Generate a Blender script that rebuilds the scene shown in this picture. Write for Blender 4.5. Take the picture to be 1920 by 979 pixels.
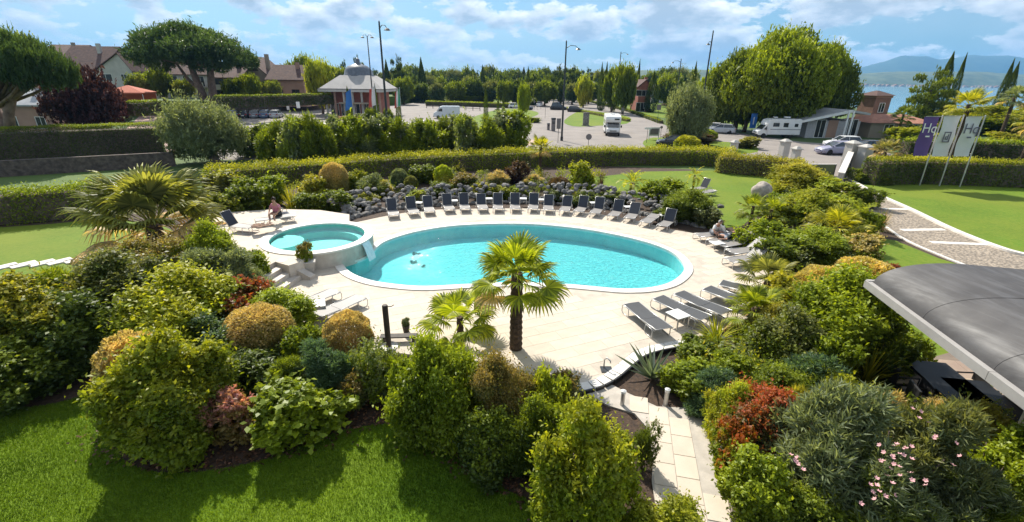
import bpy, bmesh, math, random
import numpy as np
from mathutils import Vector, Matrix, noise
from mathutils.geometry import tessellate_polygon
R = math.radians
rnd = random.Random(7)
rng = np.random.default_rng(11)
for o in list(bpy.data.objects): bpy.data.objects.remove(o)
SC = bpy.context.scene
COL = SC.collection
# ------------------------------------------------------------------ camera
CH, PITCH, ROLL, F = 7.6, R(21.3), R(0.7), 870.0
fw = Vector((0, math.cos(PITCH), -math.sin(PITCH)))
u0 = Vector((0, math.sin(PITCH), math.cos(PITCH))); r0 = Vector((1, 0, 0))
cr = r0*math.cos(ROLL) + u0*math.sin(ROLL); cu = u0*math.cos(ROLL) - r0*math.sin(ROLL)
CAM = Vector((0, 0, CH))
cd = bpy.data.cameras.new('camera'); cam = bpy.data.objects.new('camera', cd); COL.objects.link(cam)
cam.matrix_world = Matrix(((cr.x, cu.x, -fw.x, 0), (cr.y, cu.y, -fw.y, 0), (cr.z, cu.z, -fw.z, CH), (0, 0, 0, 1)))
cd.sensor_fit = 'HORIZONTAL'; cd.sensor_width = 36; cd.lens = 36*F/1920; cd.clip_start = .1; cd.clip_end = 30000
SC.camera = cam
SC.view_settings.view_transform = 'Standard'; SC.view_settings.look = 'None'
SC.view_settings.exposure = 0.62; SC.view_settings.gamma = 1
SC.cycles.use_denoising = True
SC.cycles.max_bounces = 6; SC.cycles.diffuse_bounces = 3; SC.cycles.glossy_bounces = 2
SC.cycles.transmission_bounces = 4; SC.cycles.transparent_max_bounces = 8; SC.cycles.volume_bounces = 0
SC.cycles.sample_clamp_indirect = 4; SC.cycles.caustics_reflective = False; SC.cycles.caustics_refractive = False
# ------------------------------------------------------------------ sun and sky
SUN_AZ, SUN_EL = R(-25), R(44)
S = Vector((math.sin(SUN_AZ)*math.cos(SUN_EL), math.cos(SUN_AZ)*math.cos(SUN_EL), math.sin(SUN_EL)))
sl = bpy.data.lights.new('sun', 'SUN'); sl.energy = 5.0; sl.angle = R(.53); sl.color = (1, .94, .83)
so = bpy.data.objects.new('sun', sl); COL.objects.link(so); so.rotation_euler = S.to_track_quat('Z', 'Y').to_euler()
W = bpy.data.worlds.new('World'); SC.world = W; W.use_nodes = True
nt = W.node_tree; nt.nodes.clear()
def N(t, ty, **k):
    n = t.nodes.new(ty)
    for a, b in k.items():
        if a.startswith('_'): setattr(n, a[1:], b)
        else: n.inputs[a.replace('__', ' ')].default_value = b
    return n
def ramp(t, fac, stops):
    n = t.nodes.new('ShaderNodeValToRGB'); e = n.color_ramp.elements
    while len(e) < len(stops): e.new(.5)
    for el, (p, c) in zip(e, stops):
        el.position = p; el.color = (*c, 1) if not isinstance(c, (int, float)) else (c, c, c, 1)
    t.links.new(fac, n.inputs[0]); return n.outputs[0]
def mixc(t, fac, a, b, blend='MIX'):
    n = t.nodes.new('ShaderNodeMix'); n.data_type = 'RGBA'; n.blend_type = blend
    for s, v in ((n.inputs[0], fac), (n.inputs[6], a), (n.inputs[7], b)):
        if isinstance(v, (int, float)): s.default_value = v
        elif isinstance(v, tuple): s.default_value = (*v[:3], 1)
        else: t.links.new(v, s)
    return n.outputs[2]
def math_(t, op, a, b=0.0):
    n = t.nodes.new('ShaderNodeMath'); n.operation = op
    for s, v in zip(n.inputs, (a, b)):
        if isinstance(v, (int, float)): s.default_value = v
        else: t.links.new(v, s)
    return n.outputs[0]
sky = N(nt, 'ShaderNodeTexSky', _sky_type='NISHITA', _sun_disc=False, _sun_elevation=SUN_EL, _sun_rotation=SUN_AZ % (2*math.pi), _air_density=1.0, _dust_density=.6, _ozone_density=2.2)
tc = N(nt, 'ShaderNodeTexCoord')
mp = N(nt, 'ShaderNodeMapping'); mp.inputs['Scale'].default_value = (8.0, 8.0, 19); mp.inputs['Location'].default_value = (5.1, 2.2, .55)
nt.links.new(tc.outputs['Generated'], mp.inputs['Vector'])
n1 = N(nt, 'ShaderNodeTexNoise', Scale=1.0, Detail=10.0, Roughness=.58, Distortion=.05); nt.links.new(mp.outputs[0], n1.inputs['Vector'])
mp2 = N(nt, 'ShaderNodeMapping'); mp2.inputs['Scale'].default_value = (8.0, 8.0, 19); mp2.inputs['Location'].default_value = (5.16, 2.14, .74)
nt.links.new(tc.outputs['Generated'], mp2.inputs['Vector'])
n2 = N(nt, 'ShaderNodeTexNoise', Scale=1.0, Detail=8.0, Roughness=.56, Distortion=.05); nt.links.new(mp2.outputs[0], n2.inputs['Vector'])
mask = ramp(nt, n1.outputs['Fac'], [(.465, 0), (.50, .65), (.55, .98)])
shade = ramp(nt, n2.outputs['Fac'], [(.42, (16., 15.8, 15.5)), (.52, (11., 11.5, 12.)), (.64, (6.0, 6.9, 7.8))])
blue = mixc(nt, 1.0, sky.outputs[0], (.90, 1.12, 1.20), 'MULTIPLY')
# thin high veil that whitens the whole lower sky
n3 = N(nt, 'ShaderNodeTexNoise', Scale=.45, Detail=4.0, Roughness=.5); nt.links.new(mp.outputs[0], n3.inputs['Vector'])
veil = ramp(nt, n3.outputs['Fac'], [(.44, .0), (.70, .38)])
blue2 = mixc(nt, veil, blue, (9., 10., 10.8))
skyc = mixc(nt, mask, blue2, shade)
bg = N(nt, 'ShaderNodeBackground', Strength=.062); nt.links.new(skyc, bg.inputs[0])
wo = N(nt, 'ShaderNodeOutputWorld'); nt.links.new(bg.outputs[0], wo.inputs[0])
# ------------------------------------------------------------------ pixel -> place helpers
def ray(px, py):
    return fw + cr*((px-960)/F) - cu*((py-489.5)/F)
def G(px, py, z=0.0):
    d = ray(px, py); return CAM + d*((z-CH)/d.z)
def atY(px, py, Y):
    d = ray(px, py); return CAM + d*(Y/d.y)
def mpp(p):
    return (Vector(p)-CAM).dot(fw)/F          # metres per photo pixel at p
def proj(p):
    d = Vector(p)-CAM; k = F/d.dot(fw); return 960+d.dot(cr)*k, 489.5-d.dot(cu)*k
def height_to(p, py):
    a, b = -5.0, 60.0
    for _ in range(40):
        m = (a+b)/2
        if proj((p[0], p[1], m))[1] > py: a = m
        else: b = m
    return a
# ------------------------------------------------------------------ objects
def tag(o, label=None, cat=None, group=None, kind=None):
    if label: o['label'] = label
    if cat: o['category'] = cat
    if group: o['group'] = group
    if kind: o['kind'] = kind
    return o
def empty(name, loc=(0, 0, 0), rz=0, label=None, cat=None, group=None, parent=None):
    o = bpy.data.objects.new(name, None); COL.objects.link(o); o.location = loc; o.rotation_euler = (0, 0, rz)
    o.empty_display_size = .2
    if parent: o.parent = parent
    return tag(o, label, cat, group)
def link(name, me, parent=None, loc=None, rot=None, scale=None, color=None):
    o = bpy.data.objects.new(name, me); COL.objects.link(o)
    if parent: o.parent = parent
    if loc is not None: o.location = loc
    if rot is not None: o.rotation_euler = rot
    if scale is not None: o.scale = scale
    if color is not None: o.color = (*color, 1)
    return o
def copy_tree(o, parent=None):
    c = o.copy(); COL.objects.link(c); c.parent = parent
    for ch in o.children: copy_tree(ch, c)
    return c
class MB:
    def __init__(s): s.v = []; s.f = []
    def add(s, vs, fs, M=None):
        n = len(s.v); s.v += [tuple(M @ Vector(v)) if M else tuple(v) for v in vs]; s.f += [tuple(n+i for i in f) for f in fs]; return s
    def box(s, a, b, M=None):
        (x0, y0, z0), (x1, y1, z1) = a, b
        return s.add([(x0,y0,z0),(x1,y0,z0),(x1,y1,z0),(x0,y1,z0),(x0,y0,z1),(x1,y0,z1),(x1,y1,z1),(x0,y1,z1)],
            [(0,3,2,1),(4,5,6,7),(0,1,5,4),(1,2,6,5),(2,3,7,6),(3,0,4,7)], M)
    def bev(s, a, b, r, M=None):
        bm = bmesh.new(); bmesh.ops.create_cube(bm, size=1)
        for v in bm.verts: v.co = Vector(((a[i]+b[i])/2+v.co[i]*(b[i]-a[i]) for i in range(3)))
        bmesh.ops.bevel(bm, geom=list(bm.edges), offset=r, segments=2, affect='EDGES', profile=.6)
        bm.verts.index_update(); s.add([v.co[:] for v in bm.verts], [[v.index for v in f.verts] for f in bm.faces], M); bm.free(); return s
    def tube(s, pts, rad, n=8, caps=True):
        pts = [Vector(p) for p in pts]; rad = rad if isinstance(rad, (list, tuple)) else [rad]*len(pts)
        b = len(s.v); ref = None
        for i, p in enumerate(pts):
            t = (pts[min(i+1, len(pts)-1)]-pts[max(i-1, 0)]).normalized()
            if ref is None: ref = t.orthogonal().normalized()
            ref = (ref-t*ref.dot(t)).normalized(); bi = t.cross(ref)
            for k in range(n):
                a = 2*math.pi*k/n; s.v.append(tuple(p+(ref*math.cos(a)+bi*math.sin(a))*rad[i]))
        for i in range(len(pts)-1):
            for k in range(n):
                s.f.append((b+i*n+k, b+i*n+(k+1) % n, b+(i+1)*n+(k+1) % n, b+(i+1)*n+k))
        if caps:
            s.f.append(tuple(b+k for k in range(n))[::-1]); s.f.append(tuple(b+(len(pts)-1)*n+k for k in range(n)))
        return s
    def lathe(s, prof, n=16, M=None, c=(0, 0, 0)):
        vs = []; fs = []
        for r, z in prof:
            for k in range(n):
                a = 2*math.pi*k/n; vs.append((c[0]+r*math.cos(a), c[1]+r*math.sin(a), c[2]+z))
        for i in range(len(prof)-1):
            for k in range(n): fs.append((i*n+k, i*n+(k+1) % n, (i+1)*n+(k+1) % n, (i+1)*n+k))
        fs.append(tuple(range(n))[::-1]); fs.append(tuple((len(prof)-1)*n+k for k in range(n)))
        return s.add(vs, fs, M)
    def prism(s, poly, z0, z1, M=None):
        n = len(poly); vs = [(x, y, z0) for x, y in poly]+[(x, y, z1) for x, y in poly]
        ar = sum(poly[i][0]*poly[(i+1) % n][1]-poly[(i+1) % n][0]*poly[i][1] for i in range(n))
        fs = [tuple(range(n))[::-1], tuple(range(n, 2*n))]+[(i, (i+1) % n, n+(i+1) % n, n+i) for i in range(n)]
        if ar < 0: fs = [f[::-1] for f in fs]
        return s.add(vs, fs, M)
    def side(s, poly, y0, y1, M=None):                       # poly in (x, z), extruded along y
        n = len(poly); vs = [(x, y0, z) for x, z in poly]+[(x, y1, z) for x, z in poly]
        return s.add(vs, [tuple(range(n)), tuple(range(n, 2*n))[::-1]]+[(i, n+i, n+(i+1) % n, (i+1) % n) for i in range(n)], M)
    def build(s, name, m, parent=None, smooth=False, loc=None, rz=None, auto=None):
        me = bpy.data.meshes.new(name); me.from_pydata(s.v, [], s.f); me.materials.append(m)
        bm = bmesh.new(); bm.from_mesh(me); bmesh.ops.recalc_face_normals(bm, faces=bm.faces); bm.to_mesh(me); bm.free()
        if smooth or auto:
            me.polygons.foreach_set('use_smooth', [True]*len(me.polygons))
            if auto: me.set_sharp_from_angle(angle=R(auto))
        me.update()
        o = link(name, me, parent, loc)
        if rz is not None: o.rotation_euler = (0, 0, rz)
        return o
def sheet(name, poly, z, m, holes=(), parent=None, kind='structure', skirt=0.0):
    loops = [[Vector((p[0], p[1], 0)) for p in poly]]+[[Vector((p[0], p[1], 0)) for p in h] for h in holes]
    tri = tessellate_polygon(loops); vs = [v for l in loops for v in l]
    b = MB(); fs = []
    for t in tri:
        a, c, d = (vs[i] for i in t)
        fs.append(tuple(t) if (c-a).cross(d-a).z > 0 else tuple(t)[::-1])
    V = [(v.x, v.y, z) for v in vs]
    me = bpy.data.meshes.new(name)
    if skirt:
        k = 0; n0 = len(V); V = V+[(x, y, z-skirt) for x, y, _ in V]
        for l in loops:
            for i in range(len(l)):
                j = (i+1) % len(l); fs.append((k+i, n0+k+i, n0+k+j, k+j))
            k += len(l)
    me.from_pydata(V, [], fs); me.materials.append(m); me.update()
    o = link(name, me, parent)
    if parent is None: o['kind'] = kind
    return o
def spline(pts, n=6, closed=True):
    out = []; m = len(pts)
    for i in range(m if closed else m-1):
        p0, p1, p2, p3 = [Vector(pts[(i+k) % m] if closed else pts[min(max(i+k, 0), m-1)]).to_2d() for k in (-1, 0, 1, 2)]
        for k in range(n):
            t = k/n; out.append(.5*((2*p1)+(p2-p0)*t+(2*p0-5*p1+4*p2-p3)*t*t+(3*p1-p0-3*p2+p3)*t**3))
    if not closed: out.append(Vector(pts[-1]).to_2d())
    return out
def offset(poly, d):
    n = len(poly); out = []
    ar = sum(poly[i][0]*poly[(i+1) % n][1]-poly[(i+1) % n][0]*poly[i][1] for i in range(n)); sg = 1 if ar > 0 else -1
    for i in range(n):
        t = (Vector(poly[(i+1) % n])-Vector(poly[i-1])).to_2d().normalized()
        out.append(Vector(poly[i]).to_2d()+Vector((t.y, -t.x))*d*sg)
    return out
def inside(p, poly):
    c = False; n = len(poly); x, y = p[0], p[1]
    for i in range(n):
        x0, y0 = poly[i][0], poly[i][1]; x1, y1 = poly[i-1][0], poly[i-1][1]
        if (y0 > y) != (y1 > y) and x < (x1-x0)*(y-y0)/(y1-y0)+x0: c = not c
    return c
# ------------------------------------------------------------------ materials
def mat(name, c, rough=.6, c2=None, scale=3.0, bump=0.0, bscale=None, metal=0.0, spec=.5, detail=6.0, contrast=(.35, .65), objvar=0.0, coord='Object'):
    m = bpy.data.materials.new(name); m.use_nodes = True; t = m.node_tree; p = t.nodes['Principled BSDF']
    p.inputs['Roughness'].default_value = rough; p.inputs['Metallic'].default_value = metal; p.inputs['Specular IOR Level'].default_value = spec
    tcn = t.nodes.new('ShaderNodeTexCoord')
    c2 = c2 or tuple(x*.78 for x in c)
    nz = N(t, 'ShaderNodeTexNoise', Scale=scale, Detail=detail, Roughness=.6); t.links.new(tcn.outputs[coord], nz.inputs['Vector'])
    col = ramp(t, nz.outputs['Fac'], [(contrast[0], c2), (contrast[1], c)])
    if objvar:
        oi = t.nodes.new('ShaderNodeObjectInfo')
        v = math_(t, 'ADD', math_(t, 'MULTIPLY', oi.outputs['Random'], 2*objvar), 1-objvar)
        hs = t.nodes.new('ShaderNodeHueSaturation'); t.links.new(v, hs.inputs['Value']); t.links.new(col, hs.inputs['Color']); col = hs.outputs[0]
    t.links.new(col, p.inputs['Base Color'])
    if bump:
        nb = N(t, 'ShaderNodeTexNoise', Scale=bscale or scale*4, Detail=5.0, Roughness=.6); t.links.new(tcn.outputs[coord], nb.inputs['Vector'])
        bp = N(t, 'ShaderNodeBump', Strength=min(bump*10, 1.0), Distance=bump); t.links.new(nb.outputs['Fac'], bp.inputs['Height']); t.links.new(bp.outputs[0], p.inputs['Normal'])
    return m
def foliage_mat(name, rough=.45, trans=.38):
    m = bpy.data.materials.new(name); m.use_nodes = True; t = m.node_tree; p = t.nodes['Principled BSDF']
    oi = t.nodes.new('ShaderNodeObjectInfo')
    a = N(t, 'ShaderNodeAttribute', _attribute_name='tint'); tp = N(t, 'ShaderNodeAttribute', _attribute_name='tip')
    tcol = N(t, 'ShaderNodeAttribute', _attribute_name='tipcol', _attribute_type='OBJECT')
    base = mixc(t, tp.outputs['Fac'], oi.outputs['Color'], tcol.outputs['Color'])
    v = math_(t, 'ADD', math_(t, 'MULTIPLY', a.outputs['Fac'], 1.35), .38)
    hs = t.nodes.new('ShaderNodeHueSaturation'); t.links.new(v, hs.inputs['Value']); t.links.new(base, hs.inputs['Color'])
    t.links.new(math_(t, 'ADD', math_(t, 'MULTIPLY', a.outputs['Fac'], -.035), .515), hs.inputs['Hue'])
    col = hs.outputs[0]
    t.links.new(col, p.inputs['Base Color']); p.inputs['Roughness'].default_value = rough; p.inputs['Specular IOR Level'].default_value = .35
    tl = t.nodes.new('ShaderNodeBsdfTranslucent'); t.links.new(mixc(t, 1.0, col, (1.45, 1.35, .62), 'MULTIPLY'), tl.inputs[0])
    mx = N(t, 'ShaderNodeMixShader', Fac=trans); t.links.new(p.outputs[0], mx.inputs[1]); t.links.new(tl.outputs[0], mx.inputs[2])
    t.links.new(mx.outputs[0], t.nodes['Material Output'].inputs[0]); return m
LEAF = foliage_mat('foliage', .5, .45); LEAF2 = foliage_mat('glossy_foliage', .48, .38)
def lawn_mat(name, c, c2, c3, fs=26.0):
    m = mat(name, c, .8, c2, scale=.45, bump=.03, bscale=45, spec=.15, coord='Object', detail=8.0)
    t = m.node_tree; p = t.nodes['Principled BSDF']; src = p.inputs['Base Color'].links[0].from_socket
    tcn = t.nodes.new('ShaderNodeTexCoord'); nz = N(t, 'ShaderNodeTexNoise', Scale=fs, Detail=6.0, Roughness=.7); t.links.new(tcn.outputs['Object'], nz.inputs['Vector'])
    k = ramp(t, nz.outputs['Fac'], [(.35, .0), (.72, .75)])
    wv = N(t, 'ShaderNodeTexNoise', Scale=.16, Detail=3.0, Roughness=.5); t.links.new(tcn.outputs['Object'], wv.inputs['Vector']); src = mixc(t, ramp(t, wv.outputs['Fac'], [(.40, 0), (.62, .75)]), src, tuple(x*f for x, f in zip(c, (1.65, 1.08, 1.5))))
    t.links.new(mixc(t, k, src, c3), p.inputs['Base Color']); return m
M_LAWN = lawn_mat('lawn_grass', (.10, .19, .008), (.055, .135, .006), (.15, .22, .012))
M_LAWN2 = lawn_mat('far_lawn_grass', (.095, .185, .014), (.065, .14, .010), (.20, .235, .03), 4.5)
M_SOIL = mat('bark_mulch', (.085, .05, .03), .9, (.03, .018, .012), scale=9, bump=.05, bscale=30)
M_FIELD = mat('field', (.085, .14, .018), .9, (.045, .085, .014), scale=.02, bump=.1, bscale=.5)
M_TRAV = mat('travertine', (.59, .51, .415), .8, (.53, .455, .365), scale=2.2, bump=.002, bscale=30, objvar=.07)
M_TRAVW = mat('travertine_wall', (.60, .53, .46), .65, (.46, .40, .34), scale=2.5, bump=.006, bscale=18)
M_COPE = mat('coping_stone', (.80, .76, .70), .5, (.68, .63, .57), scale=2.0, bump=.002, bscale=20)
M_POOL = mat('pool_liner', (.60, .88, .86), .5, (.47, .80, .82), scale=2.6, detail=3.0)  # liner with caustic-like light mottling painted into its colour
M_TUB = mat('tub_mosaic', (.42, .78, .74), .5, (.34, .70, .67), scale=1.5)
M_ASPH = mat('asphalt', (.28, .245, .22), .9, (.21, .185, .17), scale=.25, bump=.01, bscale=30, detail=9)
M_PINK = mat('pink_paving', (.52, .33, .27), .8, (.42, .27, .22), scale=.6, bump=.005, bscale=15)
M_STONE = mat('rockery_stone', (.25, .235, .22), .9, (.085, .08, .075), scale=4, bump=.03, bscale=9, objvar=.3)
M_WALLS = mat('rubble_wall', (.15, .115, .095), .95, (.06, .045, .04), scale=3.0, bump=.08, bscale=3.5)
M_BARK = mat('bark', (.17, .125, .095), .9, (.07, .05, .04), scale=5, bump=.04, bscale=14)
M_PBARK = mat('pine_bark', (.24, .17, .13), .9, (.11, .075, .06), scale=2, bump=.06, bscale=7)
M_PALMT = mat('palm_fibre', (.12, .075, .045), .95, (.035, .022, .015), scale=14, bump=.04, bscale=35)
M_WHITE = mat('white_paint', (.78, .77, .75), .35, (.70, .69, .67), scale=1.2)
M_RENDER = mat('white_render', (.52, .49, .45), .8, (.42, .395, .36), scale=.8, bump=.004, bscale=25)
M_CREAM = mat('cream_render', (.34, .28, .21), .85, (.27, .22, .17), scale=.4, bump=.004, bscale=20)
M_PINKR = mat('salmon_render', (.40, .25, .185), .85, (.32, .19, .145), scale=.4, bump=.004, bscale=20)
M_BRICK = mat('red_brick', (.36, .13, .09), .85, (.26, .09, .065), scale=1.5, bump=.01, bscale=10)
M_TILE = mat('roof_tile', (.125, .068, .055), .9, (.075, .042, .036), scale=1.5, bump=.06, bscale=4)
M_TERRA = mat('terracotta_roof', (.42, .19, .12), .85, (.30, .13, .085), scale=1.5, bump=.05, bscale=4)
M_GREYROOF = mat('grey_roof', (.42, .42, .42), .7, (.30, .31, .32), scale=.6)
M_PAVROOF = mat('pale_metal_roof', (.42, .39, .37), .7, (.34, .32, .30), scale=.5)
M_LEAD = mat('lead_dome', (.13, .15, .18), .45, (.08, .09, .11), scale=2)
M_DARK = mat('dark_opening', (.025, .025, .03), .25, (.012, .012, .015), scale=.5)
M_GLASS = mat('window_glass', (.04, .05, .06), .06, (.02, .025, .03), scale=.6, spec=.9)
M_BLACK = mat('black_paint', (.018, .018, .02), .45, (.01, .01, .012), scale=3)
M_POLE = mat('dark_metal', (.05, .055, .06), .4, (.03, .033, .036), scale=2, metal=.3)
M_ALU = mat('aluminium', (.55, .54, .52), .35, (.45, .44, .43), scale=3, metal=.6)
M_TAUPE = mat('taupe_sling', (.27, .25, .235), .55, (.22, .205, .195), scale=40)
M_NAVY = mat('dark_blue_sling', (.045, .05, .065), .6, (.035, .038, .05), scale=40, spec=.25)
M_ANTH = mat('anthracite_sling', (.085, .082, .08), .42, (.06, .058, .056), scale=40)
M_TYRE = mat('tyre', (.02, .02, .02), .85, (.012, .012, .012), scale=6)
M_RIM = mat('wheel_rim', (.5, .5, .5), .3, (.35, .35, .35), scale=4, metal=.8)
M_LAMP = mat('headlight_glass', (.75, .76, .78), .1, (.6, .62, .65), scale=4, spec=.9)
M_RED = mat('red_lens', (.45, .02, .015), .2, (.3, .012, .01), scale=4)
M_SKIN = mat('skin', (.50, .28, .19), .55, (.42, .22, .15), scale=6)
M_HAIR = mat('hair', (.05, .03, .02), .6, (.025, .015, .01), scale=20)
M_WOOD = mat('dark_wood', (.06, .045, .035), .7, (.03, .022, .018), scale=6, bump=.01, bscale=20)
def paint(name, c, rough=.25): return mat(name, c, rough, tuple(x*.9 for x in c), scale=1.0, spec=.6)
def water_mat(name, tint, wave, spec_bump):
    m = bpy.data.materials.new(name); m.use_nodes = True; t = m.node_tree; t.nodes.remove(t.nodes['Principled BSDF'])
    tcn = t.nodes.new('ShaderNodeTexCoord'); nz = N(t, 'ShaderNodeTexNoise', Scale=wave, Detail=4.0, Roughness=.55, Distortion=.6); t.links.new(tcn.outputs['Object'], nz.inputs['Vector'])
    bp = N(t, 'ShaderNodeBump', Strength=spec_bump, Distance=.10); t.links.new(nz.outputs['Fac'], bp.inputs['Height'])
    tr = N(t, 'ShaderNodeBsdfTransparent', Color=(*tint, 1)); gl = N(t, 'ShaderNodeBsdfGlossy', Roughness=.03); t.links.new(bp.outputs[0], gl.inputs['Normal'])
    fr = N(t, 'ShaderNodeFresnel', IOR=1.28); t.links.new(bp.outputs[0], fr.inputs['Normal'])
    mx = t.nodes.new('ShaderNodeMixShader'); t.links.new(fr.outputs[0], mx.inputs[0]); t.links.new(tr.outputs[0], mx.inputs[1]); t.links.new(gl.outputs[0], mx.inputs[2])
    t.links.new(mx.outputs[0], t.nodes['Material Output'].inputs[0]); return m
# ------------------------------------------------------------------ foliage geometry
def unit(v): return v/np.maximum(np.linalg.norm(v, axis=1, keepdims=True), 1e-9)
def leaf_mesh(name, P, D, Nn, L, Wd, tint, tip, m=None, fold=.18, blunt=.0):
    n = len(P); D = unit(D); Sd = unit(np.cross(D, Nn)); Nn = np.cross(Sd, D)
    L = np.broadcast_to(L, (n,))[:, None]; Wd = np.broadcast_to(Wd, (n,))[:, None]
    V = np.empty((n, 4, 3)); V[:, 0] = P-D*L*.5; V[:, 2] = P+D*L*.5-Nn*L*.10
    V[:, 1] = P+Sd*Wd*.5+Nn*Wd*fold-D*L*blunt; V[:, 3] = P-Sd*Wd*.5+Nn*Wd*fold-D*L*blunt
    me = bpy.data.meshes.new(name); me.vertices.add(n*4); me.vertices.foreach_set('co', V.astype(np.float32).ravel())
    me.loops.add(n*4); me.loops.foreach_set('vertex_index', np.arange(n*4, dtype=np.int32))
    me.polygons.add(n); me.polygons.foreach_set('loop_start', np.arange(0, n*4, 4, dtype=np.int32))
    for nm, a in (('tint', tint), ('tip', tip)):
        at = me.attributes.new(nm, 'FLOAT', 'POINT'); at.data.foreach_set('value', np.repeat(np.clip(a, 0, 1), 4).astype(np.float32))
    me.materials.append(m or LEAF); me.update(calc_edges=True); return me
def sphere(n):
    return unit(rng.normal(size=(n, 3)))
def cloud(n, lobes, shell=.45, zmin=0.02, keep=.78):
    """points in the outer shells of a set of lobes (cx,cy,cz,rx,rz): position, outward direction"""
    lb = np.array(lobes, float); w = lb[:, 3]**2; P = []; O = []; got = 0
    while got < n:
        k = rng.choice(len(lb), size=n*2, p=w/w.sum()); d = sphere(n*2); u = 1-shell*rng.random(n*2)**2.2
        r = lb[k][:, [3, 3, 4]]*(1+.06*rng.normal(size=(n*2, 1))); p = lb[k, :3]+d*r*u[:, None]
        ok = p[:, 2] > zmin
        for j in range(len(lb)):
            q = (p-lb[j, :3])/lb[j][[3, 3, 4]]; ok &= ~((np.einsum('ij,ij->i', q, q) < keep**2) & (k != j))
        P.append(p[ok]); O.append(d[ok]); got += ok.sum()
    return np.concatenate(P)[:n], np.concatenate(O)[:n]
def noise3(P, s, seed=0):
    """cheap smooth noise 0..1 for clump colour (a sum of random waves)"""
    r2 = np.random.default_rng(seed); v = np.zeros(len(P))
    for _ in range(6): v += np.sin(P @ (r2.normal(size=3)*s)+r2.random()*6.28)
    return .5+v/7
def tips(P, O, amt=1.0, thr=.35):
    z = P[:, 2]; zz = (z-z.min())/max(np.ptp(z), 1e-6)
    return np.clip((O[:, 2]*.55+zz*.75+.55*(rng.random(len(P))-.5)-thr)*2.2, 0, 1)*amt
def leaves(name, P, O, L, ratio=.5, up=.5, outw=.6, seed=0, m=None, tipthr=.35, cs=2.5):
    n = len(P); D = O*outw+sphere(n)*.8; D[:, 2] += .15; Nn = sphere(n)*.7+O*.5; Nn[:, 2] += up
    L_ = L*(.65+.7*rng.random(n)); t = .55*rng.random(n)+.45*noise3(P, cs/max(np.ptp(P[:, 0])/2, .1)*1.6, seed)
    return leaf_mesh(name, P, D, Nn, L_, L_*ratio, t, tips(P, O, thr=tipthr), m)
def bush_lobes(k, seed, base=.62, r=(.34, .52), flat=1.0):
    """several leaders of different height, each with its own stack of lobes"""
    q = random.Random(seed*7+1); L = []; nc = 5
    for c in range(nc):
        a = c*2*math.pi/(nc-1)+q.uniform(-.4, .4); rr = 0 if c == nc-1 else q.uniform(.42, .62); cx, cy = rr*math.cos(a), rr*math.sin(a); hk = 2.0 if c == nc-1 else q.uniform(1.15, 1.95); rk = q.uniform(.36, .52)
        L.append((cx, cy, hk*.45, rk*.85, hk*.42))
        for i in range(max(3, k//3)):
            z = hk*(.16+.76*(i+.5)/max(3, k//3)); b_ = 2.399*i+q.random()*2; ra = rk*math.sqrt(max(.1, 1-(z/hk)**2.2))*q.uniform(.55, 1.0); s = q.uniform(*r)*.62
            L.append((cx+ra*math.cos(b_), cy+ra*math.sin(b_), z, s, s*flat*q.uniform(.7, 1.1)))
    return L
B = {}
def shoots(P, O, per, ln, seed, up=.55):
    """turn surface points into short leafy shoots that stand out from the surface"""
    k = np.repeat(np.arange(len(P)), per); ax = O*.55+sphere(len(P))*.5; ax[:, 2] += up; ax = unit(ax); l_ = ln*np.minimum(.25+rng.exponential(.55, len(P)), 2.4)
    t = (np.tile(np.arange(per), len(P))+rng.random(len(k)))/per; p = P[k]+ax[k]*(l_[k]*(t-.25))[:, None]+sphere(len(k))*ln*.16
    return p, unit(ax[k]*.8+O[k]*.3), k, t
def mk(nm, n, lob, L, ratio, **k):
    sh = k.pop('shell', .45); kp = k.pop('keep', .78); per = k.pop('per', 7); ln = k.pop('ln', .25); P, O = cloud(n//per, lob, sh, keep=kp)
    p, ax, kk, t = shoots(P, O, per, ln, 1); seed = k.get('seed', 0); m = k.get('m'); cs = 2.5
    sx_ = np.percentile(np.hypot(p[:, 0], p[:, 1]), 97); sz_ = np.percentile(p[:, 2], 98.5)/2; p = p/np.array([sx_, sx_, sz_]); p = p[p[:, 2] > .02] if False else p
    D = ax*.55+sphere(len(p))*.8; Nn = sphere(len(p))*.7+O[kk]*.35; Nn[:, 2] += .55; L_ = L*(.6+.7*rng.random(len(p)))
    tt = .35*rng.random(len(p))+.25*rng.random(len(P))[kk]+.40*noise3(p, 3.4, seed)
    ti = tips(P, O, thr=k.get('tipthr', .35))[kk]*(.35+.65*t)
    B[nm] = leaf_mesh('foliage_'+nm, p, D, Nn, L_, L_*ratio, tt, ti, m)
mk('big1', 40000, bush_lobes(19, 1), .092, .5, seed=1); mk('big2', 40000, bush_lobes(23, 2, .66, (.28, .46)), .085, .5, seed=2)
mk('big3', 28000, bush_lobes(15, 3, .6, (.34, .54)), .115, .55, seed=3, m=LEAF2)
mk('mid1', 9000, bush_lobes(11, 4), .16, .5, seed=4); mk('mid2', 9000, bush_lobes(14, 5, .64, (.26, .44)), .15, .45, seed=5)
mk('broad', 9000, bush_lobes(14, 6, .62, (.34, .5)), .18, .62, seed=6, m=LEAF2, ln=.26)
mk('fine1', 42000, bush_lobes(15, 8, .6, (.34, .5)), .058, .55, seed=8)
mk('airy', 7000, bush_lobes(12, 9, .66, (.26, .42)), .12, .4, seed=9, shell=.9, keep=.3)
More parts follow.
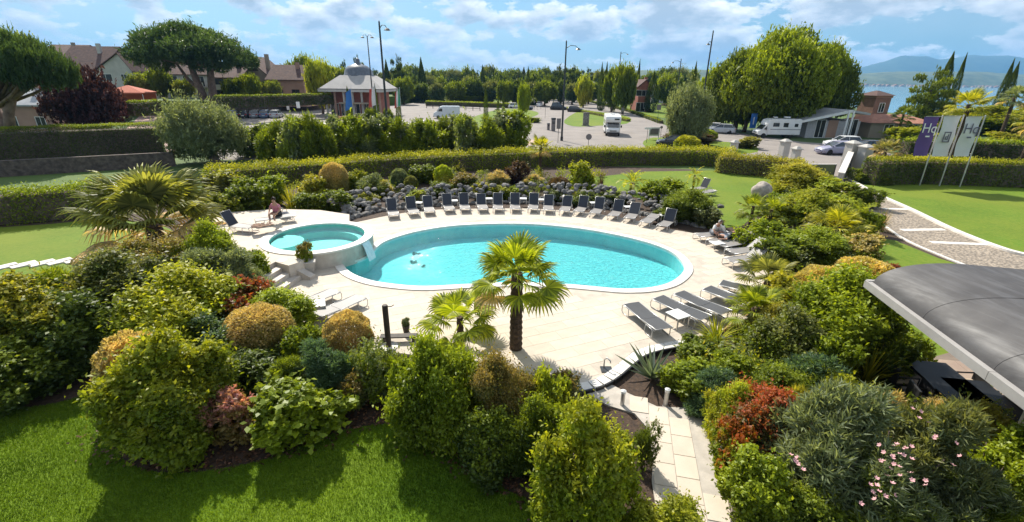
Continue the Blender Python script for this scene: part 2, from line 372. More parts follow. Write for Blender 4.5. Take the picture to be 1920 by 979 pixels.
def mk_ball(nm, n, L, ratio, seed, squash=1.0):
    d = sphere(n); bump = 1+.035*np.sin(d @ np.array([9, 3, 5.]))+.03*np.sin(d @ np.array([-4, 11, 7.])+1)
    u = 1-.22*rng.random(n)**2; P = d*(u*bump)[:, None]; P[:, 2] = P[:, 2]*squash+1; ok = P[:, 2] > .03
    B[nm] = leaves('foliage_'+nm, P[ok], d[ok], L, ratio, outw=.9, up=.3, seed=seed, tipthr=.3)
mk_ball('ball', 26000, .075, .55, 20); mk_ball('ball2', 9000, .13, .5, 21)
def mk_ole(nm, n, seed, L=.2):
    lob = bush_lobes(16, seed, .66, (.30, .46)); P, O = cloud(n//7, lob, .4)
    k = np.repeat(np.arange(len(P)), 7); ax = O*.5+sphere(len(P))*.25; ax[:, 2] += .75; ax = unit(ax)[k]
    D = unit(ax*.75+sphere(len(k))*.75); p = P[k]+D*L*.5+ax*(rng.random((len(k), 1))-.5)*.22
    t = .5*rng.random(len(k))+.5*rng.random(len(P))[k]
    B[nm] = leaf_mesh('foliage_'+nm, p, D, sphere(len(k))+np.array([0, 0, .7]), L*(.7+.6*rng.random(len(k))), L*.15, t, tips(p, O[k]))
mk_ole('ole', 22000, 31, .18); mk_ole('ole2', 9000, 32, .24)
def mk_spike(nm, n, L0, L1, wd, spread, seed, droop=.5, seg=4):
    """long strap leaves rising from one crown; every blade a bent ribbon"""
    q = random.Random(seed); V = []; Fc = []; ti = []; tp = []
    for i in range(n):
        a = q.random()*6.283; el = q.uniform(spread, 1.45); L = q.uniform(L0, L1); w = wd*q.uniform(.7, 1.2); tt = q.random()
        h = Vector((math.cos(a), math.sin(a), 0)); sd = Vector((-h.y, h.x, 0)); p = Vector((h.x*.05, h.y*.05, 0)); e = el; b = len(V)
        for s in range(seg+1):
            k = s/seg; ww = w*(1-k**2.2)*.5+.002; nrm = h*(-math.sin(e))+Vector((0, 0, 1))*math.cos(e)
            V += [p+sd*ww+nrm*ww*.5, p, p-sd*ww+nrm*ww*.5]; ti += [tt]*3; tp += [k*.8]*3
            p = p+(h*math.cos(e)+Vector((0, 0, 1))*math.sin(e))*L/seg; e -= droop*(1.5-el+.25)*q.uniform(.5, 1.2)/seg*1.8
        for s in range(seg):
            c = b+s*3; Fc += [(c, c+1, c+4, c+3), (c+1, c+2, c+5, c+4)]
    return rib(nm, V, Fc, ti, tp)
def rib(nm, V, Fc, ti, tp, m=None):
    me = bpy.data.meshes.new(nm); me.from_pydata([tuple(v) for v in V], [], Fc)
    for k, a in (('tint', ti), ('tip', tp)):
        at = me.attributes.new(k, 'FLOAT', 'POINT'); at.data.foreach_set('value', np.array(a, np.float32))
    me.materials.append(m or LEAF); me.update(); return me
B['spike'] = mk_spike('foliage_spike', 90, .8, 1.35, .065, .35, 40, .55)
B['spike2'] = mk_spike('foliage_spike_fine', 150, .6, 1.1, .03, .2, 41, .5)
# one stem set shared by all shrubs
_s = MB()
for i in range(7):
    a = i*.9; r = .12+.05*(i % 3); _s.tube([(r*.4*math.cos(a), r*.4*math.sin(a), -.02), (r*1.6*math.cos(a), r*1.6*math.sin(a), .5), (.5*math.cos(a+.3), .5*math.sin(a+.3), 1.25)], [.035, .028, .012], 5)
_o = _s.build('stem', M_BARK, smooth=True); STEM = _o.data; bpy.data.objects.remove(_o)
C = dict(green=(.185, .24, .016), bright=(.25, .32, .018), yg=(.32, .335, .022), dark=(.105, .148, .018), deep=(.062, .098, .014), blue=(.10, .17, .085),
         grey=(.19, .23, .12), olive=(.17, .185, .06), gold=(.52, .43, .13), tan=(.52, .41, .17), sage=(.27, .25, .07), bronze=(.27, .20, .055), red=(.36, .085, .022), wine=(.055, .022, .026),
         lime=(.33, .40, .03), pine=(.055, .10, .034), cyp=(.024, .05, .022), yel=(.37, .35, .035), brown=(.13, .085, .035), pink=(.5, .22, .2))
def bush(kind, px, py, wpx, h, col, label, tip=None, name='shrub', cat='shrub', group=None, ty=1.0, cz=.5, rz=None, stems=True):
    p = at3(px, py, h*cz); w = wpx*mpp(p)
    o = empty(name, (p.x, p.y, 0), rnd.random()*6.28 if rz is None else rz, label, cat, group)
    f = link('foliage', B[kind], o, color=C[col] if isinstance(col, str) else col, scale=(w/2*rnd.uniform(.86, 1.05), w/2*ty*rnd.uniform(.86, 1.05), h/2*rnd.uniform(.86, 1.0))); f.rotation_euler = (rnd.uniform(-.09, .09), rnd.uniform(-.09, .09), 0); f['tipcol'] = list(C[tip or col] if isinstance(tip or col, str) else tip)
    if stems and not kind.startswith('spike'): link('stem', STEM, o, scale=(w/2, w/2, h/2))
    if kind.startswith('spike'): f.scale = (w/2, w/2, h)
    return o
def at3(px, py, z): return G(px, py, z)
# hedges: leaves over the faces of a long box that follows a line
def hedge(pts, width, h, L, dens, col, label, tip=None, rough=.08, z0=0.0, name='hedge', tipthr=.35, m=None, gaps=0.0):
    pts = [Vector(p).to_2d() for p in pts]; P = []; O = []
    core = MB()
    for i in range(len(pts)-1):
        a, b = pts[i], pts[i+1]; d = (b-a); ln = d.length; d.normalize(); nr = Vector((d.y, -d.x))
        for (kind, area) in (('t', ln*width), ('f', ln*h), ('b', ln*h)):
            n = int(area*dens); u = rng.random(n)*ln; v = rng.random(n); q = rng.normal(size=n)*rough+.12*rough*10*(np.sin(u*2.1+i)+np.sin(u*.77+2*i))*.35
            if kind == 't': x = (v-.5)*width; z = h+q-np.abs(v-.5)**4*3*h*.12; nx, nz = 0, 1
            else:
                sg = 1 if kind == 'f' else -1; x = sg*(width/2+q-.10*np.maximum(v-.8, 0)*5*width*.2); z = v*h; nx, nz = sg, .15
            P.append(np.stack([a.x+d.x*u+nr.x*x, a.y+d.y*u+nr.y*x, z], 1)); O.append(np.tile([nr.x*nx, nr.y*nx, nz], (n, 1)))
        k = .86; w2 = width/2*k; ang = math.atan2(d.y, d.x); M = Matrix.Translation((a.x, a.y, 0)) @ Matrix.Rotation(ang, 4, 'Z')
        core.box((-.05*i % .1, -w2+.003*(i % 2), .03), (ln, w2-.003*(i % 2), h*k+.002*(i % 3)), M)
    for e, s in ((0, -1), (-1, 1)):
        a = pts[e]; d = (pts[1]-pts[0] if e == 0 else pts[-1]-pts[-2]).normalized()*s; nr = Vector((d.y, -d.x)); n = int(width*h*dens)
        x = (rng.random(n)-.5)*width; z = rng.random(n)*h; q = rng.normal(size=n)*rough
        P.append(np.stack([a.x+d.x*q+nr.x*x, a.y+d.y*q+nr.y*x, z], 1)); O.append(np.tile([d.x, d.y, .1], (n, 1)))
    P = np.concatenate(P); O = np.concatenate(O).astype(float)
    if gaps:
        ok = noise3(P, 2.2, 5) > gaps; P, O = P[ok], O[ok]
    c = P.mean(0)*np.array([1, 1, 0]); n = len(P)
    D = O*.35+sphere(n)*.8; D[:, 2] += .3; Nn = O*.7+sphere(n)*.6; t = .55*rng.random(n)+.45*noise3(P, 1.3, 3)
    tp = np.clip((O[:, 2]*.9+.5*(rng.random(n)-.5)-tipthr)*2+np.clip(P[:, 2]/h-.8, 0, .2)*2, 0, 1)
    me = leaf_mesh(name, P-c, D, Nn, L*(.6+.8*rng.random(n)), L*.5, t, tp, m)
    o = empty(name, (c[0], c[1], z0), 0, label, 'hedge')
    f = link('foliage', me, o, color=C[col]); f['tipcol'] = list(C[tip or col])
    core.v = [(x-c[0], y-c[1], z) for x, y, z in core.v]
    k = core.build('branches', M_BARK, o)
    return o
# ------------------------------------------------------------------ trees
TB = {}
def dome(n, seed, rx=1.0, z0=.55, z1=1.0, r=(.24, .36)):
    q = random.Random(seed); L = []
    for i in range(n):
        a = 2.399*i+q.random()*.5; k = (i+.5)/n; rr = rx*math.sqrt(k)*.80*q.uniform(.9, 1.1); z = z0+(z1-z0)*(1-k)**.6+q.uniform(-.04, .04); s = q.uniform(*r)
        L.append((rr*math.cos(a), rr*math.sin(a), z, s, s*.5))
    return L
def round_lobes(n, seed, cz=.62, rz=.34, r=(.22, .34)):
    q = random.Random(seed); L = [(0, 0, cz, .6, rz*.75)]
    for i in range(n):
        z = 1-2*(i+.5)/n; a = 2.399*i; rr = math.sqrt(1-z*z)*.68*q.uniform(.68, 1.16); s = q.uniform(*r)
        L.append((rr*math.cos(a), rr*math.sin(a), cz+z*rz*q.uniform(.7, 1.05)*.9, s, s*.62))
    return L
def mk_tree(nm, n, lob, L, ratio, **k):
    sh = k.pop('shell', .5); kp = k.pop('keep', .8); per = k.pop('per', 6); ln = k.pop('ln', L*1.6); P, O = cloud(n//per, lob, sh, zmin=.03, keep=kp); p, ax, kk, t = shoots(P, O, per, ln, 1, k.get('up', .5))
    sx_ = np.percentile(np.hypot(p[:, 0], p[:, 1]), 99.3); sz_ = np.percentile(p[:, 2], 99.7); p = p/np.array([sx_, sx_, sz_]); lob = [(x/sx_, y/sx_, z/sz_, r_, q_) for x, y, z, r_, q_ in lob]
    D = ax*.6+sphere(len(p))*.7; Nn = sphere(len(p))*.7+O[kk]*.4; Nn[:, 2] += .5; L_ = L*(.6+.8*rng.random(len(p))); cs = k.get('cs', 3)
    tt = .3*rng.random(len(p))+.25*rng.random(len(P))[kk]+.45*noise3(p, cs*1.2, k.get('seed', 0))
    TB[nm] = (leaf_mesh('crown_'+nm, p, D, Nn, L_, L_*ratio, tt, tips(P, O)[kk]*(.3+.7*t), k.get('m')), lob)
# unit trees: half width 1, height 1
mk_tree('round', 9000, round_lobes(26, 51), .11, .55, seed=51); mk_tree('round2', 9000, round_lobes(20, 52, .58, .38), .11, .55, seed=52)
mk_tree('large', 80000, round_lobes(70, 53, .54, .42, (.13, .27)), .042, .55, seed=53, cs=6, ln=.07, keep=.65)
mk_tree('pine', 46000, dome(46, 54, 1.0, .46, .88, (.15, .27)), .06, .2, seed=54, cs=5, ln=.07, keep=.6); mk_tree('pine_high', 46000, dome(46, 54, 1.0, .68, .90, (.15, .27)), .06, .2, seed=54, cs=5, ln=.07, keep=.6)
mk_tree('olive', 30000, round_lobes(30, 55, .56, .40, (.20, .36)), .075, .24, seed=55, cs=5, ln=.2, keep=.6)
mk_tree('plum', 14000, round_lobes(30, 56, .55, .40, (.22, .32)), .075, .5, seed=56, shell=.9, keep=.45)
mk_tree('cedar', 12000, [(.55*math.cos(i*2.2), .55*math.sin(i*2.2), .22+.06*i, .62-.035*i, .05) for i in range(12)]+[(0, 0, .2+.08*i, .3-.02*i, .1) for i in range(10)], .08, .3, seed=57, keep=.3, ln=.035, up=.1)
def mk_col(nm, n, prof, L, seed):
    z = rng.random(n); a = rng.random(n)*6.283; rr = np.interp(z, *prof)*(.72+.34*rng.random(n))*(1+.10*np.sin(a*5+z*17))
    P = np.stack([rr*np.cos(a), rr*np.sin(a), z], 1); O = np.stack([np.cos(a), np.sin(a), np.full(n, .35)], 1)
    D = O*.3+sphere(n)*.35; D[:, 2] += .35
    TB[nm] = (leaf_mesh('crown_'+nm, P, D, O+sphere(n)*.5, L*(.6+.8*rng.random(n)), L*.5, rng.random(n), tips(P, O)), None)
mk_col('cypress', 5000, ([0, .06, .3, .7, 1], [.3, .85, 1, .62, .03]), .07, 58)
mk_col('conifer', 6000, ([0, .08, .2, .6, 1], [.2, 1, .95, .5, .02]), .09, 59)
def tree(kind, px, py, wpx, top, Y, col, label, tip=None, name='tree', group=None, z0=0.0, trunk=None, lean=(0, 0), rz=None, bark=None, cat='tree', base=None):
    """a tree whose crown is centred on pixel (px,py) at forward distance Y, with its top on pixel row top"""
    p = atY(px, py, Y); w = wpx*mpp(p); zt = height_to((p.x, p.y), top); h = zt-z0
    rzv = rnd.random()*6.28 if rz is None else rz
    o = empty(name, (p.x, p.y, z0), rzv, label, cat, group); me, lob = TB[kind]
    f = link('crown', me, o, color=C[col] if isinstance(col, str) else col, scale=(w/2, w/2, h)); f['tipcol'] = list(C[tip or col])
    if trunk is not None:
        b = MB(); lo = trunk[0]; r = trunk[1]; bx, by = (base or (0, 0)); cs, sn = math.cos(-rzv), math.sin(-rzv)
        bl = Vector((bx*cs-by*sn, bx*sn+by*cs, 0)); top_ = Vector((0, 0, h*lo))
        b.tube([bl+Vector((0, 0, -.1)), bl.lerp(top_, .35)+Vector((r*.8, 0, 0)), bl.lerp(top_, .75), top_], [r*1.25, r, r*.9, r*.75], 9)
        if lob:
            q = random.Random(int(px)); sel = q.sample(lob, min(len(lob), trunk[2] if len(trunk) > 2 else 7))
            for c in sel:
                e = Vector((c[0]*w/2, c[1]*w/2, c[2]*h)); md = top_.lerp(e, .5)+Vector((0, 0, -.06*h if e.z > top_.z else 0))
                b.tube([top_+Vector((0, 0, -.1*h*lo)), md, e], [r*.5, r*.33, r*.12], 6)
        b.build('trunk', bark or M_BARK, o, smooth=True)
    return o
# ------------------------------------------------------------------ palms
def fan_frond(seed, pet=.75, fan=.62, n=26, droop=.25):
    q = random.Random(seed); V = []; Fc = []; ti = []; tp = []
    def quad(a, b, c, d, t, e):
        k = len(V); V.extend([a, b, c, d]); ti.extend([t]*4); tp.extend([e, e, e, e]); Fc.append((k, k+1, k+2, k+3))
    pw = .016
    for s in range(4):
        x0, x1 = pet*s/4, pet*(s+1)/4; z0, z1 = -droop*.3*(x0/pet)**2, -droop*.3*(x1/pet)**2
        quad(Vector((x0, pw, z0)), Vector((x0, -pw, z0)), Vector((x1, -pw, z1)), Vector((x1, pw, z1)), .75, .15)
        quad(Vector((x0, 0, z0-.02)), Vector((x0, pw, z0)), Vector((x1, pw, z1)), Vector((x1, 0, z1-.02)), .75, .15)
    hub = Vector((pet, 0, -droop*.3))
    for i in range(n):
        a = R(-128+256*i/(n-1)); L = fan*(1-.22*abs(i/(n-1)-.5)*2)*q.uniform(.92, 1.05); d = Vector((math.cos(a), math.sin(a), 0)); sd = Vector((-d.y, d.x, 0)); t = q.random()
        up = .10*math.cos(a*1)+.05; ms = .035*fan/.62
        p1 = hub+d*L*.55+Vector((0, 0, up*.3*L)); p2 = hub+d*L*.82+Vector((0, 0, up*.1*L-.06*droop*2)); p3 = hub+d*L+Vector((0, 0, -droop*q.uniform(.5, 1.1)*.6))
        for sg in (1, -1):
            k = len(V); e = Vector((0, 0, -.018))
            V.extend([hub, hub+d*.02, p1, p1+sd*sg*ms+e, p2, p2+sd*sg*ms*.62+e, p3]); ti.extend([t]*7); tp.extend([0, 0, .1, .1, .35, .35, .8])
            Fc.extend([(k, k+2, k+3), (k+2, k+4, k+5, k+3), (k+4, k+6, k+5)])
    return rib('frond', V, Fc, ti, tp)
def feather_frond(seed, L=1.5, n=26, leaf=.36, curve=.8, vee=.35):
    q = random.Random(seed); V = []; Fc = []; ti = []; tp = []; p = Vector((0, 0, 0)); e = .25; pts = []; ds = []
    for s in range(n+1):
        d = Vector((math.cos(e), 0, math.sin(e))); pts.append(p.copy()); ds.append(d); p = p+d*L/n; e -= curve/n*1.6
    for s in range(n):
        k = len(V); w = .012*(1-s/n)+.004
        V.extend([pts[s]+Vector((0, w, 0)), pts[s]-Vector((0, w, 0)), pts[s+1]-Vector((0, w, 0)), pts[s+1]+Vector((0, w, 0))]); ti.extend([.7]*4); tp.extend([.2]*4); Fc.append((k, k+1, k+2, k+3))
        if s < 3: continue
        f = math.sin(math.pi*min(1, (s/n)*.9+.12))**.6
        for sg in (1, -1):
            d = (ds[s]*.75+Vector((0, sg, 0))*.85+Vector((0, 0, vee))*q.uniform(.5, 1.1)).normalized(); LL = leaf*f*q.uniform(.85, 1.1); sd = ds[s]*.022
            m_ = pts[s]+d*LL*.55; t_ = pts[s]+d*LL+Vector((0, 0, -.10*LL)); t = q.random(); k = len(V)
            V.extend([pts[s]-sd, pts[s]+sd, m_+sd, t_, m_-sd]); ti.extend([t]*5); tp.extend([0, 0, .2, .7, .2]); Fc.append((k, k+1, k+2, k+3, k+4))
    return rib('frond', V, Fc, ti, tp)
FAN = [fan_frond(60+i, .55+.1*i, .62, 26, .22+.12*i) for i in range(3)]
FANBIG = [fan_frond(70+i, .95+.1*i, .75, 30, .35+.2*i) for i in range(3)]
FEA = [feather_frond(80+i, 1.5, 26, .34, .7+.25*i) for i in range(3)]
def palm(px, py, h, label, r=.13, fronds=26, size=1.0, kind='fan', col='green', tip=None, dry=0, elev=(-.55, 1.35), name='fan_palm', z0=0.0, group=None, base=None, lean=(0, 0)):
    """palm whose trunk stands at ground pixel (px,py)"""
    p = base or G(px, py, z0); o = empty(name, (p.x, p.y, z0), rnd.random()*6.28, label, 'palm', group)
    if h > .3:
        t = MB(); n = max(int(h/.09), 5); pr = []
        for i in range(n+1):
            k = i/n; pr.append((r*(1.12-.18*k+(.10 if i % 2 else -.04)), h*k))
        t.lathe(pr, 11); t.v = [(x+lean[0]*(z/h)**1.5, y+lean[1]*(z/h)**1.5, z) for x, y, z in t.v]; t.build('trunk', M_PALMT, o, smooth=False)
    S_ = {'fan': FAN, 'fanbig': FANBIG, 'feather': FEA}[kind]
    for i in range(fronds):
        k = (i+.5)/fronds; el = elev[1]+(elev[0]-elev[1])*k**(.9 if kind != 'fanbig' else 1.25)+rnd.uniform(-.12, .12); az = i*2.399+rnd.uniform(-.25, .25)
        q = S_[min(int(k*3), 2)]; isdry = i >= fronds-dry
        f = link('frond', q, o, (lean[0]+.06*math.cos(az), lean[1]+.06*math.sin(az), h+(.08-.28*k)*min(size, 1.2)), color=C['tan'] if isdry else C[col])
        f['tipcol'] = list(C['tan'] if isdry else C[tip or 'yg'])
        f.rotation_euler = Matrix.Rotation(az, 3, 'Z').to_4x4().to_euler() if False else (Matrix.Rotation(az, 4, 'Z') @ Matrix.Rotation(-el, 4, 'Y') @ Matrix.Rotation(rnd.uniform(-.3, .3), 4, 'X')).to_euler()
        s = size*rnd.uniform(.85, 1.12)*(.78 if k < .12 else 1); f.scale = (s, s, s)
    return o
# ------------------------------------------------------------------ setting: pool, deck, ground
DZ = .10
def gl(pts, z=0.0): return [G(x, y, z).to_2d() for x, y in pts]
POOLPX = [(643,494),(657,512),(695,527),(747,535),(800,538),(880,534),(970,531),(1060,534),(1118,539),(1170,543),(1222,540),(1260,529),(1282,510),(1281,494),(1262,475),(1228,460),(1190,449),(1150,440),(1100,431),(1050,425),(1000,421),(950,420),(900,421),(850,424),(800,431),(760,440),(722,453),(704,466),(690,480),(665,490)]
POOL = spline(gl(POOLPX, DZ), 4)
DECKPX = [(470,560),(520,600),(600,640),(700,655),(820,672),(900,690),(960,708),(1020,720),(1085,719),(1130,703),(1170,672),(1195,655),(1240,643),(1290,634),(1350,620),(1410,590),(1455,540),(1462,500),(1440,470),(1395,456),(1340,446),(1300,437),(1250,428),(1190,413),(1120,401),(1060,395),(1000,391),(900,391),(800,394),(740,402),(690,412),(640,425),(540,470),(470,520)]
DECK = spline(gl(DECKPX, DZ), 4)
COPE = offset(POOL, .34)
# ground sheet reaches the horizon; its right side ends at the lake shore
def dr(px, D): d = ray(px, 150); d = Vector((d.x, d.y)).normalized(); return d*D
SHORE = [dr(1500, 5200), dr(1540, 2200), dr(1560, 900), dr(1575, 420), dr(1590, 240), dr(1640, 190), dr(1750, 170), dr(1900, 165), dr(2200, 170), dr(2700, 190), Vector((420, 120)), Vector((700, 80)), Vector((1500, -100))]
OUT = [Vector((1500, -3000)), Vector((-9000, -3000)), Vector((-9000, 9000)), Vector((400, 9000))]
sheet('ground', SHORE[::-1]+[Vector((900, 9000))][:0]+[Vector((dr(1500,5200).x, 9000)), Vector((-9000, 9000)), Vector((-9000, -3000)), Vector((1500, -3000))], 0, M_FIELD, [COPE])
shb = MB()
for a, b in zip(SHORE[:-1], SHORE[1:]): shb.add([(a.x, a.y, 0), (b.x, b.y, 0), (b.x+(b.y-a.y)*0, b.y, -4), (a.x, a.y, -4)], [(0, 1, 2, 3)])
tag(shb.build('shore', M_WALLS), kind='structure')
M_LAKE = mat('lake_water', (.10, .26, .36), .12, (.085, .23, .33), scale=.01, bump=.02, bscale=.4, spec=.6)
sheet('lake', [Vector((-500, 60)), Vector((9000, -2000)), Vector((9000, 9000)), Vector((-500, 9000))], -3.0, M_LAKE)
# planting soil under every bed
BED = gl([(-500,640),(-500,1200),(500,1500),(2300,1500),(2300,560),(1800,470),(1650,395),(1590,345),(1300,318),(1000,306),(700,320),(380,362),(0,420),(-300,470)])
sheet('flower_bed', BED, .004, M_SOIL, [COPE])
# lawns
LAWN_F = spline(gl([(-300,800),(-60,772),(80,762),(190,740),(212,800),(232,862),(320,888),(460,872),(555,842),(645,808),(750,795),(815,822),(870,872),(950,920),(1040,960),(1120,1100),(900,1500),(300,1500),(-500,1300)]), 5)
sheet('lawn', LAWN_F, .010, M_LAWN)
sheet('lawn', spline(gl([(-420,470),(-60,432),(100,420),(185,412),(290,420),(330,445),(255,480),(190,520),(90,545),(-80,580),(-420,640)]), 4), .012, M_LAWN2)
sheet('lawn', gl([(1100,334),(1210,322),(1340,320),(1430,330),(1475,350),(1440,385),(1390,425),(1330,430),(1240,380),(1150,362),(1110,352)]), .014, M_LAWN2)
sheet('lawn', spline(gl([(1600,352),(1680,345),(1800,348),(1960,352),(2200,360),(2300,420),(2200,500),(1985,487),(1925,480),(1860,462),(1780,432),(1710,397),(1650,368)]), 4), .016, M_LAWN2)
sheet('lawn', gl([(1640,445),(1680,452),(1760,485),(1835,508),(1780,520),(1640,500)]), .018, M_LAWN2)
sheet('lawn', gl([(1600,560),(1700,560),(1830,640),(1820,700),(1700,690),(1590,620)]), .020, M_LAWN2)
# pool basin
DP = .66
b = MB(); n = len(POOL)
b.v = [(p.x, p.y, DZ+.02) for p in POOL]+[(p.x, p.y, -DP) for p in POOL]; b.f = [(i, n+i, n+(i+1) % n, (i+1) % n) for i in range(n)]
tri = tessellate_polygon([[Vector((p.x, p.y, 0)) for p in POOL]]); b.f += [tuple(n+i for i in t) for t in tri]
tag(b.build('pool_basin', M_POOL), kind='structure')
M_WATER = water_mat('pool_water', (.50, .955, .975), 7.0, .6)
sheet('pool_water', POOL, -.03, M_WATER)
# coping ring: separate stones round the rim
ring_o, ring_i = COPE, offset(POOL, -.02); cp = empty('pool_coping'); cp['kind'] = 'structure'
i = 0
while i < n:
    k = min(i+1, n); a, c, d, e = ring_i[i], ring_o[i], ring_o[k % n], ring_i[k % n]
    g = .006; a2, e2 = a.lerp(e, g), e.lerp(a, g); c2, d2 = c.lerp(d, g), d.lerp(c, g)
    m_ = MB(); V = [(*a2, DZ), (*c2, DZ), (*d2, DZ), (*e2, DZ)]; m_.add([(x, y, z-.06) for x, y, z in V]+[(x, y, z+.035) for x, y, z in V], [(0,1,2,3),(4,7,6,5),(0,4,5,1),(1,5,6,2),(2,6,7,3),(3,7,4,0)])
    m_.build('coping_stone', M_COPE, cp); i = k
# raised terrace with the round tub
TZ = .78
TC = G(597, 444, TZ).to_2d(); TR = 86*mpp((TC.x, TC.y, TZ))*.98
def ang(p): return math.atan2(p.y-TC.y, p.x-TC.x)
RO = TR+.34
a0, a1 = ang(G(588, 474, TZ)), ang(G(668, 411, TZ))
if a1 < a0: a1 += 2*math.pi
arc = [TC+Vector((math.cos(a0+(a1-a0)*i/28), math.sin(a0+(a1-a0)*i/28)))*RO for i in range(29)]
TERR = gl([(470,516),(482,509),(516,491),(541,498),(563,491)], TZ)+arc+gl([(655,402),(600,394),(520,392),(430,398),(372,420),(380,455),(430,490)], TZ)
hole = [TC+Vector((math.cos(2*math.pi*i/48), math.sin(2*math.pi*i/48)))*TR for i in range(48)]
ter = sheet('terrace', TERR, TZ, M_TRAV, [hole])
tw = MB()
for a, c in zip(TERR, TERR[1:]+TERR[:1]): tw.add([(*a, -.02), (*c, -.02), (*c, TZ-.002), (*a, TZ-.002)], [(0, 1, 2, 3)])
tag(tw.build('terrace_wall', M_TRAVW), kind='structure')
tub = empty('hot_tub', (TC.x, TC.y, 0), 0, 'round raised hot tub with pale turquoise water beside the large pool', 'hot tub')
m_ = MB(); zs = [(TR, TZ+.03), (TR, TZ-.30), (TR*.84, TZ-.301), (TR*.83, TZ-.62), (.01, TZ-.621)]
for (r1, z1), (r2, z2) in zip(zs[:-1], zs[1:]):
    k = len(m_.v)
    for i in range(48):
        a = 2*math.pi*i/48; m_.v += [(r1*math.cos(a), r1*math.sin(a), z1), (r2*math.cos(a), r2*math.sin(a), z2)]
    m_.f += [(k+2*i, k+2*i+1, k+(2*i+3) % 96, k+(2*i+2) % 96) for i in range(48)]
m_.build('basin', M_TUB, tub)
sp = spline([(p.x-TC.x, p.y-TC.y) for p in hole], 1)
w_ = sheet('water', sp, TZ-.06, water_mat('tub_water', (.62, .95, .93), 6.0, .15), parent=tub)
for i in range(24):
    t0, t1 = 2*math.pi*(i+.006)/24, 2*math.pi*(i+.994)/24; m_ = MB(); q = []
    for t in (t0, (t0+t1)/2, t1): q.append((t, TR-.02))
    q += [(t, RO+.04) for t in (t1, (t0+t1)/2, t0)]
    spill = abs(((t0+t1)/2-ang(G(700, 455, TZ))+math.pi) % (2*math.pi)-math.pi) < .12
    m_.prism([(r*math.cos(t), r*math.sin(t)) for t, r in q], TZ-.03, TZ+(.0 if spill else .045)); m_.build('coping_stone', M_COPE, tub)
# curved steps inside the tub
for j, (rr, zz) in enumerate(((.62, -.12), (.45, -.30), (.28, -.46))):
    aa = ang(G(535, 447, TZ)); c = Vector((math.cos(aa), math.sin(aa)))*TR*.80
    pts = [(c.x+rr*TR*.78*math.cos(t), c.y+rr*TR*.78*math.sin(t)) for t in np.linspace(0, 6.283, 25)[:-1]]
    pts = [p for p in [(x, y) if math.hypot(x, y) < TR*.97 else (x*TR*.97/math.hypot(x, y), y*TR*.97/math.hypot(x, y)) for x, y in pts]]
    MB().prism(pts, TZ-.70, TZ-.64+.16*(3-j)).build('step', M_TUB, tub)
# overflow into the pool
sa = ang(G(700, 455, TZ)); sd_ = Vector((math.cos(sa), math.sin(sa))); sn_ = Vector((-sd_.y, sd_.x))
M_FOAM = mat('falling_water', (.82, .90, .92), .2, (.62, .80, .84), scale=6, bump=.03, bscale=14)
fm = MB(); K = 6
for i in range(9):
    for j in range(K):
        u = (i/8-.5)*.62; v = j/(K-1); p = TC+sd_*(RO+.03+.28*v**1.4+.02*math.sin(i*2.1+j))+sn_*u*(1-.15*v)
        fm.v.append((p.x, p.y, TZ-.01-(TZ+.02)*v**1.6))
fm.f = [(i*K+j, (i+1)*K+j, (i+1)*K+j+1, i*K+j+1) for i in range(8) for j in range(K-1)]
tag(fm.build('waterfall', M_FOAM, smooth=True), 'thin sheet of white water spilling from the round tub into the pool', 'waterfall')
# steps up to the terrace
s0, s1 = G(516, 491, TZ).to_2d(), G(480, 511, TZ).to_2d(); dv = (s1-s0).normalized(); s1 = s0+dv*2.3
nv = Vector((dv.y, -dv.x)); nv = nv if nv.y < 0 else -nv
st = empty('terrace_steps', (s0.x, s0.y, 0), 0, 'four pale stone steps down from the tub terrace to the deck', 'steps')
for i in range(4):
    z = TZ-.17*(i+1); a = nv*.34*i; c = nv*(.34*(i+1)+.03)
    MB().prism([(a.x, a.y), (a.x+dv.x*2.3, a.y+dv.y*2.3), (c.x+dv.x*2.3, c.y+dv.y*2.3), (c.x, c.y)], .0-.01*i, z).build('step', M_TRAVW, st)
bw = gl([(516,491),(541,498),(563,491)], TZ)
# cheek wall beside the steps
e0 = bw[1]; e1 = s0
k = MB(); q = [s0+Vector((.0, .0)), s0+nv*1.42, s0+nv*1.42-dv*.32, s0-dv*.32]
k.v = []
prof = [(0, TZ+.01), (.35, TZ+.01), (1.42, .22), (1.42, .05), (0, .05)]
for off in (0, -.34): k.v += [(s0.x+nv.x*x+dv.x*off, s0.y+nv.y*x+dv.y*off, z) for x, z in prof]
k.f = [tuple(range(5)), tuple(range(5, 10))[::-1]]+[(i, 5+i, 5+(i+1) % 5, (i+1) % 5) for i in range(5)]
tag(k.build('cheek_wall', M_TRAVW), 'sloping stone side wall flanking the terrace steps', 'wall')
# deck: base slab, then single tiles with open joints
sheet('pool_deck', DECK, DZ-.006, mat('deck_joint', (.55, .48, .395), .8), [offset(POOL, .2)], skirt=.12)
deck = bpy.data.objects['pool_deck']
tl, tw_ = 1.02, .51; th = R(24); ct, st_ = math.cos(th), math.sin(th)
xs = [p.x for p in DECK]; ys = [p.y for p in DECK]
cells = []
TERRo = offset(TERR, -.02); TERRx = offset(TERR, .05)
for r_ in range(-80, 120):
    for c_ in range(-60, 60):
        u, v = c_*tl+(tl*.5 if r_ % 2 else 0), r_*tw_; x, y = u*ct-v*st_, u*st_+v*ct+20
        if min(xs)-1 < x < max(xs)+1 and min(ys)-1 < y < max(ys)+1: cells.append((x, y))
D2 = offset(DECK, .02)
def clip_tile(x, y):
    q = [(x+a*ct-b_*st_, y+a*st_+b_*ct) for a, b_ in ((-tl/2+.003, -tw_/2+.003), (tl/2-.003, -tw_/2+.003), (tl/2-.003, tw_/2-.003), (-tl/2+.003, tw_/2-.003))]
    return q
full = []
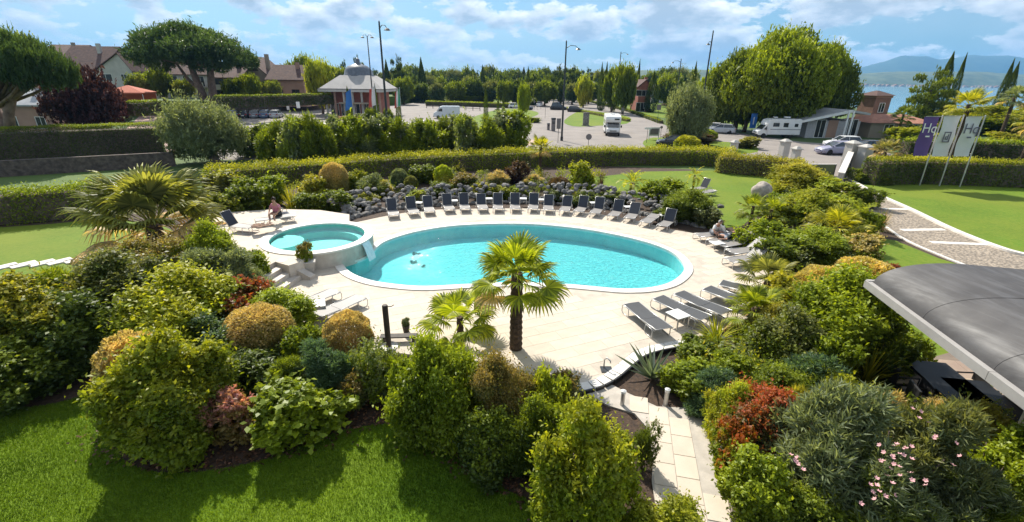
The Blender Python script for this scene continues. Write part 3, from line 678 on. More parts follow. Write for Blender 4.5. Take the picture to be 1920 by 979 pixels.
for x, y in cells:
    q = clip_tile(x, y)
    if all(inside(p, D2) for p in q) and not any(inside(p, COPE) for p in q) and not all(inside(p, TERR) for p in q): full.append((x, y))
full.sort(key=lambda p: math.hypot(*p))
def tile_mb(q, z0, z1, b=.006):
    m = MB(); c = (sum(p[0] for p in q)/4, sum(p[1] for p in q)/4); i_ = [(p[0]+(c[0]-p[0])*b*2, p[1]+(c[1]-p[1])*b*3) for p in q]
    m.v = [(*p, z0) for p in q]+[(*p, z1-b*.4) for p in q]+[(*p, z1) for p in i_]
    m.f = [(i, (i+1) % 4, 4+(i+1) % 4, 4+i) for i in range(4)]+[(4+i, 4+(i+1) % 4, 8+(i+1) % 4, 8+i) for i in range(4)]+[(8, 9, 10, 11)]; return m
_t = tile_mb([(-tl/2+.003, -tw_/2+.003), (tl/2-.003, -tw_/2+.003), (tl/2-.003, tw_/2-.003), (-tl/2+.003, tw_/2-.003)], -.012, 0).build('tile', M_TRAV); TM = _t.data; bpy.data.objects.remove(_t)
for x, y in full[:300]: link('tile', TM, deck, (x, y, DZ+rnd.uniform(-.001, .001)), (0, 0, th))
rest = MB()
for x, y in full[300:]: m_ = tile_mb(clip_tile(x, y), DZ-.012, DZ); rest.add(m_.v, m_.f)
o = rest.build('tiles', M_TRAV, deck); o['kind'] = 'stuff'
# random colour per far tile (islands)
t = M_TRAV.node_tree; oi = [x for x in t.nodes if x.type == 'OBJECT_INFO'][0]; ge = t.nodes.new('ShaderNodeNewGeometry')
hs = [x for x in t.nodes if x.type == 'HUE_SAT'][0]; 
rv = math_(t, 'FRACT', math_(t, 'ADD', oi.outputs['Random'], ge.outputs['Random Per Island']))
t.links.new(math_(t, 'ADD', math_(t, 'MULTIPLY', rv, .13), .935), hs.inputs['Value'])
# planted edge with its dark drain slot
edge = spline(gl([(1010,724),(1085,721),(1132,705),(1172,674),(1198,657),(1243,645),(1300,636)], DZ), 3, False)
ke = empty('deck_kerb'); ke['kind'] = 'structure'
for i in range(len(edge)-1):
    a, c = edge[i], edge[i+1]; d = (c-a).normalized(); nr = Vector((d.y, -d.x)); g = .01
    a_, c_ = a+d*g, c-d*g
    MB().prism([tuple(a_+nr*-.02), tuple(c_+nr*-.02), tuple(c_+nr*.30), tuple(a_+nr*.30)], -.01, DZ+.025).build('kerb_stone', M_COPE, ke)
    MB().prism([tuple(a+nr*.31), tuple(c+nr*.31), tuple(c+nr*.36), tuple(a+nr*.36)], -.02, DZ+.05+.0005*(i % 3)).build('edge_rail', M_BLACK, ke)
    for k in range(3):
        m = a.lerp(c, (k+.5)/3)+nr*.335; MB().tube([(m.x+math.cos(t)*.045*d.x, m.y+math.cos(t)*.045*d.y, DZ+.0-.07+.05*math.sin(t)) for t in np.linspace(0, 5.2, 8)], .011, 4).build('scroll', M_BLACK, ke) if False else None
# flagstone path to the deck
PATHPX = [(1070,722),(1125,710),(1180,738),(1232,762),(1312,766),(1324,805),(1338,850),(1352,900),(1366,950),(1385,1010),(1290,1010),(1230,950),(1222,900),(1226,850),(1212,800),(1190,775),(1140,760)]
PATH = gl(PATHPX, .05); po = sheet('path', PATH, .05, mat('path_joint', (.50, .45, .39), .8, scale=4), skirt=.06)
pd = (G(1345, 900)-G(1322, 800)).to_2d().normalized(); pn = Vector((-pd.y, pd.x)); pc = G(1280, 840).to_2d(); th2 = math.atan2(pd.y, pd.x)
for a in range(-9, 9):
    for c in range(-5, 6):
        sx, sy = .62, .46; ctr = pc+pd*(a*sx+(.31 if c % 2 else 0))+pn*c*sy
        q = [tuple(ctr+pd*u+pn*v) for u, v in ((-sx/2+.007, -sy/2+.007), (sx/2-.007, -sy/2+.007), (sx/2-.007, sy/2-.007), (-sx/2+.007, sy/2-.007))]
        if sum(inside(p, PATH) for p in q) >= 3 and all(inside(p, offset(PATH, .14)) for p in q): tile_mb(q, .045, .065+rnd.uniform(0, .003)).build('tile', M_TRAV, po)
kb = MB(); kr = gl([(1316,768),(1328,805),(1342,850),(1356,900),(1371,950),(1392,1010)], .1)
for i in range(len(kr)-1):
    d = (kr[i+1]-kr[i]).normalized(); nr = Vector((d.y, -d.x)); nr = nr if nr.x > 0 else -nr
    q = [kr[i], kr[i+1]-d*.012, kr[i+1]-d*.012+nr*.18, kr[i]+nr*.18]; kb2 = MB().prism([tuple(p) for p in q], -.01, .30); kb2.build('kerb_stone', M_TRAVW, po)
# cobbled drive with pale kerbs
M_COB = mat('cobbles', (.42, .345, .265), .85, (.31, .255, .20), scale=.8, bump=.0)
t = M_COB.node_tree; tcn = t.nodes.new('ShaderNodeTexCoord'); vo = N(t, 'ShaderNodeTexVoronoi', Scale=7.0); t.links.new(tcn.outputs['Object'], vo.inputs['Vector'])
p_ = t.nodes['Principled BSDF']; src = p_.inputs['Base Color'].links[0].from_socket; hv = math_(t, 'SUBTRACT', 1.0, vo.outputs['Distance'])
bp = N(t, 'ShaderNodeBump', Strength=1.0, Distance=.06); t.links.new(hv, bp.inputs['Height']); t.links.new(bp.outputs[0], p_.inputs['Normal'])
t.links.new(mixc(t, ramp(t, vo.outputs['Distance'], [(.3, 0), (.65, .75)]), src, (.17, .14, .11)), p_.inputs['Base Color'])
DR = [(1553,338),(1590,338),(1640,366),(1705,396),(1780,432),(1860,464),(1925,483),(2100,520),(2100,580),(1830,505),(1760,478),(1680,440),(1610,385),(1570,356)]
sheet('driveway', spline(gl(DR), 3), .022, M_COB)
def strip(name, pts, w, z0, z1, m, kind='structure'):
    k = MB(); pts = spline(pts, 4, False); L = offset(pts, 0)
    for i in range(len(pts)-1):
        d = (pts[i+1]-pts[i]).normalized(); nr = Vector((d.y, -d.x))*w/2; e0 = (pts[i+1]-pts[max(i-1, 0)]).normalized(); e1 = (pts[min(i+2, len(pts)-1)]-pts[i]).normalized()
        n0, n1_ = Vector((e0.y, -e0.x))*w/2, Vector((e1.y, -e1.x))*w/2
        k.prism([tuple(pts[i]-n0), tuple(pts[i]+n0), tuple(pts[i+1]+n1_), tuple(pts[i+1]-n1_)], z0, z1)
    o = k.build(name, m); 
    if kind: o['kind'] = kind
    return o
strip('kerb', gl([(1592,338),(1642,365),(1708,395),(1782,431),(1862,463),(1928,482),(2100,519)]), .30, -.01, .13, M_COPE)
strip('kerb', gl([(1572,358),(1612,387),(1682,442),(1762,480),(1832,507)]), .16, -.01, .06, M_COPE)
for a, c in (((1655,392),(1700,393)), ((1690,432),(1770,431)), ((1745,455),(1850,459))):
    strip('drive_band', gl([a, ((a[0]+c[0])/2, (a[1]+c[1])/2), c]), .35, .0, .03, M_COPE)
# asphalt, plaza, verges beyond the hedge
sheet('car_park', gl([(250,262),(255,228),(430,214),(640,203),(780,193),(930,191),(985,192),(1040,182),(1110,183),(1180,207),(1255,238),(1360,246),(1500,266),(1640,276),(1700,300),(1640,330),(1560,345),(1480,325),(1300,296),(1000,284),(700,298),(420,300)]), .008, M_ASPH)
sheet('road', gl([(940,192),(985,192),(1040,182),(1080,160),(1060,158),(960,170)]), .010, M_ASPH)
sheet('plaza', gl([(150,245),(235,243),(270,210),(305,210),(312,242),(330,262),(330,290),(240,290)]), .012, M_PINK)
sheet('footpath', gl([(840,285),(1000,262),(1010,270),(860,292)]), .014, M_PINK)
sheet('verge', spline(gl([(1058,226),(1090,208),(1140,212),(1180,220),(1175,232),(1120,236),(1075,237)]), 3), .016, M_LAWN2)
sheet('verge', spline(gl([(1160,196),(1200,194),(1252,196),(1256,218),(1230,220),(1190,207)]), 3), .018, M_LAWN2)
sheet('verge', spline(gl([(1205,270),(1225,258),(1290,262),(1400,270),(1420,285),(1350,290),(1240,284)]), 3), .016, M_LAWN2)
sheet('verge', gl([(1340,222),(1400,222),(1410,238),(1350,240)]), .018, M_LAWN2)
sheet('verge', spline(gl([(935,205),(985,206),(1010,212),(990,222),(900,240),(800,245),(850,232)]), 3), .016, M_LAWN2)
sheet('verge', gl([(390,312),(1000,276),(1000,290),(700,306),(395,330)]), .016, M_LAWN2)
sheet('verge', gl([(795,178),(960,180),(1000,190),(900,192),(800,188)]), .018, M_LAWN2)
M_LINE = mat('road_paint', (.75, .74, .72), .7)
for k in range(9):
    x = 560+k*38; q = gl([(x, 228-k*.6), (x+3, 228-k*.6), (x+34, 242-k*.6), (x+30, 242-k*.6)]); sheet('road_marking', q, .020+.0005*k, M_LINE)
# rising ground behind the car park on the left, held by a rubble wall
RZ = 2.6
rp = gl([(250,232),(430,211),(640,200)])+[Vector((2, 150)), Vector((30, 420)), Vector((-500, 500)), Vector((-400, 60))]+gl([(60,244)])[:0]
RAISE = [Vector((-400, 75))]+[G(-100, 226).to_2d(), G(250, 218).to_2d(), G(430, 211).to_2d(), G(632, 204).to_2d()]+[Vector((-36, 150)), Vector((-30, 300)), Vector((-400, 400))]
sheet('bank', RAISE, RZ, M_FIELD, skirt=RZ)
wl = MB()
for a, c in ((G(430, 212).to_2d(), G(634, 204.6).to_2d()),):
    d = (c-a).normalized(); nr = Vector((d.y, -d.x))*.3; wl.prism([tuple(a+nr), tuple(c+nr), tuple(c), tuple(a)], 0, 1.3)
tag(wl.build('retaining_wall', M_WALLS), 'low rubble retaining wall behind the row of parked cars', 'wall')
wl = MB(); a, c = G(-200, 345).to_2d(), G(330, 312).to_2d(); d = (c-a).normalized(); nr = Vector((d.y, -d.x))*.4
wl.prism([tuple(a), tuple(c), tuple(c-nr), tuple(a-nr)], 0, 1.25); tag(wl.build('garden_wall', M_WALLS), 'long shaded rubble wall below the dark clipped hedge', 'wall')
# hills
def hill(name, pts, D, depth, seed, m, base=-5.0):
    """pts: (px, py of crest). A ridge with real depth, folded by noise"""
    k = MB(); nx, ny = 140, 14; xs = np.linspace(pts[0][0], pts[-1][0], nx); cy = np.interp(xs, [p[0] for p in pts], [p[1] for p in pts])
    for i in range(nx):
        p = atY(xs[i], cy[i], D); d = Vector((p.x, p.y)).normalized()
        for j in range(ny):
            t = j/(ny-1); env = math.sin(min(t/.55, 1)*math.pi/2)**.9 if t < .55 else math.cos((t-.55)/.45*math.pi/2)
            nz = noise.fractal(Vector((xs[i]*.012+seed, t*3.0, seed)), 1.0, 2.0, 4)
            z = base+(p.z-base)*env*(1+.10*nz*(1-abs(t-.55)*1.2)); q = Vector((p.x, p.y))+d*(t-.55)*depth
            k.v.append((q.x, q.y, z))
    k.f = [(i*ny+j, (i+1)*ny+j, (i+1)*ny+j+1, i*ny+j+1) for i in range(nx-1) for j in range(ny-1)]
    return tag(k.build(name, m, smooth=True), kind='structure')
M_HILL = mat('wooded_hill', (.07, .11, .045), .95, (.04, .07, .03), scale=.006, detail=10); M_HILL2 = mat('far_shore', (.13, .16, .08), .95, (.05, .08, .04), scale=.012, detail=12)
hill('mountains', [(1560,140),(1600,132),(1640,121),(1690,109),(1735,106),(1765,111),(1790,106),(1830,101),(1890,102),(1920,106),(2100,98),(2500,120)], 7600, 2600, 3.1, M_HILL)
hill('hills', [(1560,141),(1620,138),(1700,133),(1780,134),(1850,136),(1920,138),(2200,135),(2500,140)], 3400, 1000, 5.7, M_HILL2)
hill('hills', [(560,136),(700,136),(900,139),(1100,137),(1200,131),(1290,131),(1370,135),(1450,139),(1560,148)], 2300, 900, 8.2, M_HILL2, 0)
hill('hills', [(-300,124),(0,128),(200,128),(450,132),(600,140),(760,147)], 900, 300, 9.9, M_HILL, 0)
# ------------------------------------------------------------------ vegetation
# hedges
hedge(gl([(-260,438),(-60,424),(60,414),(190,402)]), 1.3, 1.75, .13, 330, 'green', 'loose glossy laurel hedge behind the lawn at the left edge', 'bright', .16, gaps=.26)
hedge(gl([(-300,330),(-60,318),(150,304),(312,295)]), 1.8, 3.3, .10, 300, 'deep', 'long clipped dark green hedge above the rubble wall', 'green', .05, m=LEAF)
hedge(gl([(392,357),(520,345),(700,329),(900,316),(1010,311),(1150,308),(1290,308),(1375,312)]), 1.5, 1.5, .15, 230, 'green', 'long flat topped hedge closing off the pool garden', 'yg', .15)
hedge(gl([(1345,322),(1420,328),(1500,335)]), 1.4, 1.5, .16, 230, 'olive', 'yellow topped hedge running up to the white gate pillars', 'yel', .14, tipthr=.0)
hedge(gl([(1625,345),(1720,342),(1850,347),(2050,356),(2300,372)]), 1.5, 2.0, .15, 220, 'dark', 'tall clipped hedge behind the three leaning banners', 'yg', .10)
hedge(gl([(1690,300),(1800,302),(1930,308),(2200,322)]), 1.6, 2.2, .2, 120, 'deep', 'second dark clipped hedge beyond the banners', 'bright', .12)
for pts, h, lab in (([(408,203),(500,200),(622,195)], 2.0, 'trimmed dark hedge above the row of parked cars'), ([(245,218),(300,214)], 1.8, 'short dark hedge beside the red garden tent')):
    hedge([G(x, y, RZ).to_2d() for x, y in pts], 1.6, h, .22, 90, 'deep', lab, 'green', .07, z0=RZ)
hedge([G(x, y, RZ).to_2d() for x, y in [(20,226),(120,224),(205,222)]], 1.0, .9, .2, 90, 'dark', 'low hedge in front of the salmon coloured bungalow', 'bright', .08, z0=RZ) if False else None
hedge(gl([(800,198),(880,200),(960,203)]), 1.6, 1.3, .25, 60, 'dark', 'low dark hedge on the bank beyond the white van', 'bright', .1)
hedge(gl([(1062,205),(1130,218),(1178,228)]), .9, .5, .2, 80, 'olive', 'low hedge strip on the traffic island behind the camper', 'bright', .1)
hedge(gl([(1100,190),(1180,210),(1240,232)]), .8, .6, .2, 80, 'deep', 'low dark hedge edging the green roundabout lawn', 'green', .06)
# row of oleanders behind the hedge
TENS = ['', '', 'twenty', 'thirty', 'forty']
ORD = ['leftmost', 'second', 'third', 'fourth', 'fifth', 'sixth', 'seventh', 'eighth', 'ninth', 'tenth', 'eleventh', 'twelfth', 'thirteenth', 'fourteenth', 'fifteenth', 'sixteenth', 'seventeenth', 'eighteenth', 'nineteenth', 'twentieth']
def nth(i):
    w = ['first', 'second', 'third', 'fourth', 'fifth', 'sixth', 'seventh', 'eighth', 'ninth']+ORD[9:19]
    if i < 19: return w[i]
    t, u = divmod(i+1, 10); return ({2: 'twentieth', 3: 'thirtieth', 4: 'fortieth'}[t] if u == 0 else TENS[t]+'-'+w[u-1])
xs_ = [520+26*k for k in range(18)]
for i, x in enumerate(xs_):
    y = 268-(x-540)*.030+rnd.uniform(-2, 2)
    bush(['ole2', 'mid1', 'mid2'][i % 3], x, y, rnd.uniform(62, 80), rnd.uniform(4.1, 4.8), ['dark', 'green', 'grey', 'dark'][i % 4], '%s tall shrub from the left in the oleander screen by the car park' % ORD[i], ['green', 'grey', 'bright'][i % 3], 'oleander_shrub', group='oleander screen along the car park')
# foreground shrubs: kind, px, py, width px, height m, colour, tip, label
FG = [
 ('big1', 48, 610, 230, 2.6, 'dark', 'yel', 'tall shrub with orange yellow tips at the left edge of the front bed'),
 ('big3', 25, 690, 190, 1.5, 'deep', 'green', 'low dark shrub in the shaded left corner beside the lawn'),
 ('big3', 165, 615, 190, 2.3, 'deep', 'dark', 'glossy dark shrub right of the yellow tipped one at the left edge'),
 ('big2', 225, 545, 190, 2.5, 'dark', 'olive', 'dark rounded shrub in front of the white stepping stones'),
 ('fine1', 250, 500, 160, 2.3, 'green', 'bronze', 'bronze topped shrub just right of the stepping stones'),
 ('big2', 345, 580, 210, 2.4, 'bright', 'yg', 'broad yellow green shrub in the middle of the left bed'),
 ('ole', 375, 520, 140, 2.2, 'green', 'grey', 'grey green shrub under the large fan palm'),
 ('ole', 435, 520, 120, 2.0, 'grey', 'grey', 'pale silvery shrub beside the terrace steps'),
 ('big2', 398, 478, 100, 2.3, 'green', 'bright', 'green shrub hiding the left edge of the tub terrace'),
 ('ole2', 440, 492, 90, 1.9, 'bright', 'grey', 'light green shrub against the terrace wall left of the steps'),
 ('mid1', 462, 505, 80, 1.6, 'green', 'bright', 'small green shrub at the top of the terrace steps'),
 ('mid1', 440, 572, 130, 1.8, 'olive', 'red', 'red orange tipped shrub below the terrace steps'),
 ('big2', 520, 588, 140, 1.5, 'bright', 'bright', 'bright green shrub in front of the pair of loungers'),
 ('big1', 395, 640, 150, 1.6, 'dark', 'blue', 'dark bluish shrub left of the large golden dome'),
 ('ball', 486, 618, 146, 1.75, 'sage', 'tan', 'large golden dome shrub in the left bed'),
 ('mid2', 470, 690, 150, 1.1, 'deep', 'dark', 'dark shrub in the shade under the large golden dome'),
 ('big1', 302, 745, 215, 2.5, 'green', 'yg', 'big leafy shrub standing at the edge of the front lawn'),
 ('ball2', 245, 690, 120, 2.35, 'bronze', 'tan', 'tan flowered shrub on the left flank of the big lawn edge shrub'),
 ('ball', 650, 628, 98, 1.7, 'bronze', 'tan', 'small bronze dome shrub left of the dark shower post'),
 ('ole', 600, 690, 120, 1.7, 'blue', 'blue', 'blue green feathery shrub between the golden and bronze domes'),
 ('ole', 540, 715, 110, 1.4, 'blue', 'green', 'small blue green shrub right of the golden dome'),
 ('broad', 560, 775, 190, 1.3, 'bright', 'green', 'broad leaved bright green shrub on the lawn edge'),
 ('mid1', 445, 778, 110, 1.3, 'bronze', 'pink', 'pinkish bronze shrub left of the broad leaved one'),
 ('airy', 705, 690, 105, 1.8, 'green', 'grey', 'thin airy shrub through which the ground shows, under the shower post'),
 ('big2', 826, 742, 180, 2.5, 'green', 'bright', 'tall green shrub left of the brown one in the front bed'),
 ('big3', 760, 745, 60, 2.0, 'green', 'bright', 'narrow green shrub leaning on the tall green one'),
 ('fine1', 950, 748, 125, 2.15, 'olive', 'bronze', 'brownish green shrub in front of the central palm trunk'),
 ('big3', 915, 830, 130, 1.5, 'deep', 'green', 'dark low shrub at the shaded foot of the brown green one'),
 ('big2', 1010, 810, 110, 2.0, 'dark', 'green', 'dark green shrub wedged behind the big bright one'),
 ('mid1', 1020, 760, 75, 1.9, 'yg', 'lime', 'small lime topped shrub behind the big bright one'),
 ('big1', 1112, 855, 214, 2.75, 'bright', 'yg', 'big bright green shrub left of the flagstone path'),
 ('airy', 1208, 835, 56, 1.2, 'dark', 'dark', 'dark twiggy shrub overhanging the flagstone path'),
 ('big1', 1265, 1000, 180, 1.3, 'bright', 'yg', 'bright green shrub at the bottom edge beside the path'),
 ('mid2', 1060, 725, 70, 1.1, 'grey', 'bronze', 'small sprig shrub against the deck kerb'),
 ('big2', 1365, 775, 95, 1.7, 'yg', 'lime', 'yellow green shrub right of the flagstone path'),
 ('big2', 1425, 790, 160, 1.9, 'olive', 'red', 'orange red shrub right of the flagstone path'),
 ('mid2', 1385, 850, 105, 1.3, 'green', 'red', 'small red shrub against the path kerb'),
 ('big3', 1440, 920, 140, 1.6, 'green', 'bright', 'green shrub at the bottom right of the path'),
 ('ole', 1565, 850, 230, 2.7, 'grey', 'grey', 'grey green oleander with pink flowers left of its neighbour'),
 ('ole', 1720, 850, 210, 2.7, 'grey', 'olive', 'grey green oleander below the terrace tables'),
 ('ole', 1640, 920, 200, 2.1, 'green', 'grey', 'low oleander at the bottom edge between its two taller neighbours'),
 ('big2', 1520, 970, 160, 1.3, 'dark', 'green', 'dark shrub at the bottom edge under the oleanders'),
 ('fine1', 1850, 812, 170, 1.2, 'bronze', 'yel', 'bronze yellow shrub below the terrace'),
 ('big3', 1890, 880, 170, 2.0, 'green', 'bright', 'green shrub in the bottom right corner'),
 ('ole', 1800, 930, 180, 1.8, 'green', 'grey', 'green oleander near the bottom right corner'),
 ('mid1', 1295, 705, 120, 1.0, 'green', 'bright', 'low green shrub right of the blue agave'),
 ('ole', 1340, 730, 110, 1.1, 'blue', 'blue', 'low bluish shrub above the yellow one by the path'),
 ('mid2', 1390, 700, 110, 1.1, 'bright', 'green', 'fresh green shrub below the near fan palm'),
 ('mid1', 1310, 665, 100, .7, 'dark', 'green', 'low dark ground shrub behind the kerb and below the loungers'),
 ('big2', 1460, 735, 120, 1.3, 'dark', 'green', 'dark green shrub above the orange red one'),
 ('ole2', 1530, 715, 130, 1.4, 'green', 'blue', 'loose green shrub left of the yellow strap leaved plant'),
 ('big1', 1490, 640, 150, 2.0, 'green', 'olive', 'mid green shrub right of the near fan palm'),
 ('big2', 1590, 600, 190, 2.6, 'green', 'bright', 'large green shrub at the tip of the dark roof'),
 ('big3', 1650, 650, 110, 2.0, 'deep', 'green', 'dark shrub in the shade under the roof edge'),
 ('mid1', 1700, 655, 90, 1.2, 'bright', 'bright', 'bright shrub glimpsed under the roof edge'),
 ('ball', 1545, 545, 130, 2.1, 'gold', 'gold', 'golden yellow shrub left of the roof tip'),
 ('ball2', 1620, 520, 120, 1.7, 'bronze', 'gold', 'bronze gold clipped shrub behind the roof tip'),
 ('mid1', 1470, 560, 110, 1.8, 'yg', 'yel', 'yellowish shrub between the fan palms and the roof'),
 ('big2', 1530, 460, 150, 1.7, 'green', 'bright', 'green shrub below the spreading palm on the right bank'),
 ('mid2', 1605, 462, 90, 1.4, 'green', 'tan', 'rounded shrub with orange buff top beside the drive'),
 ('mid1', 1655, 508, 60, .6, 'red', 'red', 'low red shrub on the grass behind the roof'),
 ('mid1', 1470, 470, 110, 1.5, 'dark', 'green', 'dark shrub behind the pale loungers on the right'),
 ('mid2', 1420, 440, 90, 1.5, 'bright', 'bright', 'bright green shrub behind the sunbathers'),
 ('big1', 1515, 385, 130, 1.7, 'bright', 'yg', 'yellow green shrub on the bank behind the boulder'),
 ('mid1', 1465, 395, 80, 1.2, 'green', 'yg', 'green shrub just right of the pale boulder'),
 ('mid2', 1580, 390, 110, 1.5, 'yg', 'lime', 'lime green shrub beside the bend of the drive'),
 ('big2', 1495, 335, 110, 2.0, 'yg', 'yel', 'tall yellow green shrub near the white gate wall'),
 ('mid1', 1550, 355, 90, 1.5, 'yg', 'lime', 'lime shrub at the head of the cobbled drive'),
 ('mid2', 1620, 370, 70, 1.2, 'green', 'dark', 'dark green mound at the edge of the cobbled drive'),
 ('mid1', 1560, 420, 100, 1.3, 'olive', 'yel', 'olive yellow shrub under the spreading palm'),
 ('mid1', 1612, 418, 80, 1.2, 'green', 'bright', 'green shrub left of the brown strap leaved plant'),
 ('mid2', 330, 655, 100, 1.7, 'bright', 'yg', 'lime tinted shrub squeezed between the big leafy shrub and golden dome'),
 ('ole', 130, 560, 130, 2.3, 'green', 'bright', 'feathery green shrub right of the yellow tipped one at the left edge'),
 ('fine1', 300, 535, 110, 2.0, 'sage', 'bronze', 'olive bronze shrub above the broad yellow green one'),
 ('mid1', 570, 645, 80, 1.2, 'bright', 'green', 'fresh green shrub tucked between the golden and bronze domes'),
 ('mid2', 655, 735, 70, .9, 'olive', 'bronze', 'low olive shrub right of the broad leaved one'),
 ('ole2', 735, 705, 80, 1.3, 'grey', 'bright', 'sparse pale shrub at the foot of the shower post'),
 ('mid2', 880, 790, 90, 1.4, 'green', 'yg', 'mid green shrub between the tall green and brownish ones'),
 ('ole2', 1490, 775, 110, 1.7, 'olive', 'yel', 'olive shrub with yellow tips right of the orange red one'),
 ('mid2', 1565, 745, 110, 1.3, 'bright', 'yg', 'bright shrub above the left oleander'),
 ('ole2', 1660, 775, 100, 1.2, 'sage', 'tan', 'buff green shrub just below the yellow green strap plant'),
 ('ole', 1765, 800, 120, 1.6, 'grey', 'tan', 'dry looking grey shrub in front of the dark tables'),
 ('mid1', 1555, 675, 100, 1.6, 'green', 'bright', 'green shrub between the arching fan palm and strap plant'),
 ('fine1', 1445, 612, 90, 1.4, 'sage', 'yel', 'fine leaved buff shrub behind the near fan palm'),
 ('mid2', 1345, 775, 60, 1.0, 'lime', 'yel', 'small lime shrub leaning over the path kerb'),
 # bank behind the loungers
 ('mid2', 410, 390, 90, 1.9, 'green', 'olive', 'green shrub just right of the large fan palm'),
 ('mid1', 455, 375, 90, 2.0, 'dark', 'green', 'dark green shrub behind the terrace lounger'),
 ('mid2', 500, 360, 80, 1.9, 'green', 'bright', 'fresh green shrub left of the yellow strap leaved plant'),
 ('mid1', 430, 345, 90, 1.7, 'olive', 'yg', 'olive shrub against the hedge right of the large fan palm'),
 ('mid1', 585, 355, 60, 1.8, 'yg', 'yel', 'yellow green shrub left of the golden ball behind the hot tub'),
 ('ball', 626, 338, 58, 2.6, 'sage', 'tan', 'golden ball shrub standing tall behind the hot tub'),
 ('mid1', 635, 378, 76, 1.4, 'dark', 'green', 'dark shrub at the foot of the golden ball behind the hot tub'),
 ('mid2', 585, 382, 70, 1.2, 'dark', 'green', 'low dark shrub between the yellow strap plant and golden ball'),
 ('mid1', 664, 340, 46, 1.7, 'green', 'yg', 'upright green shrub right of the golden ball'),
 ('ole2', 700, 345, 70, 1.7, 'green', 'grey', 'grey green shrub against the hedge, two plants right of the golden ball'),
 ('mid2', 682, 376, 50, .9, 'yg', 'yg', 'small yellow green mound at the left end of the stone bank'),
 ('mid1', 722, 352, 32, 1.2, 'gold', 'yel', 'small golden shrub on top of the stone bank'),
 ('ball2', 748, 335, 34, 1.5, 'blue', 'grey', 'small grey green ball shrub near the hedge'),
 ('ball2', 770, 345, 26, 1.2, 'green', 'olive', 'little green ball beside the grey green ball'),
 ('mid2', 776, 369, 54, 1.0, 'yg', 'lime', 'lime green cushion behind the second and third dark loungers'),
 ('mid1', 795, 325, 60, 1.5, 'dark', 'green', 'dark shrub left of the lime cone shrub'),
 ('ball2', 834, 330, 38, 2.0, 'yg', 'lime', 'upright lime cone shrub against the hedge'),
 ('mid1', 866, 345, 60, 1.3, 'dark', 'bronze', 'dark shrub right of the lime cone shrub'),
 ('mid2', 820, 356, 50, 1.0, 'dark', 'green', 'dark low shrub behind the fourth dark lounger'),
 ('mid1', 905, 360, 50, .95, 'lime', 'yel', 'bright lime clipped cushion behind the middle loungers'),
 ('mid1', 940, 361, 50, .95, 'green', 'yg', 'clipped green cushion right of the lime one'),
 ('mid2', 976, 361, 50, .95, 'green', 'bright', 'clipped fresh green cushion, the right one of the three'),
 ('ole2', 935, 335, 50, 1.3, 'grey', 'tan', 'pale buff shrub left of the wine red one'),
 ('mid2', 965, 325, 50, 1.9, 'wine', 'brown', 'wine red shrub in front of the hedge'),
 ('ole2', 1000, 338, 50, 1.2, 'grey', 'tan', 'pale buff shrub right of the wine red one'),
 ('ball2', 1048, 346, 46, 1.2, 'dark', 'brown', 'dark rounded shrub left of the bright yellow green tree shrub'),
 ('mid1', 1090, 333, 62, 2.0, 'bright', 'yg', 'bright yellow green shrub at the left end of the pool lawn'),
 ('spike2', 1127, 345, 36, 1.5, 'wine', 'wine', 'wine brown strap leaved plant at the left end of the pool lawn'),
 ('mid2', 1090, 372, 60, .9, 'dark', 'green', 'low dark shrub behind the right loungers of the dark row'),
 ('mid1', 1150, 372, 70, .8, 'dark', 'green', 'low green shrub below the feather palm on the pool lawn'),
 ('mid2', 1045, 368, 40, .8, 'dark', 'grey', 'small dark shrub amid the stones behind the loungers'),
 ('mid1', 1240, 360, 90, 1.7, 'green', 'bright', 'green shrub at the right end of the stone bank'),
 ('big2', 1290, 385, 110, 1.9, 'dark', 'green', 'dark shrub behind the last dark lounger on the right'),
 ('mid1', 1330, 408, 60, 1.1, 'olive', 'grey', 'olive shrub at the edge of the pool lawn'),
 ('mid2', 1250, 400, 70, .8, 'deep', 'green', 'low dark shrub right of the stones'),
 ('ball2', 1288, 270, 48, 2.0, 'bright', 'yg', 'clipped bright green ball rising above the hedge'),
 ('mid1', 1470, 380, 60, 1.0, 'green', 'bright', 'small green shrub behind the boulder'),
 # car park planting
 ('mid1', 480, 262, 90, 3.4, 'dark', 'green', 'dark shrub mass right of the grey olive tree'),
 ('mid2', 520, 255, 60, 3.0, 'green', 'bright', 'green shrub at the left end of the car park screen'),
 ('mid2', 690, 222, 56, 1.6, 'grey', 'grey', 'grey shrub in front of the brick pavilion'),
 ('mid1', 650, 226, 44, 1.3, 'red', 'bronze', 'reddish shrub at the corner of the car park'),
 ('ball2', 560, 170, 40, 3.0, 'olive', 'bright', 'round olive bush in front of the cream villa'),
 ('mid1', 1255, 195, 36, 1.2, 'brown', 'olive', 'brown creeping shrub on the roundabout lawn'),
 ('mid1', 1290, 258, 120, 1.2, 'brown', 'brown', 'brown ground cover mound under the grey olive on the right'),
 ('ball2', 1320, 252, 50, 1.6, 'green', 'bright', 'green bush at the right foot of the grey olive'),
 ('mid1', 1400, 268, 50, 1.2, 'olive', 'yel', 'straggly olive shrub behind the low white pillar'),
 ('mid2', 1620, 330, 60, 1.0, 'dark', 'green', 'dark mound beside the white gate wall'),
 ('mid1', 1655, 338, 40, .7, 'olive', 'yg', 'small round mound in front of the banner hedge'),
 ('big3', 1510, 232, 76, 3.0, 'deep', 'dark', 'dark shrub between the camper van and gate house'),
 ('mid2', 1720, 255, 100, 2.2, 'bright', 'yg', 'bright yellow green shrub left of the purple banner'),
 ('mid1', 1690, 245, 70, 2.0, 'yg', 'lime', 'lime shrub in front of the tiled gate house roof'),
 ('big1', 1860, 225, 190, 4.5, 'bright', 'yg', 'large spreading shrub bank behind the white banners'),
 ('big2', 1960, 230, 160, 4.8, 'green', 'yg', 'tall shrub at the right edge behind the banners'),
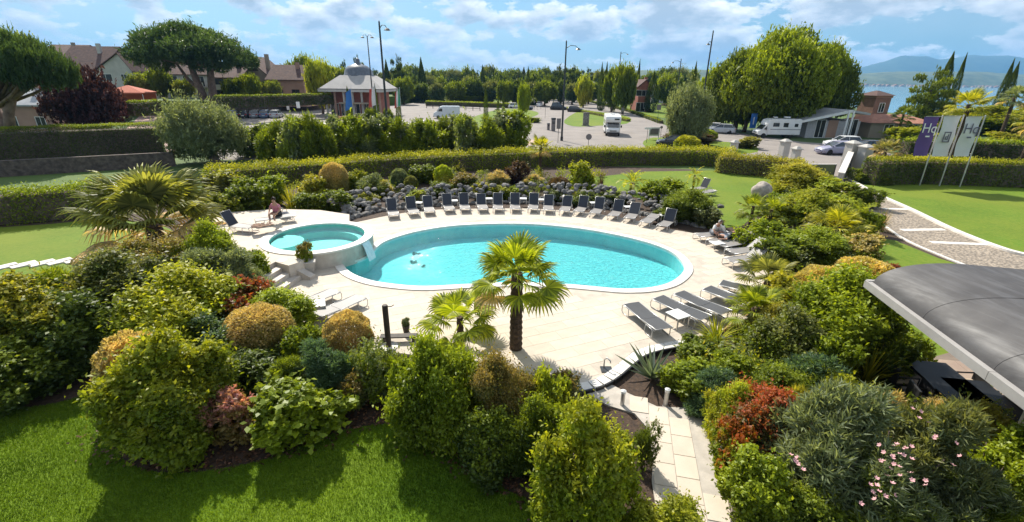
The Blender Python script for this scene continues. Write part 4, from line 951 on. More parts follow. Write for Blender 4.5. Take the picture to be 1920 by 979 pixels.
 ('mid1', 1795, 225, 110, 3.6, 'green', 'yg', 'green shrub above the middle white banner'),
 ('mid1', 1880, 262, 60, 2.0, 'lime', 'yel', 'lime yellow shrub at the right edge above the dark hedge'),
 ('mid1', 975, 222, 50, 1.1, 'bright', 'green', 'green shrub on the verge in front of the parked white car'),
 ('mid2', 1000, 225, 36, .9, 'green', 'bright', 'small shrub at the tip of the car park verge'),
 ('mid1', 180, 198, 70, 2.6, 'yg', 'yel', 'yellow green shrub in front of the red garden tent'),
 ('mid2', 235, 192, 50, 2.2, 'lime', 'yel', 'bright yellow shrub right under the red garden tent'),
 ('mid1', 100, 236, 120, 1.5, 'dark', 'green', 'low green shrub in front of the salmon bungalow'),
 ('mid2', 215, 220, 60, 1.9, 'grey', 'olive', 'grey green shrub beside the pink plaza'),
]
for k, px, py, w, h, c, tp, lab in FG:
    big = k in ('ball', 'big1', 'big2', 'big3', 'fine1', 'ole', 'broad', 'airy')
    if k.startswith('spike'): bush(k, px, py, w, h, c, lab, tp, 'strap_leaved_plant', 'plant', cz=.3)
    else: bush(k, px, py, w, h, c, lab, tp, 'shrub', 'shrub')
# pink oleander blossoms
bl = MB()
_p = [(math.cos(i*1.2566)*.05, math.sin(i*1.2566)*.05) for i in range(5)]
for i in range(5):
    a = i*1.2566; c = Vector((math.cos(a), math.sin(a), .35)); d = Vector((-math.sin(a), math.cos(a), 0)); bl.add([(0, 0, 0), c*.03+d*.022, c*.055+Vector((0, 0, .012)), c*.03-d*.022], [(0, 1, 2, 3)])
_o = bl.build('blossom', mat('pink_petals', (.62, .36, .35), .6, (.55, .27, .28), scale=20)); BLO = _o.data; bpy.data.objects.remove(_o)
ole = [o for o in bpy.data.objects if o.get('label') in ('grey green oleander with pink flowers left of its neighbour', 'grey green oleander below the terrace tables', 'low oleander at the bottom edge between its two taller neighbours')]
for (cx, cy, nb, sp_) in ((1690, 872, 26, 16), (1655, 905, 16, 13), (1500, 865, 10, 9), (1672, 836, 8, 14), (1780, 850, 8, 18), (1740, 805, 6, 22), (1620, 930, 7, 12)):
    for i in range(nb*2//3):
        p = G(cx+rnd.gauss(0, sp_*1.4), cy+rnd.gauss(0, sp_*1.2), rnd.uniform(2.15, 2.5)); par = min(ole, key=lambda o: (o.location-p).length)
        q = Matrix.Rotation(-par.rotation_euler.z, 4, 'Z') @ (p-par.location)
        f = link('blossom', BLO, par, q, (rnd.uniform(-.9, .2), rnd.uniform(-.5, .5), rnd.random()*6), (.7, .7, .7))
# strap leaved plants, agave
bush('spike', 545, 384, 44, 1.9, 'yg', 'yellow strap leaved plant behind the hot tub', 'yel', 'strap_leaved_plant', 'plant', cz=.3)
bush('spike', 1625, 700, 110, 1.5, 'yg', 'yellow green strap leaved plant left of the terrace tables', 'yel', 'strap_leaved_plant', 'plant', cz=.3)
bush('spike', 1345, 630, 90, .9, 'lime', 'yellow strap leaved plant in front of the near right loungers', 'yel', 'strap_leaved_plant', 'plant', cz=.3)
bush('spike2', 1652, 420, 56, 1.3, 'brown', 'brown strap leaved plant at the edge of the cobbled drive', 'tan', 'strap_leaved_plant', 'plant', cz=.3)
bush('spike2', 960, 338, 30, 1.2, 'wine', 'small wine coloured strap leaved plant in front of the hedge', 'brown', 'strap_leaved_plant', 'plant', cz=.3)
ag = mk_spike('leaf', 1, 1.15, 1.15, .17, .5, 44, .12, 5)
p = G(1222, 712); ao = empty('agave', (p.x, p.y, 0), 0, 'blue grey agave with stiff pointed leaves beside the deck kerb', 'agave')
for i in range(26):
    me = ag; f = link('leaf', me, ao, (0, 0, .05), color=(.16, .22, .17)); f['tipcol'] = [.20, .26, .20]
    b0 = [v.co for v in me.vertices][1:2]
    k = i/26; f.rotation_euler = (Matrix.Rotation(i*2.399, 4, 'Z') @ Matrix.Rotation(-.55+1.0*k, 4, 'Y')).to_euler(); s = rnd.uniform(.8, 1.05)*(1-.25*k); f.scale = (s, s, s)
# palms
palm(967, 658, 2.55, 'stout fan palm with a thick shaggy trunk standing at the front of the deck', .17, 27, 1.05, 'fan', 'bright', 'yg', 2, (-.28, 1.35))
palm(864, 652, 1.05, 'small fan palm left of the stout one on the deck', .10, 17, 1.0, 'fan', 'bright', 'yg', 0, (-.25, 1.2))
palm(300, 470, 1.3, 'large bushy fan palm with dry buff lower fronds on the left lawn', .34, 56, 1.68, 'fanbig', 'olive', 'yg', 20, (-.7, 1.5))
palm(1408, 622, .9, 'near fan palm beside the right loungers', .13, 22, .85, 'fan', 'green', 'yg', 2)
palm(1432, 560, .9, 'fan palm behind the near right loungers, further back than its neighbour', .12, 22, .95, 'fan', 'olive', 'yg', 3)
palm(1470, 680, .5, 'low dark fan palm in the shade of the right bed', .13, 18, .9, 'fan', 'dark', 'green', 0)
palm(1500, 620, .7, 'fan palm with arching fronds right of the near fan palms', .12, 18, .9, 'fan', 'green', 'olive', 2)
palm(1560, 460, 1.0, 'wide spreading palm on the bank left of the cobbled drive', .15, 24, 1.15, 'fan', 'yg', 'yel', 2)
palm(1600, 436, .9, 'feathery palm beside the spreading one near the drive', .14, 22, .95, 'feather', 'green', 'yg', 2)
palm(1405, 425, 1.2, 'cordyline like palm behind the sunbathers', .08, 20, .75, 'fan', 'green', 'yg', 0)
palm(1440, 425, 1.0, 'small fan palm right of the one behind the sunbathers', .08, 16, .8, 'fan', 'green', 'yg', 0)
palm(1184, 362, .75, 'short feather palm with arching fronds on the pool lawn', .17, 14, .95, 'feather', 'yg', 'lime', 0, (.0, 1.3))
palm(1297, 368, 1.5, 'slim palm left of the white loungers on the pool lawn', .07, 12, .55, 'feather', 'yg', 'yel', 0)
palm(1265, 385, 1.0, 'feather palm at the right end of the stone bank', .1, 14, .75, 'feather', 'green', 'bright', 0)
palm(1230, 375, .6, 'low feather palm left of its neighbour on the stone bank', .1, 12, .7, 'feather', 'green', 'bright', 0)
palm(1012, 332, 2.5, 'yellowish palm rising in front of the long hedge', .12, 20, .95, 'fan', 'yg', 'yel', 4)
palm(1645, 335, 2.5, 'fan palm with a dry skirt beside the white gate', .13, 24, .95, 'fan', 'olive', 'tan', 10)
palm(1775, 318, 6.0, 'tall palm showing above the middle banner', .2, 20, 1.5, 'fan', 'yg', 'yel', 0)
palm(1905, 330, 5.0, 'yellowing palm at the right edge beyond the dark hedge', .2, 22, 1.4, 'fan', 'yg', 'yel', 6)
palm(1680, 262, 3.6, 'dark fan palm beside the lake beyond the gate house', .15, 18, 1.3, 'fan', 'dark', 'green', 0)
palm(1870, 270, 6.4, 'tall palm in front of the right pair of cypresses', .2, 20, 1.5, 'fan', 'grey', 'green', 3)
# trees
def stone_pine(px, py, wpx, top, Y, label, z0, tr):
    p = atY(px, py, Y); w = wpx*mpp(p); zt = height_to((p.x, p.y), top); h = zt-z0
    o = empty('stone_pine', (p.x, p.y, z0), 0, label, 'pine'); me, lob = TB['pine_high' if z0 == 0 else 'pine']
    f = link('crown', me, o, scale=(w/2, w/2, h*.99), color=C['pine']); f['tipcol'] = [.075, .13, .035]
    for path, rad in tr:
        q = [Vector(atY(a, b, Y+dy))-Vector((p.x, p.y, z0)) for a, b, dy in path]; MB().tube(q, rad, 9).build('trunk', M_PBARK, o, smooth=True)
    br = MB()
    for c in lob[::2]:
        e = Vector((c[0]*w/2, c[1]*w/2, c[2]*h*.99)); s = Vector(atY(tr[0][0][-1][0], tr[0][0][-1][1], Y))-Vector((p.x, p.y, z0)); m_ = s.lerp(e, .55)-Vector((0, 0, h*.04)); br.tube([s-Vector((0, 0, .4)), m_, e], [.16, .12, .05], 5)
    br.build('branches', M_PBARK, o, smooth=True); return o
stone_pine(38, 116, 158, 62, 44, 'umbrella pine with a crooked trunk at the left edge', 0, [([(52,322,0),(38,285,0),(6,235,0),(-14,195,0)], [.75,.55,.45,.35]), ([(20,255,0),(16,215,0),(24,170,0),(40,140,0)], [.42,.4,.34,.2]), ([(22,185,0),(50,165,0),(88,150,0)], [.3,.22,.12])])
stone_pine(355, 95, 218, 44, 98, 'wide umbrella pine with two trunks in front of the villas', RZ, [([(402,194,0),(397,160,0),(393,120,0)], [.85,.7,.55]), ([(384,188,0),(368,150,0),(352,108,0)], [.8,.65,.45]), ([(378,172,1),(352,148,1),(330,118,1)], [.4,.34,.2])])
tree('olive', 372, 236, 152, 186, 44, 'grey', 'bushy grey green olive tree in front of the parked cars', 'grey', 'olive_tree', trunk=(.32, .38, 9), base=(1.6, -1.0))
tree('plum', 160, 190, 130, 126, 60, 'wine', 'dark purple leaved plum tree in front of the salmon bungalow', 'wine', 'plum_tree', trunk=(.3, .3, 9))
tree('large', 1462, 150, 190, 58, 78, 'green', 'huge bright green broadleaf tree beside the lake', 'bright', 'broadleaf_tree', trunk=(.22, .5, 16))
tree('large', 1540, 170, 125, 86, 82, 'dark', 'rounded right shoulder tree growing against the huge broadleaf tree', 'bright', 'broadleaf_tree', trunk=(.25, .4, 10))
tree('large', 1388, 178, 120, 96, 82, 'dark', 'left shoulder tree growing against the huge broadleaf tree', 'green', 'broadleaf_tree', trunk=(.25, .4, 10))
tree('round2', 1345, 195, 90, 128, 86, 'green', 'smaller green tree against the left flank of the huge broadleaf tree', 'bright', 'broadleaf_tree', trunk=(.3, .25, 6))
tree('round', 1405, 190, 110, 120, 80, 'dark', 'dark green tree in front of the huge broadleaf tree', 'green', 'broadleaf_tree', trunk=(.3, .3, 6))
tree('olive', 1292, 205, 92, 158, 62, 'grey', 'silvery olive tree on the right beside a tilted lamp post', 'grey', 'olive_tree', trunk=(.3, .3, 8))
tree('cedar', 1748, 165, 92, 132, 88, 'dark', 'flat tiered dark cedar by the lake', 'green', 'cedar_tree', trunk=(.7, .3, 4))
for px, py, w, tp, Y, lab in ((1772, 150, 30, 100, 92, 'thick cypress just left of its slimmer twin by the lake'), (1797, 150, 16, 102, 95, 'slim cypress just right of a thicker one by the lake'), (1888, 150, 17, 112, 92, 'slim cypress, left of the pair at the right edge'), (1899, 150, 21, 118, 92, 'cypress, right of the pair at the right edge'), (1303, 140, 13, 117, 105, 'single cypress behind the silvery olive'), (1198, 135, 9, 112, 150, 'lone thin cypress above the small brick house'), (1128, 140, 10, 118, 160, 'left one of two thin cypresses behind the roundabout'), (1137, 140, 10, 117, 162, 'right one of two thin cypresses behind the roundabout'), (990, 150, 12, 126, 170, 'small dark cypress in the wooded belt behind the van'), (1224, 165, 24, 135, 130, 'dark columnar tree right of the small brick house'), (1128, 180, 16, 140, 135, 'dark columnar tree left of the bright roundabout tree')):
    tree('cypress', px, py, w, tp, Y, 'cyp', lab, 'dark', 'cypress_tree', trunk=(.1, .2))
for px, py, w, tp, Y, lab in ((655, 205, 15, 163, 84, 'dark clipped column tree with the blue flag in front'), (747, 205, 11, 168, 84, 'dark clipped column tree beside the tricolour flag'), (706, 200, 9, 158, 88, 'dark slim column tree behind the tall lamp post'), (911, 190, 9, 162, 100, 'slim column tree at the left of the car park exit'), (934, 190, 6, 174, 96, 'thin column tree, middle one at the car park exit'), (944, 195, 7, 178, 92, 'thin column tree, right one at the car park exit')):
    tree('cypress', px, py, w, tp, Y, 'deep', lab, 'dark', 'column_tree', trunk=(.1, .15))
tree('round', 598, 152, 56, 112, 110, 'yg', 'bright yellow green tree left of the brick pavilion', 'lime', 'broadleaf_tree', z0=0, trunk=(.3, .25, 5))
tree('round2', 1096, 160, 36, 142, 150, 'yg', 'bright lime green tree by the far road', 'lime', 'broadleaf_tree', trunk=(.3, .2, 5))
tree('round', 1172, 165, 50, 122, 120, 'dark', 'green tree left of the small brick house', 'green', 'broadleaf_tree', trunk=(.35, .25, 6))
tree('round2', 1150, 160, 40, 128, 130, 'dark', 'dark tree behind the double lamp post', 'green', 'broadleaf_tree', trunk=(.35, .25, 5))
tree('round', 982, 175, 26, 158, 105, 'bright', 'small bright tree at the car park exit', 'bright', 'broadleaf_tree', trunk=(.35, .12, 5))
bush('ball2', 872, 171, 32, 4.2, 'wine', 'small dark red ball tree on the bank behind the van', 'wine', 'ball_shrub', 'shrub')
bush('mid1', 843, 170, 34, 4.0, 'bright', 'small lime ball tree left of the dark red one', 'lime', 'ball_shrub', 'shrub')
bush('mid2', 897, 170, 36, 3.8, 'bright', 'small lime ball tree right of the dark red one', 'lime', 'ball_shrub', 'shrub')
tree('round', 728, 218, 22, 205, 78, 'dark', 'little standard tree beside the tall lamp post', 'green', 'ball_tree', trunk=(.4, .08, 4))
tree('round', 695, 213, 26, 204, 80, 'dark', 'little round tree below the brick pavilion', 'green', 'ball_tree', trunk=(.3, .08, 4))
tree('round', 1255, 160, 60, 140, 160, 'dark', 'dark tree behind the far lakeside road', 'green', 'broadleaf_tree', trunk=(.3, .2, 5))
tree('pine', 1275, 148, 46, 138, 170, 'pine', 'low umbrella pine behind the silvery olive', 'pine', 'stone_pine', trunk=(.5, .25, 6))
# wooded belt behind the car park
belt = [('round2', 'deep'), ('round', 'dark'), ('conifer', 'cyp'), ('round2', 'pine'), ('round', 'deep'), ('olive', 'pine'), ('round2', 'dark'), ('cedar', 'cyp'), ('round', 'green')]
i = 0
for row, (Y, x0, x1, st, yc, hv) in enumerate(((300, 545, 1320, 22, 140, (16, 36)), (215, 600, 1330, 27, 150, (16, 34)), (165, 700, 1110, 30, 158, (16, 32)))):
    x = x0; ri = 0
    while x < x1:
        k, c = belt[i % 9] if row < 2 else [('round', 'dark'), ('round2', 'deep'), ('round', 'pine')][i % 3]; hh = rnd.uniform(*hv); w = {'conifer': 22, 'cedar': 34}.get(k, rnd.uniform(32, 50)); yy = yc+rnd.uniform(-2, 2)
        tree(k, x, yy, w, yy-hh*.55+(4 if row == 0 else 8), Y+rnd.uniform(-12, 12), c, '%s tree, %s from the left in the %s row of the wooded belt' % (dict(conifer='pointed conifer', cedar='tiered dark cedar', olive='dull green').get(k, 'round dark green'), nth(ri), ['back', 'middle', 'front'][row]), ['green', 'dark', 'olive'][i % 3], 'belt_tree', 'trees of the wooded belt behind the car park', trunk=(.3, .3, 4)); i += 1; ri += 1; x += st*rnd.uniform(.8, 1.25)
for ci, (px, tp, w) in enumerate(((648, 116, 30), (672, 108, 30), (725, 114, 24), (745, 107, 34), (790, 110, 26), (905, 124, 20), (1050, 124, 40), (1075, 126, 36))):
    tree('cedar' if w > 28 else 'conifer', px, tp+22, w, tp, 190, 'cyp', '%s from the left of the tall dark conifers standing out above the wooded belt' % nth(ci), 'dark', 'conifer_tree', 'tall conifers above the wooded belt', trunk=(.4, .3, 3))
for ci, (px, tp, w, c) in enumerate(((20, 120, 60, 'dark'), (30, 62, 70, 'dark'), (268, 138, 52, 'olive'), (300, 128, 44, 'dark'), (345, 150, 40, 'olive'), (440, 148, 44, 'dark'), (468, 140, 44, 'green'), (512, 152, 36, 'olive'), (545, 118, 40, 'dark'), (570, 105, 40, 'dark'), (620, 125, 40, 'bright'), (640, 128, 50, 'olive'))):
    tree('round', px, tp+22, w, tp, 150 if px > 512 else 160 if px < 100 else 106, c, '%s from the left of the green trees among the villas' % nth(ci), 'green', 'villa_tree', 'trees among the villas on the left', z0=RZ, trunk=(.3, .25, 4))
# clipped bank hedges behind the van
for i, (px, py, w) in enumerate(((770, 185, 60), (815, 184, 66), (862, 186, 60), (905, 186, 60), (800, 178, 70), (860, 176, 70), (930, 180, 60), (1010, 180, 44), (1000, 190, 40))):
    bush('mid1', px, py, w, 2.4, ['grey', 'green', 'dark'][i % 3], '%s of the rounded hedge bushes on the bank beyond the white van' % ['front row first', 'front row second', 'front row third', 'front row fourth', 'upper row first', 'upper row second', 'upper row last', 'rightmost upper', 'rightmost lower'][i], ['green', 'bright'][i % 2], 'bank_bush', 'shrub', 'bushes on the bank beyond the white van', stems=False)
# low fill planting between the shrubs of the beds: shrubs of their own, smaller
def ground_tufts():
    q = random.Random(5); areas = [([(1380,640),(1640,640),(1640,730),(1380,730)], 60), ([(-60,600),(180,560),(200,700),(-60,730)], 40), ([(200,470),(470,470),(560,620),(200,640)], 90), ([(430,340),(720,335),(700,395),(420,400)], 80), ([(1440,330),(1600,340),(1640,470),(1450,480)], 110), ([(1440,480),(1600,480),(1580,640),(1440,640)], 70), ([(1250,660),(1560,690),(1560,780),(1330,780)], 60), ([(1330,800),(1920,780),(1920,979),(1400,979)], 80), ([(730,325),(1130,325),(1130,370),(740,378)], 80), ([(390,600),(760,640),(740,740),(420,720)], 40), ([(880,720),(1080,720),(1060,800),(960,820)], 24)]
    P = []
    for poly, n in areas:
        g = gl(poly); xs = [p.x for p in g]; ys = [p.y for p in g]; k = 0
        while k < n:
            p = Vector((q.uniform(min(xs), max(xs)), q.uniform(min(ys), max(ys))))
            k += 1
            if inside(p, g) and not inside(p, DECK) and not inside(p, TERRo) and not inside(p, PATH) and not inside(p, LAWN_F): P.append(p)
    for gi, (nm, c, tp) in enumerate((('ground_cover', 'green', 'bright'), ('undergrowth', 'bright', 'yg'), ('undergrowth', 'grey', 'olive'), ('undergrowth', 'dark', 'green'), ('undergrowth', 'yg', 'bronze'))):
        pos, out, tt = [], [], []
        for p in P[gi::5]:
            ns = 46; d = sphere(ns); d[:, 2] = np.abs(d[:, 2])*.9+.1; r = q.uniform(.3, .65); hh = q.uniform(.8, 1.9); per = 5
            s = d*r*np.array([1, 1, hh])*(.6+.4*rng.random((ns, 1)))+np.array([p.x, p.y, 0]); pp, ax, kk, t = shoots(s, d, per, .28, 2, .7); pos.append(pp); out.append(ax); tt.append(t)
        P_ = np.concatenate(pos); O = np.concatenate(out); t = np.concatenate(tt); n = len(P_); c0_ = P_.mean(0)*np.array([1, 1, 0]); Nn = sphere(n)*.7; Nn[:, 2] += .6
        me = leaf_mesh(nm, P_-c0_, O*.55+sphere(n)*.8, Nn, .12*(.6+.7*rng.random(n)), .05, .5*rng.random(n)+.5*noise3(P_, 2., 6), t*.7*noise3(P_, 1.3, 4)); o = link(nm, me, None, Vector(c0_), color=C[c]); o['tipcol'] = list(C[tp]); o['kind'] = 'stuff'
ground_tufts()
# grass blades on the near lawn
def blades(name, poly, n, h, z, col, tip, seed):
    r2 = np.random.default_rng(seed); a = np.array([[p.x, p.y] for p in poly]); lo, hi = a.min(0), a.max(0); lo = np.maximum(lo, [-12, 3.0]); P = r2.random((n, 2))*(hi-lo)+lo
    x, y = P[:, 0], P[:, 1]; c = np.zeros(n, bool); m = len(a)
    for i in range(m):
        x0, y0 = a[i]; x1, y1 = a[i-1]
        with np.errstate(divide='ignore', invalid='ignore'): c ^= ((y0 > y) != (y1 > y)) & (x < (x1-x0)*(y-y0)/(y1-y0)+x0)
    P = P[c]; n = len(P); P3 = np.stack([P[:, 0], P[:, 1], np.full(n, z)], 1); D = sphere(n)*.55; D[:, 2] = 1
    L = h*(.5+r2.random(n)); Pm = P3+unit(D)*L[:, None]*.5
    t = .5*r2.random(n)+.5*noise3(P3, 1.4, seed); me = leaf_mesh(name, Pm, D, sphere(n), L, .011, t, .6*r2.random(n)*noise3(P3, .7, seed+1))
    o = link(name, me, None, color=col); o['tipcol'] = list(tip); o['kind'] = 'stuff'; return o
blades('grass', LAWN_F, 330000, .042, .01, (.10, .19, .010), (.17, .24, .015), 3)
# fallen leaves and bark chips on the mulch at the lawn edge
def litter():
    r2 = np.random.default_rng(9); P = []
    edge_ = LAWN_F
    for p in edge_:
        if -9 < p.x < 4.5 and p.y < 13:
            for _ in range(46): P.append((p.x+r2.normal()*.45, p.y+abs(r2.normal())*.55, .03+.03*r2.random()))
    P = np.array(P); n = len(P); me = leaf_mesh('fallen_leaves', P, sphere(n)*np.array([1, 1, .2]), sphere(n)*.4+np.array([0, 0, 1]), .09*(.5+r2.random(n)), .05, r2.random(n), r2.random(n)**2)
    o = link('fallen_leaves', me, None, color=(.09, .045, .025)); o['tipcol'] = [.26, .15, .09]; o['kind'] = 'stuff'
litter()
# shore-side buildings of the far town: tiny pale houses along the waterline
for i in range(46):
    px = 1605+i*7+rnd.uniform(-3, 3); p = atY(px, 160, 2900+rnd.uniform(-60, 60)); s = rnd.uniform(6, 13)
    h_ = MB().box((-s, -6, 0), (s, 6, rnd.uniform(6, 11))); hb = h_.build('far_house', M_RENDER, None, loc=(p.x, p.y, -3.2)); z1 = h_.v[4][2]
    MB().side([(-s-.5, z1-.05), (s+.5, z1-.05), (0, z1+s*.4)], -6.4, 6.4).build('roof', M_TERRA, hb)
    tag(hb, 'tiny pale house, %s from the left along the far lake shore' % nth(i), 'house', 'houses along the far lake shore')
# ------------------------------------------------------------------ loungers
def hoop(b, x0, x1, sgn=1):
    for s in (-1, 1):
        y = .31*s; b.tube([(x0, y, .31), (x0+(x1-x0)*.5, y, .30), (x1, y, .22), (x1-.04*sgn, y, .02), (x1-.16*sgn, y, .018), (x0, y, .018), (x0-.10*sgn, y, .10), (x0-.10*sgn, y, .30)], .017, 6)
def make_lounger(ang_, fab, bfab=None):
    bfab = bfab or fab
    """foot at +x; backrest hinged at x=-.2, raised by ang_"""
    root = empty('sun_lounger', (0, 0, 0)); f = MB()
    for s in (-1, 1): f.tube([(-.95 if ang_ < .1 else -.55, .31*s, .32), (.98, .31*s, .32)], .018, 6)
    f.tube([(.98, -.31, .32), (.98, .31, .32)], .018, 6); f.tube([(-.2, -.31, .315), (-.2, .31, .315)], .016, 6); f.build('frame', M_ALU, root, smooth=True)
    for x0, x1, sg in ((.62, 1.0, 1), (-.50, -.86, -1)):
        for s in (-1, 1):
            b = MB(); y = .325*s; b.tube([(x0, y, .315), (x1-.05*sg, y, .31), (x1, y, .26), (x1, y, .06), (x1-.05*sg, y, .017), (x0, y, .017), (x0-.06*sg, y, .06), (x0-.02*sg, y, .31)], .016, 6); b.build('leg', M_ALU, root, smooth=True)
    b = MB(); n = 8
    for i in range(n+1):
        x = -.18+1.16*i/n; z = .335-.018*math.sin(math.pi*i/n)
        b.v += [(x, -.29, z), (x, .29, z), (x, .29, z-.016), (x, -.29, z-.016)]
    for i in range(n): b.f += [(4*i+k, 4*i+(k+1) % 4, 4*i+4+(k+1) % 4, 4*i+4+k) for k in range(4)]
    b.f += [(0, 1, 2, 3), (4*n+3, 4*n+2, 4*n+1, 4*n)]; b.build('seat', fab, root)
    M = Matrix.Translation((-.2, 0, .335)) @ Matrix.Rotation(ang_, 4, 'Y')
    MB().bev((-.78, -.29, -.014), (0, .29, .008), .008, M).build('backrest', bfab, root)
    b = MB()
    pts = [M @ Vector(v) for v in ((0, -.31, 0), (-.80, -.31, 0), (-.80, .31, 0), (0, .31, 0))]; b.tube(pts, .016, 6); b.build('back_frame', M_ALU, root, smooth=True)
    if ang_ > .1:
        for s in (-1, 1): MB().tube([M @ Vector((-.5, .29*s, -.01)), (-.75, .30*s, .03)], .011, 5).build('back_strut', M_ALU, root, smooth=True)
    return root
PROTO = {('up', 't'): make_lounger(R(62), M_TAUPE, M_NAVY), ('up2', 't'): make_lounger(R(52), M_TAUPE, M_NAVY), ('flat', 'a'): make_lounger(R(4), M_ANTH), ('mid', 't'): make_lounger(R(35), M_TAUPE), ('flat', 't'): make_lounger(R(4), M_TAUPE), ('up', 'a'): make_lounger(R(62), M_ANTH)}
USED = set()
def lounger(kind, foot, back, label, group, z=DZ):
    a, c = G(*foot, z), G(*back, z); d = (a-c).to_2d(); d.normalize(); rz = math.atan2(d.y, d.x); src = PROTO[kind]
    o = src if kind not in USED else copy_tree(src); USED.add(kind)
    o.location = (a.x-d.x*.98, a.y-d.y*.98, z); o.rotation_euler = (0, 0, rz+rnd.uniform(-.06, .06)); tag(o, label, 'sun lounger', group); return o
ROW = [((742,413),(733,398)),((779,409),(768,393)),((808,406),(800,390)),((845,402),(836,387)),((873,401),(869,386)),((906,401),(901,385)),((935,401),(932,385)),((967,401),(964,385)),((1000,401),(1000,385)),((1026,403),(1030,387)),((1058,405),(1064,389)),((1084,406),(1096,391)),((1113,409),(1127,394)),((1147,414),(1163,399)),((1176,419),(1194,404)),((1208,427),(1228,412)),((1240,434),(1260,418))]
for i, (f_, b_) in enumerate(ROW):
    flat = i == 15
    lounger(('flat', 't') if flat else ('up2' if i in (2, 5, 9, 10, 14) else 'up', 't'), f_, b_, '%s lounger from the left in the row behind the pool, %s' % (ORD[i], 'lying flat' if flat else 'backrest raised'), 'loungers in the row behind the pool').scale = (.92, .92, .90)
NR = [((1180,584),(1242,634)), ((1232,572),(1300,606)), ((1270,563),(1335,594)), ((1322,554),(1390,580)), ((1350,543),(1420,562))]
for i, (f_, b_) in enumerate(NR): lounger(('flat', 'a'), f_, b_, '%s dark flat lounger from the left in the near right group' % ORD[i], 'dark flat loungers on the right of the deck')
for i, (f_, b_) in enumerate((((1366,484),(1425,478)), ((1362,500),(1425,494)), ((1346,471),(1405,463)))):
    lounger(('mid', 't'), f_, b_, ['taupe lounger with tilted back, lower one beside the sunbathers', 'taupe lounger partly behind the fan palm on the right', 'taupe lounger with tilted back just below the sunbathers'][i], 'taupe loungers at the right end of the deck')
lounger(('flat', 't'), (1304,452), (1352,447), 'flat taupe lounger on which a person sits at the right end', 'taupe loungers at the right end of the deck')
lounger(('flat', 't'), (1328,463), (1388,453), 'flat taupe lounger under the lying sunbather', 'taupe loungers at the right end of the deck')
lounger(('flat', 't'), (634,556), (570,583), 'left one of the two taupe loungers on the near left of the deck', 'pair of loungers on the near left')
lounger(('flat', 't'), (680,567), (622,596), 'right one of the two taupe loungers on the near left of the deck', 'pair of loungers on the near left')
lounger(('up', 't'), (478,437), (428,431), 'lounger with raised back on the terrace left of the hot tub', 'loungers on the tub terrace', TZ)
lounger(('flat', 't'), (478,424), (536,416), 'flat lounger strewn with towels on the tub terrace', 'loungers on the tub terrace', TZ)
lounger(('up', 't'), (1300,362), (1330,356), 'lounger with raised back standing on the far pool lawn', 'loungers on the far pool lawn', 0)
lounger(('flat', 't'), (1302,370), (1360,362), 'flat pale lounger on the far pool lawn', 'loungers on the far pool lawn', 0)
for k in PROTO:
    if k not in USED:
        for ch in list(PROTO[k].children): bpy.data.objects.remove(ch)
        bpy.data.objects.remove(PROTO[k])
# small white side tables
def make_table():
    t = empty('side_table'); MB().bev((-.22, -.22, .40), (.22, .22, .43), .008).build('tabletop', M_WHITE, t)
    for x in (-1, 1):
        for y in (-1, 1): MB().box((x*.2-.014, y*.2-.014, 0), (x*.2+.014, y*.2+.014, .402)).build('leg', M_ALU, t)
    return t
TBL = [((786,392), 'second and third', 0), ((852,388), 'fourth and fifth', 0), ((917,384), 'sixth and seventh', 0), ((981,384), 'eighth and ninth', 0), ((1015,386), 'ninth and tenth', 0), ((1112,392), 'twelfth and thirteenth', 0), ((1176,400), 'fourteenth and fifteenth', 0), ((1243,416), 'sixteenth and seventeenth', 0)]
tp_ = make_table()
for i, (q, lab, _) in enumerate(TBL):
    o = tp_ if i == 0 else copy_tree(tp_); p = G(*q, DZ); o.location = p; o.rotation_euler.z = rnd.uniform(-.2, .2); tag(o, 'small pale side table between the %s loungers of the back row' % lab, 'side table', 'side tables of the back row')
for q, rz, lab in (((1268,610), .5, 'white side table standing among the near right loungers'), ((596,590), .4, 'white side table between the two near left loungers')):
    o = copy_tree(tp_); o.location = G(*q, DZ); o.rotation_euler.z = rz; o.scale = (1.3, 1.3, 1.0); tag(o, lab, 'side table', 'white side tables near the front of the deck'); 
# ------------------------------------------------------------------ stone bank
def stone_mesh(seed):
    bm = bmesh.new(); bmesh.ops.create_icosphere(bm, subdivisions=2, radius=1)
    for v in bm.verts:
        n_ = noise.noise(v.co*1.1+Vector((seed*3.1, 0, 0))); v.co *= 1+.38*n_+.14*noise.noise(v.co*3+Vector((0, seed, 0)))
        v.co.z *= .72; v.co.y *= .85
    me = bpy.data.meshes.new('stone'); bm.to_mesh(me); bm.free(); me.materials.append(M_STONE); me.set_sharp_from_angle(angle=R(28)); me.polygons.foreach_set('use_smooth', [True]*len(me.polygons)); return me
ST = [stone_mesh(i) for i in range(5)]
def bank(path, n, label, h=.85, depth=1.5):
    pts = spline(path, 8, False); o = empty('rockery', (pts[0].x, pts[0].y, 0), 0, label, 'rockery'); base = Vector((pts[0].x, pts[0].y, 0))
    for i in range(n):
        u = rnd.random()*(len(pts)-1.01); a, c = pts[int(u)], pts[int(u)+1]; p = a.lerp(c, u % 1); d = (c-a).normalized(); nr = Vector((-d.y, d.x)); v = rnd.random(); v = v if i % 3 else 0
        q = p+nr*(v*depth*(-1 if nr.y < 0 else 1)); s = rnd.uniform(.12, .25)
        f = link('stone', ST[i % 5], o, Vector((q.x, q.y, .06+h*v**.8))-base, (rnd.uniform(-.4, .4), rnd.uniform(-.4, .4), rnd.random()*6), (s, s*rnd.uniform(.75, 1.1), s*rnd.uniform(.7, 1)))
    return o
bank(gl([(652,412),(690,402),(730,394),(765,391)]), 150, 'grey stone bank left of the row of loungers', 1.0, 2.0)
bank(gl([(770,390),(820,386),(880,383),(960,381)]), 170, 'grey stone bank behind the middle of the lounger row', 1.05, 1.2)
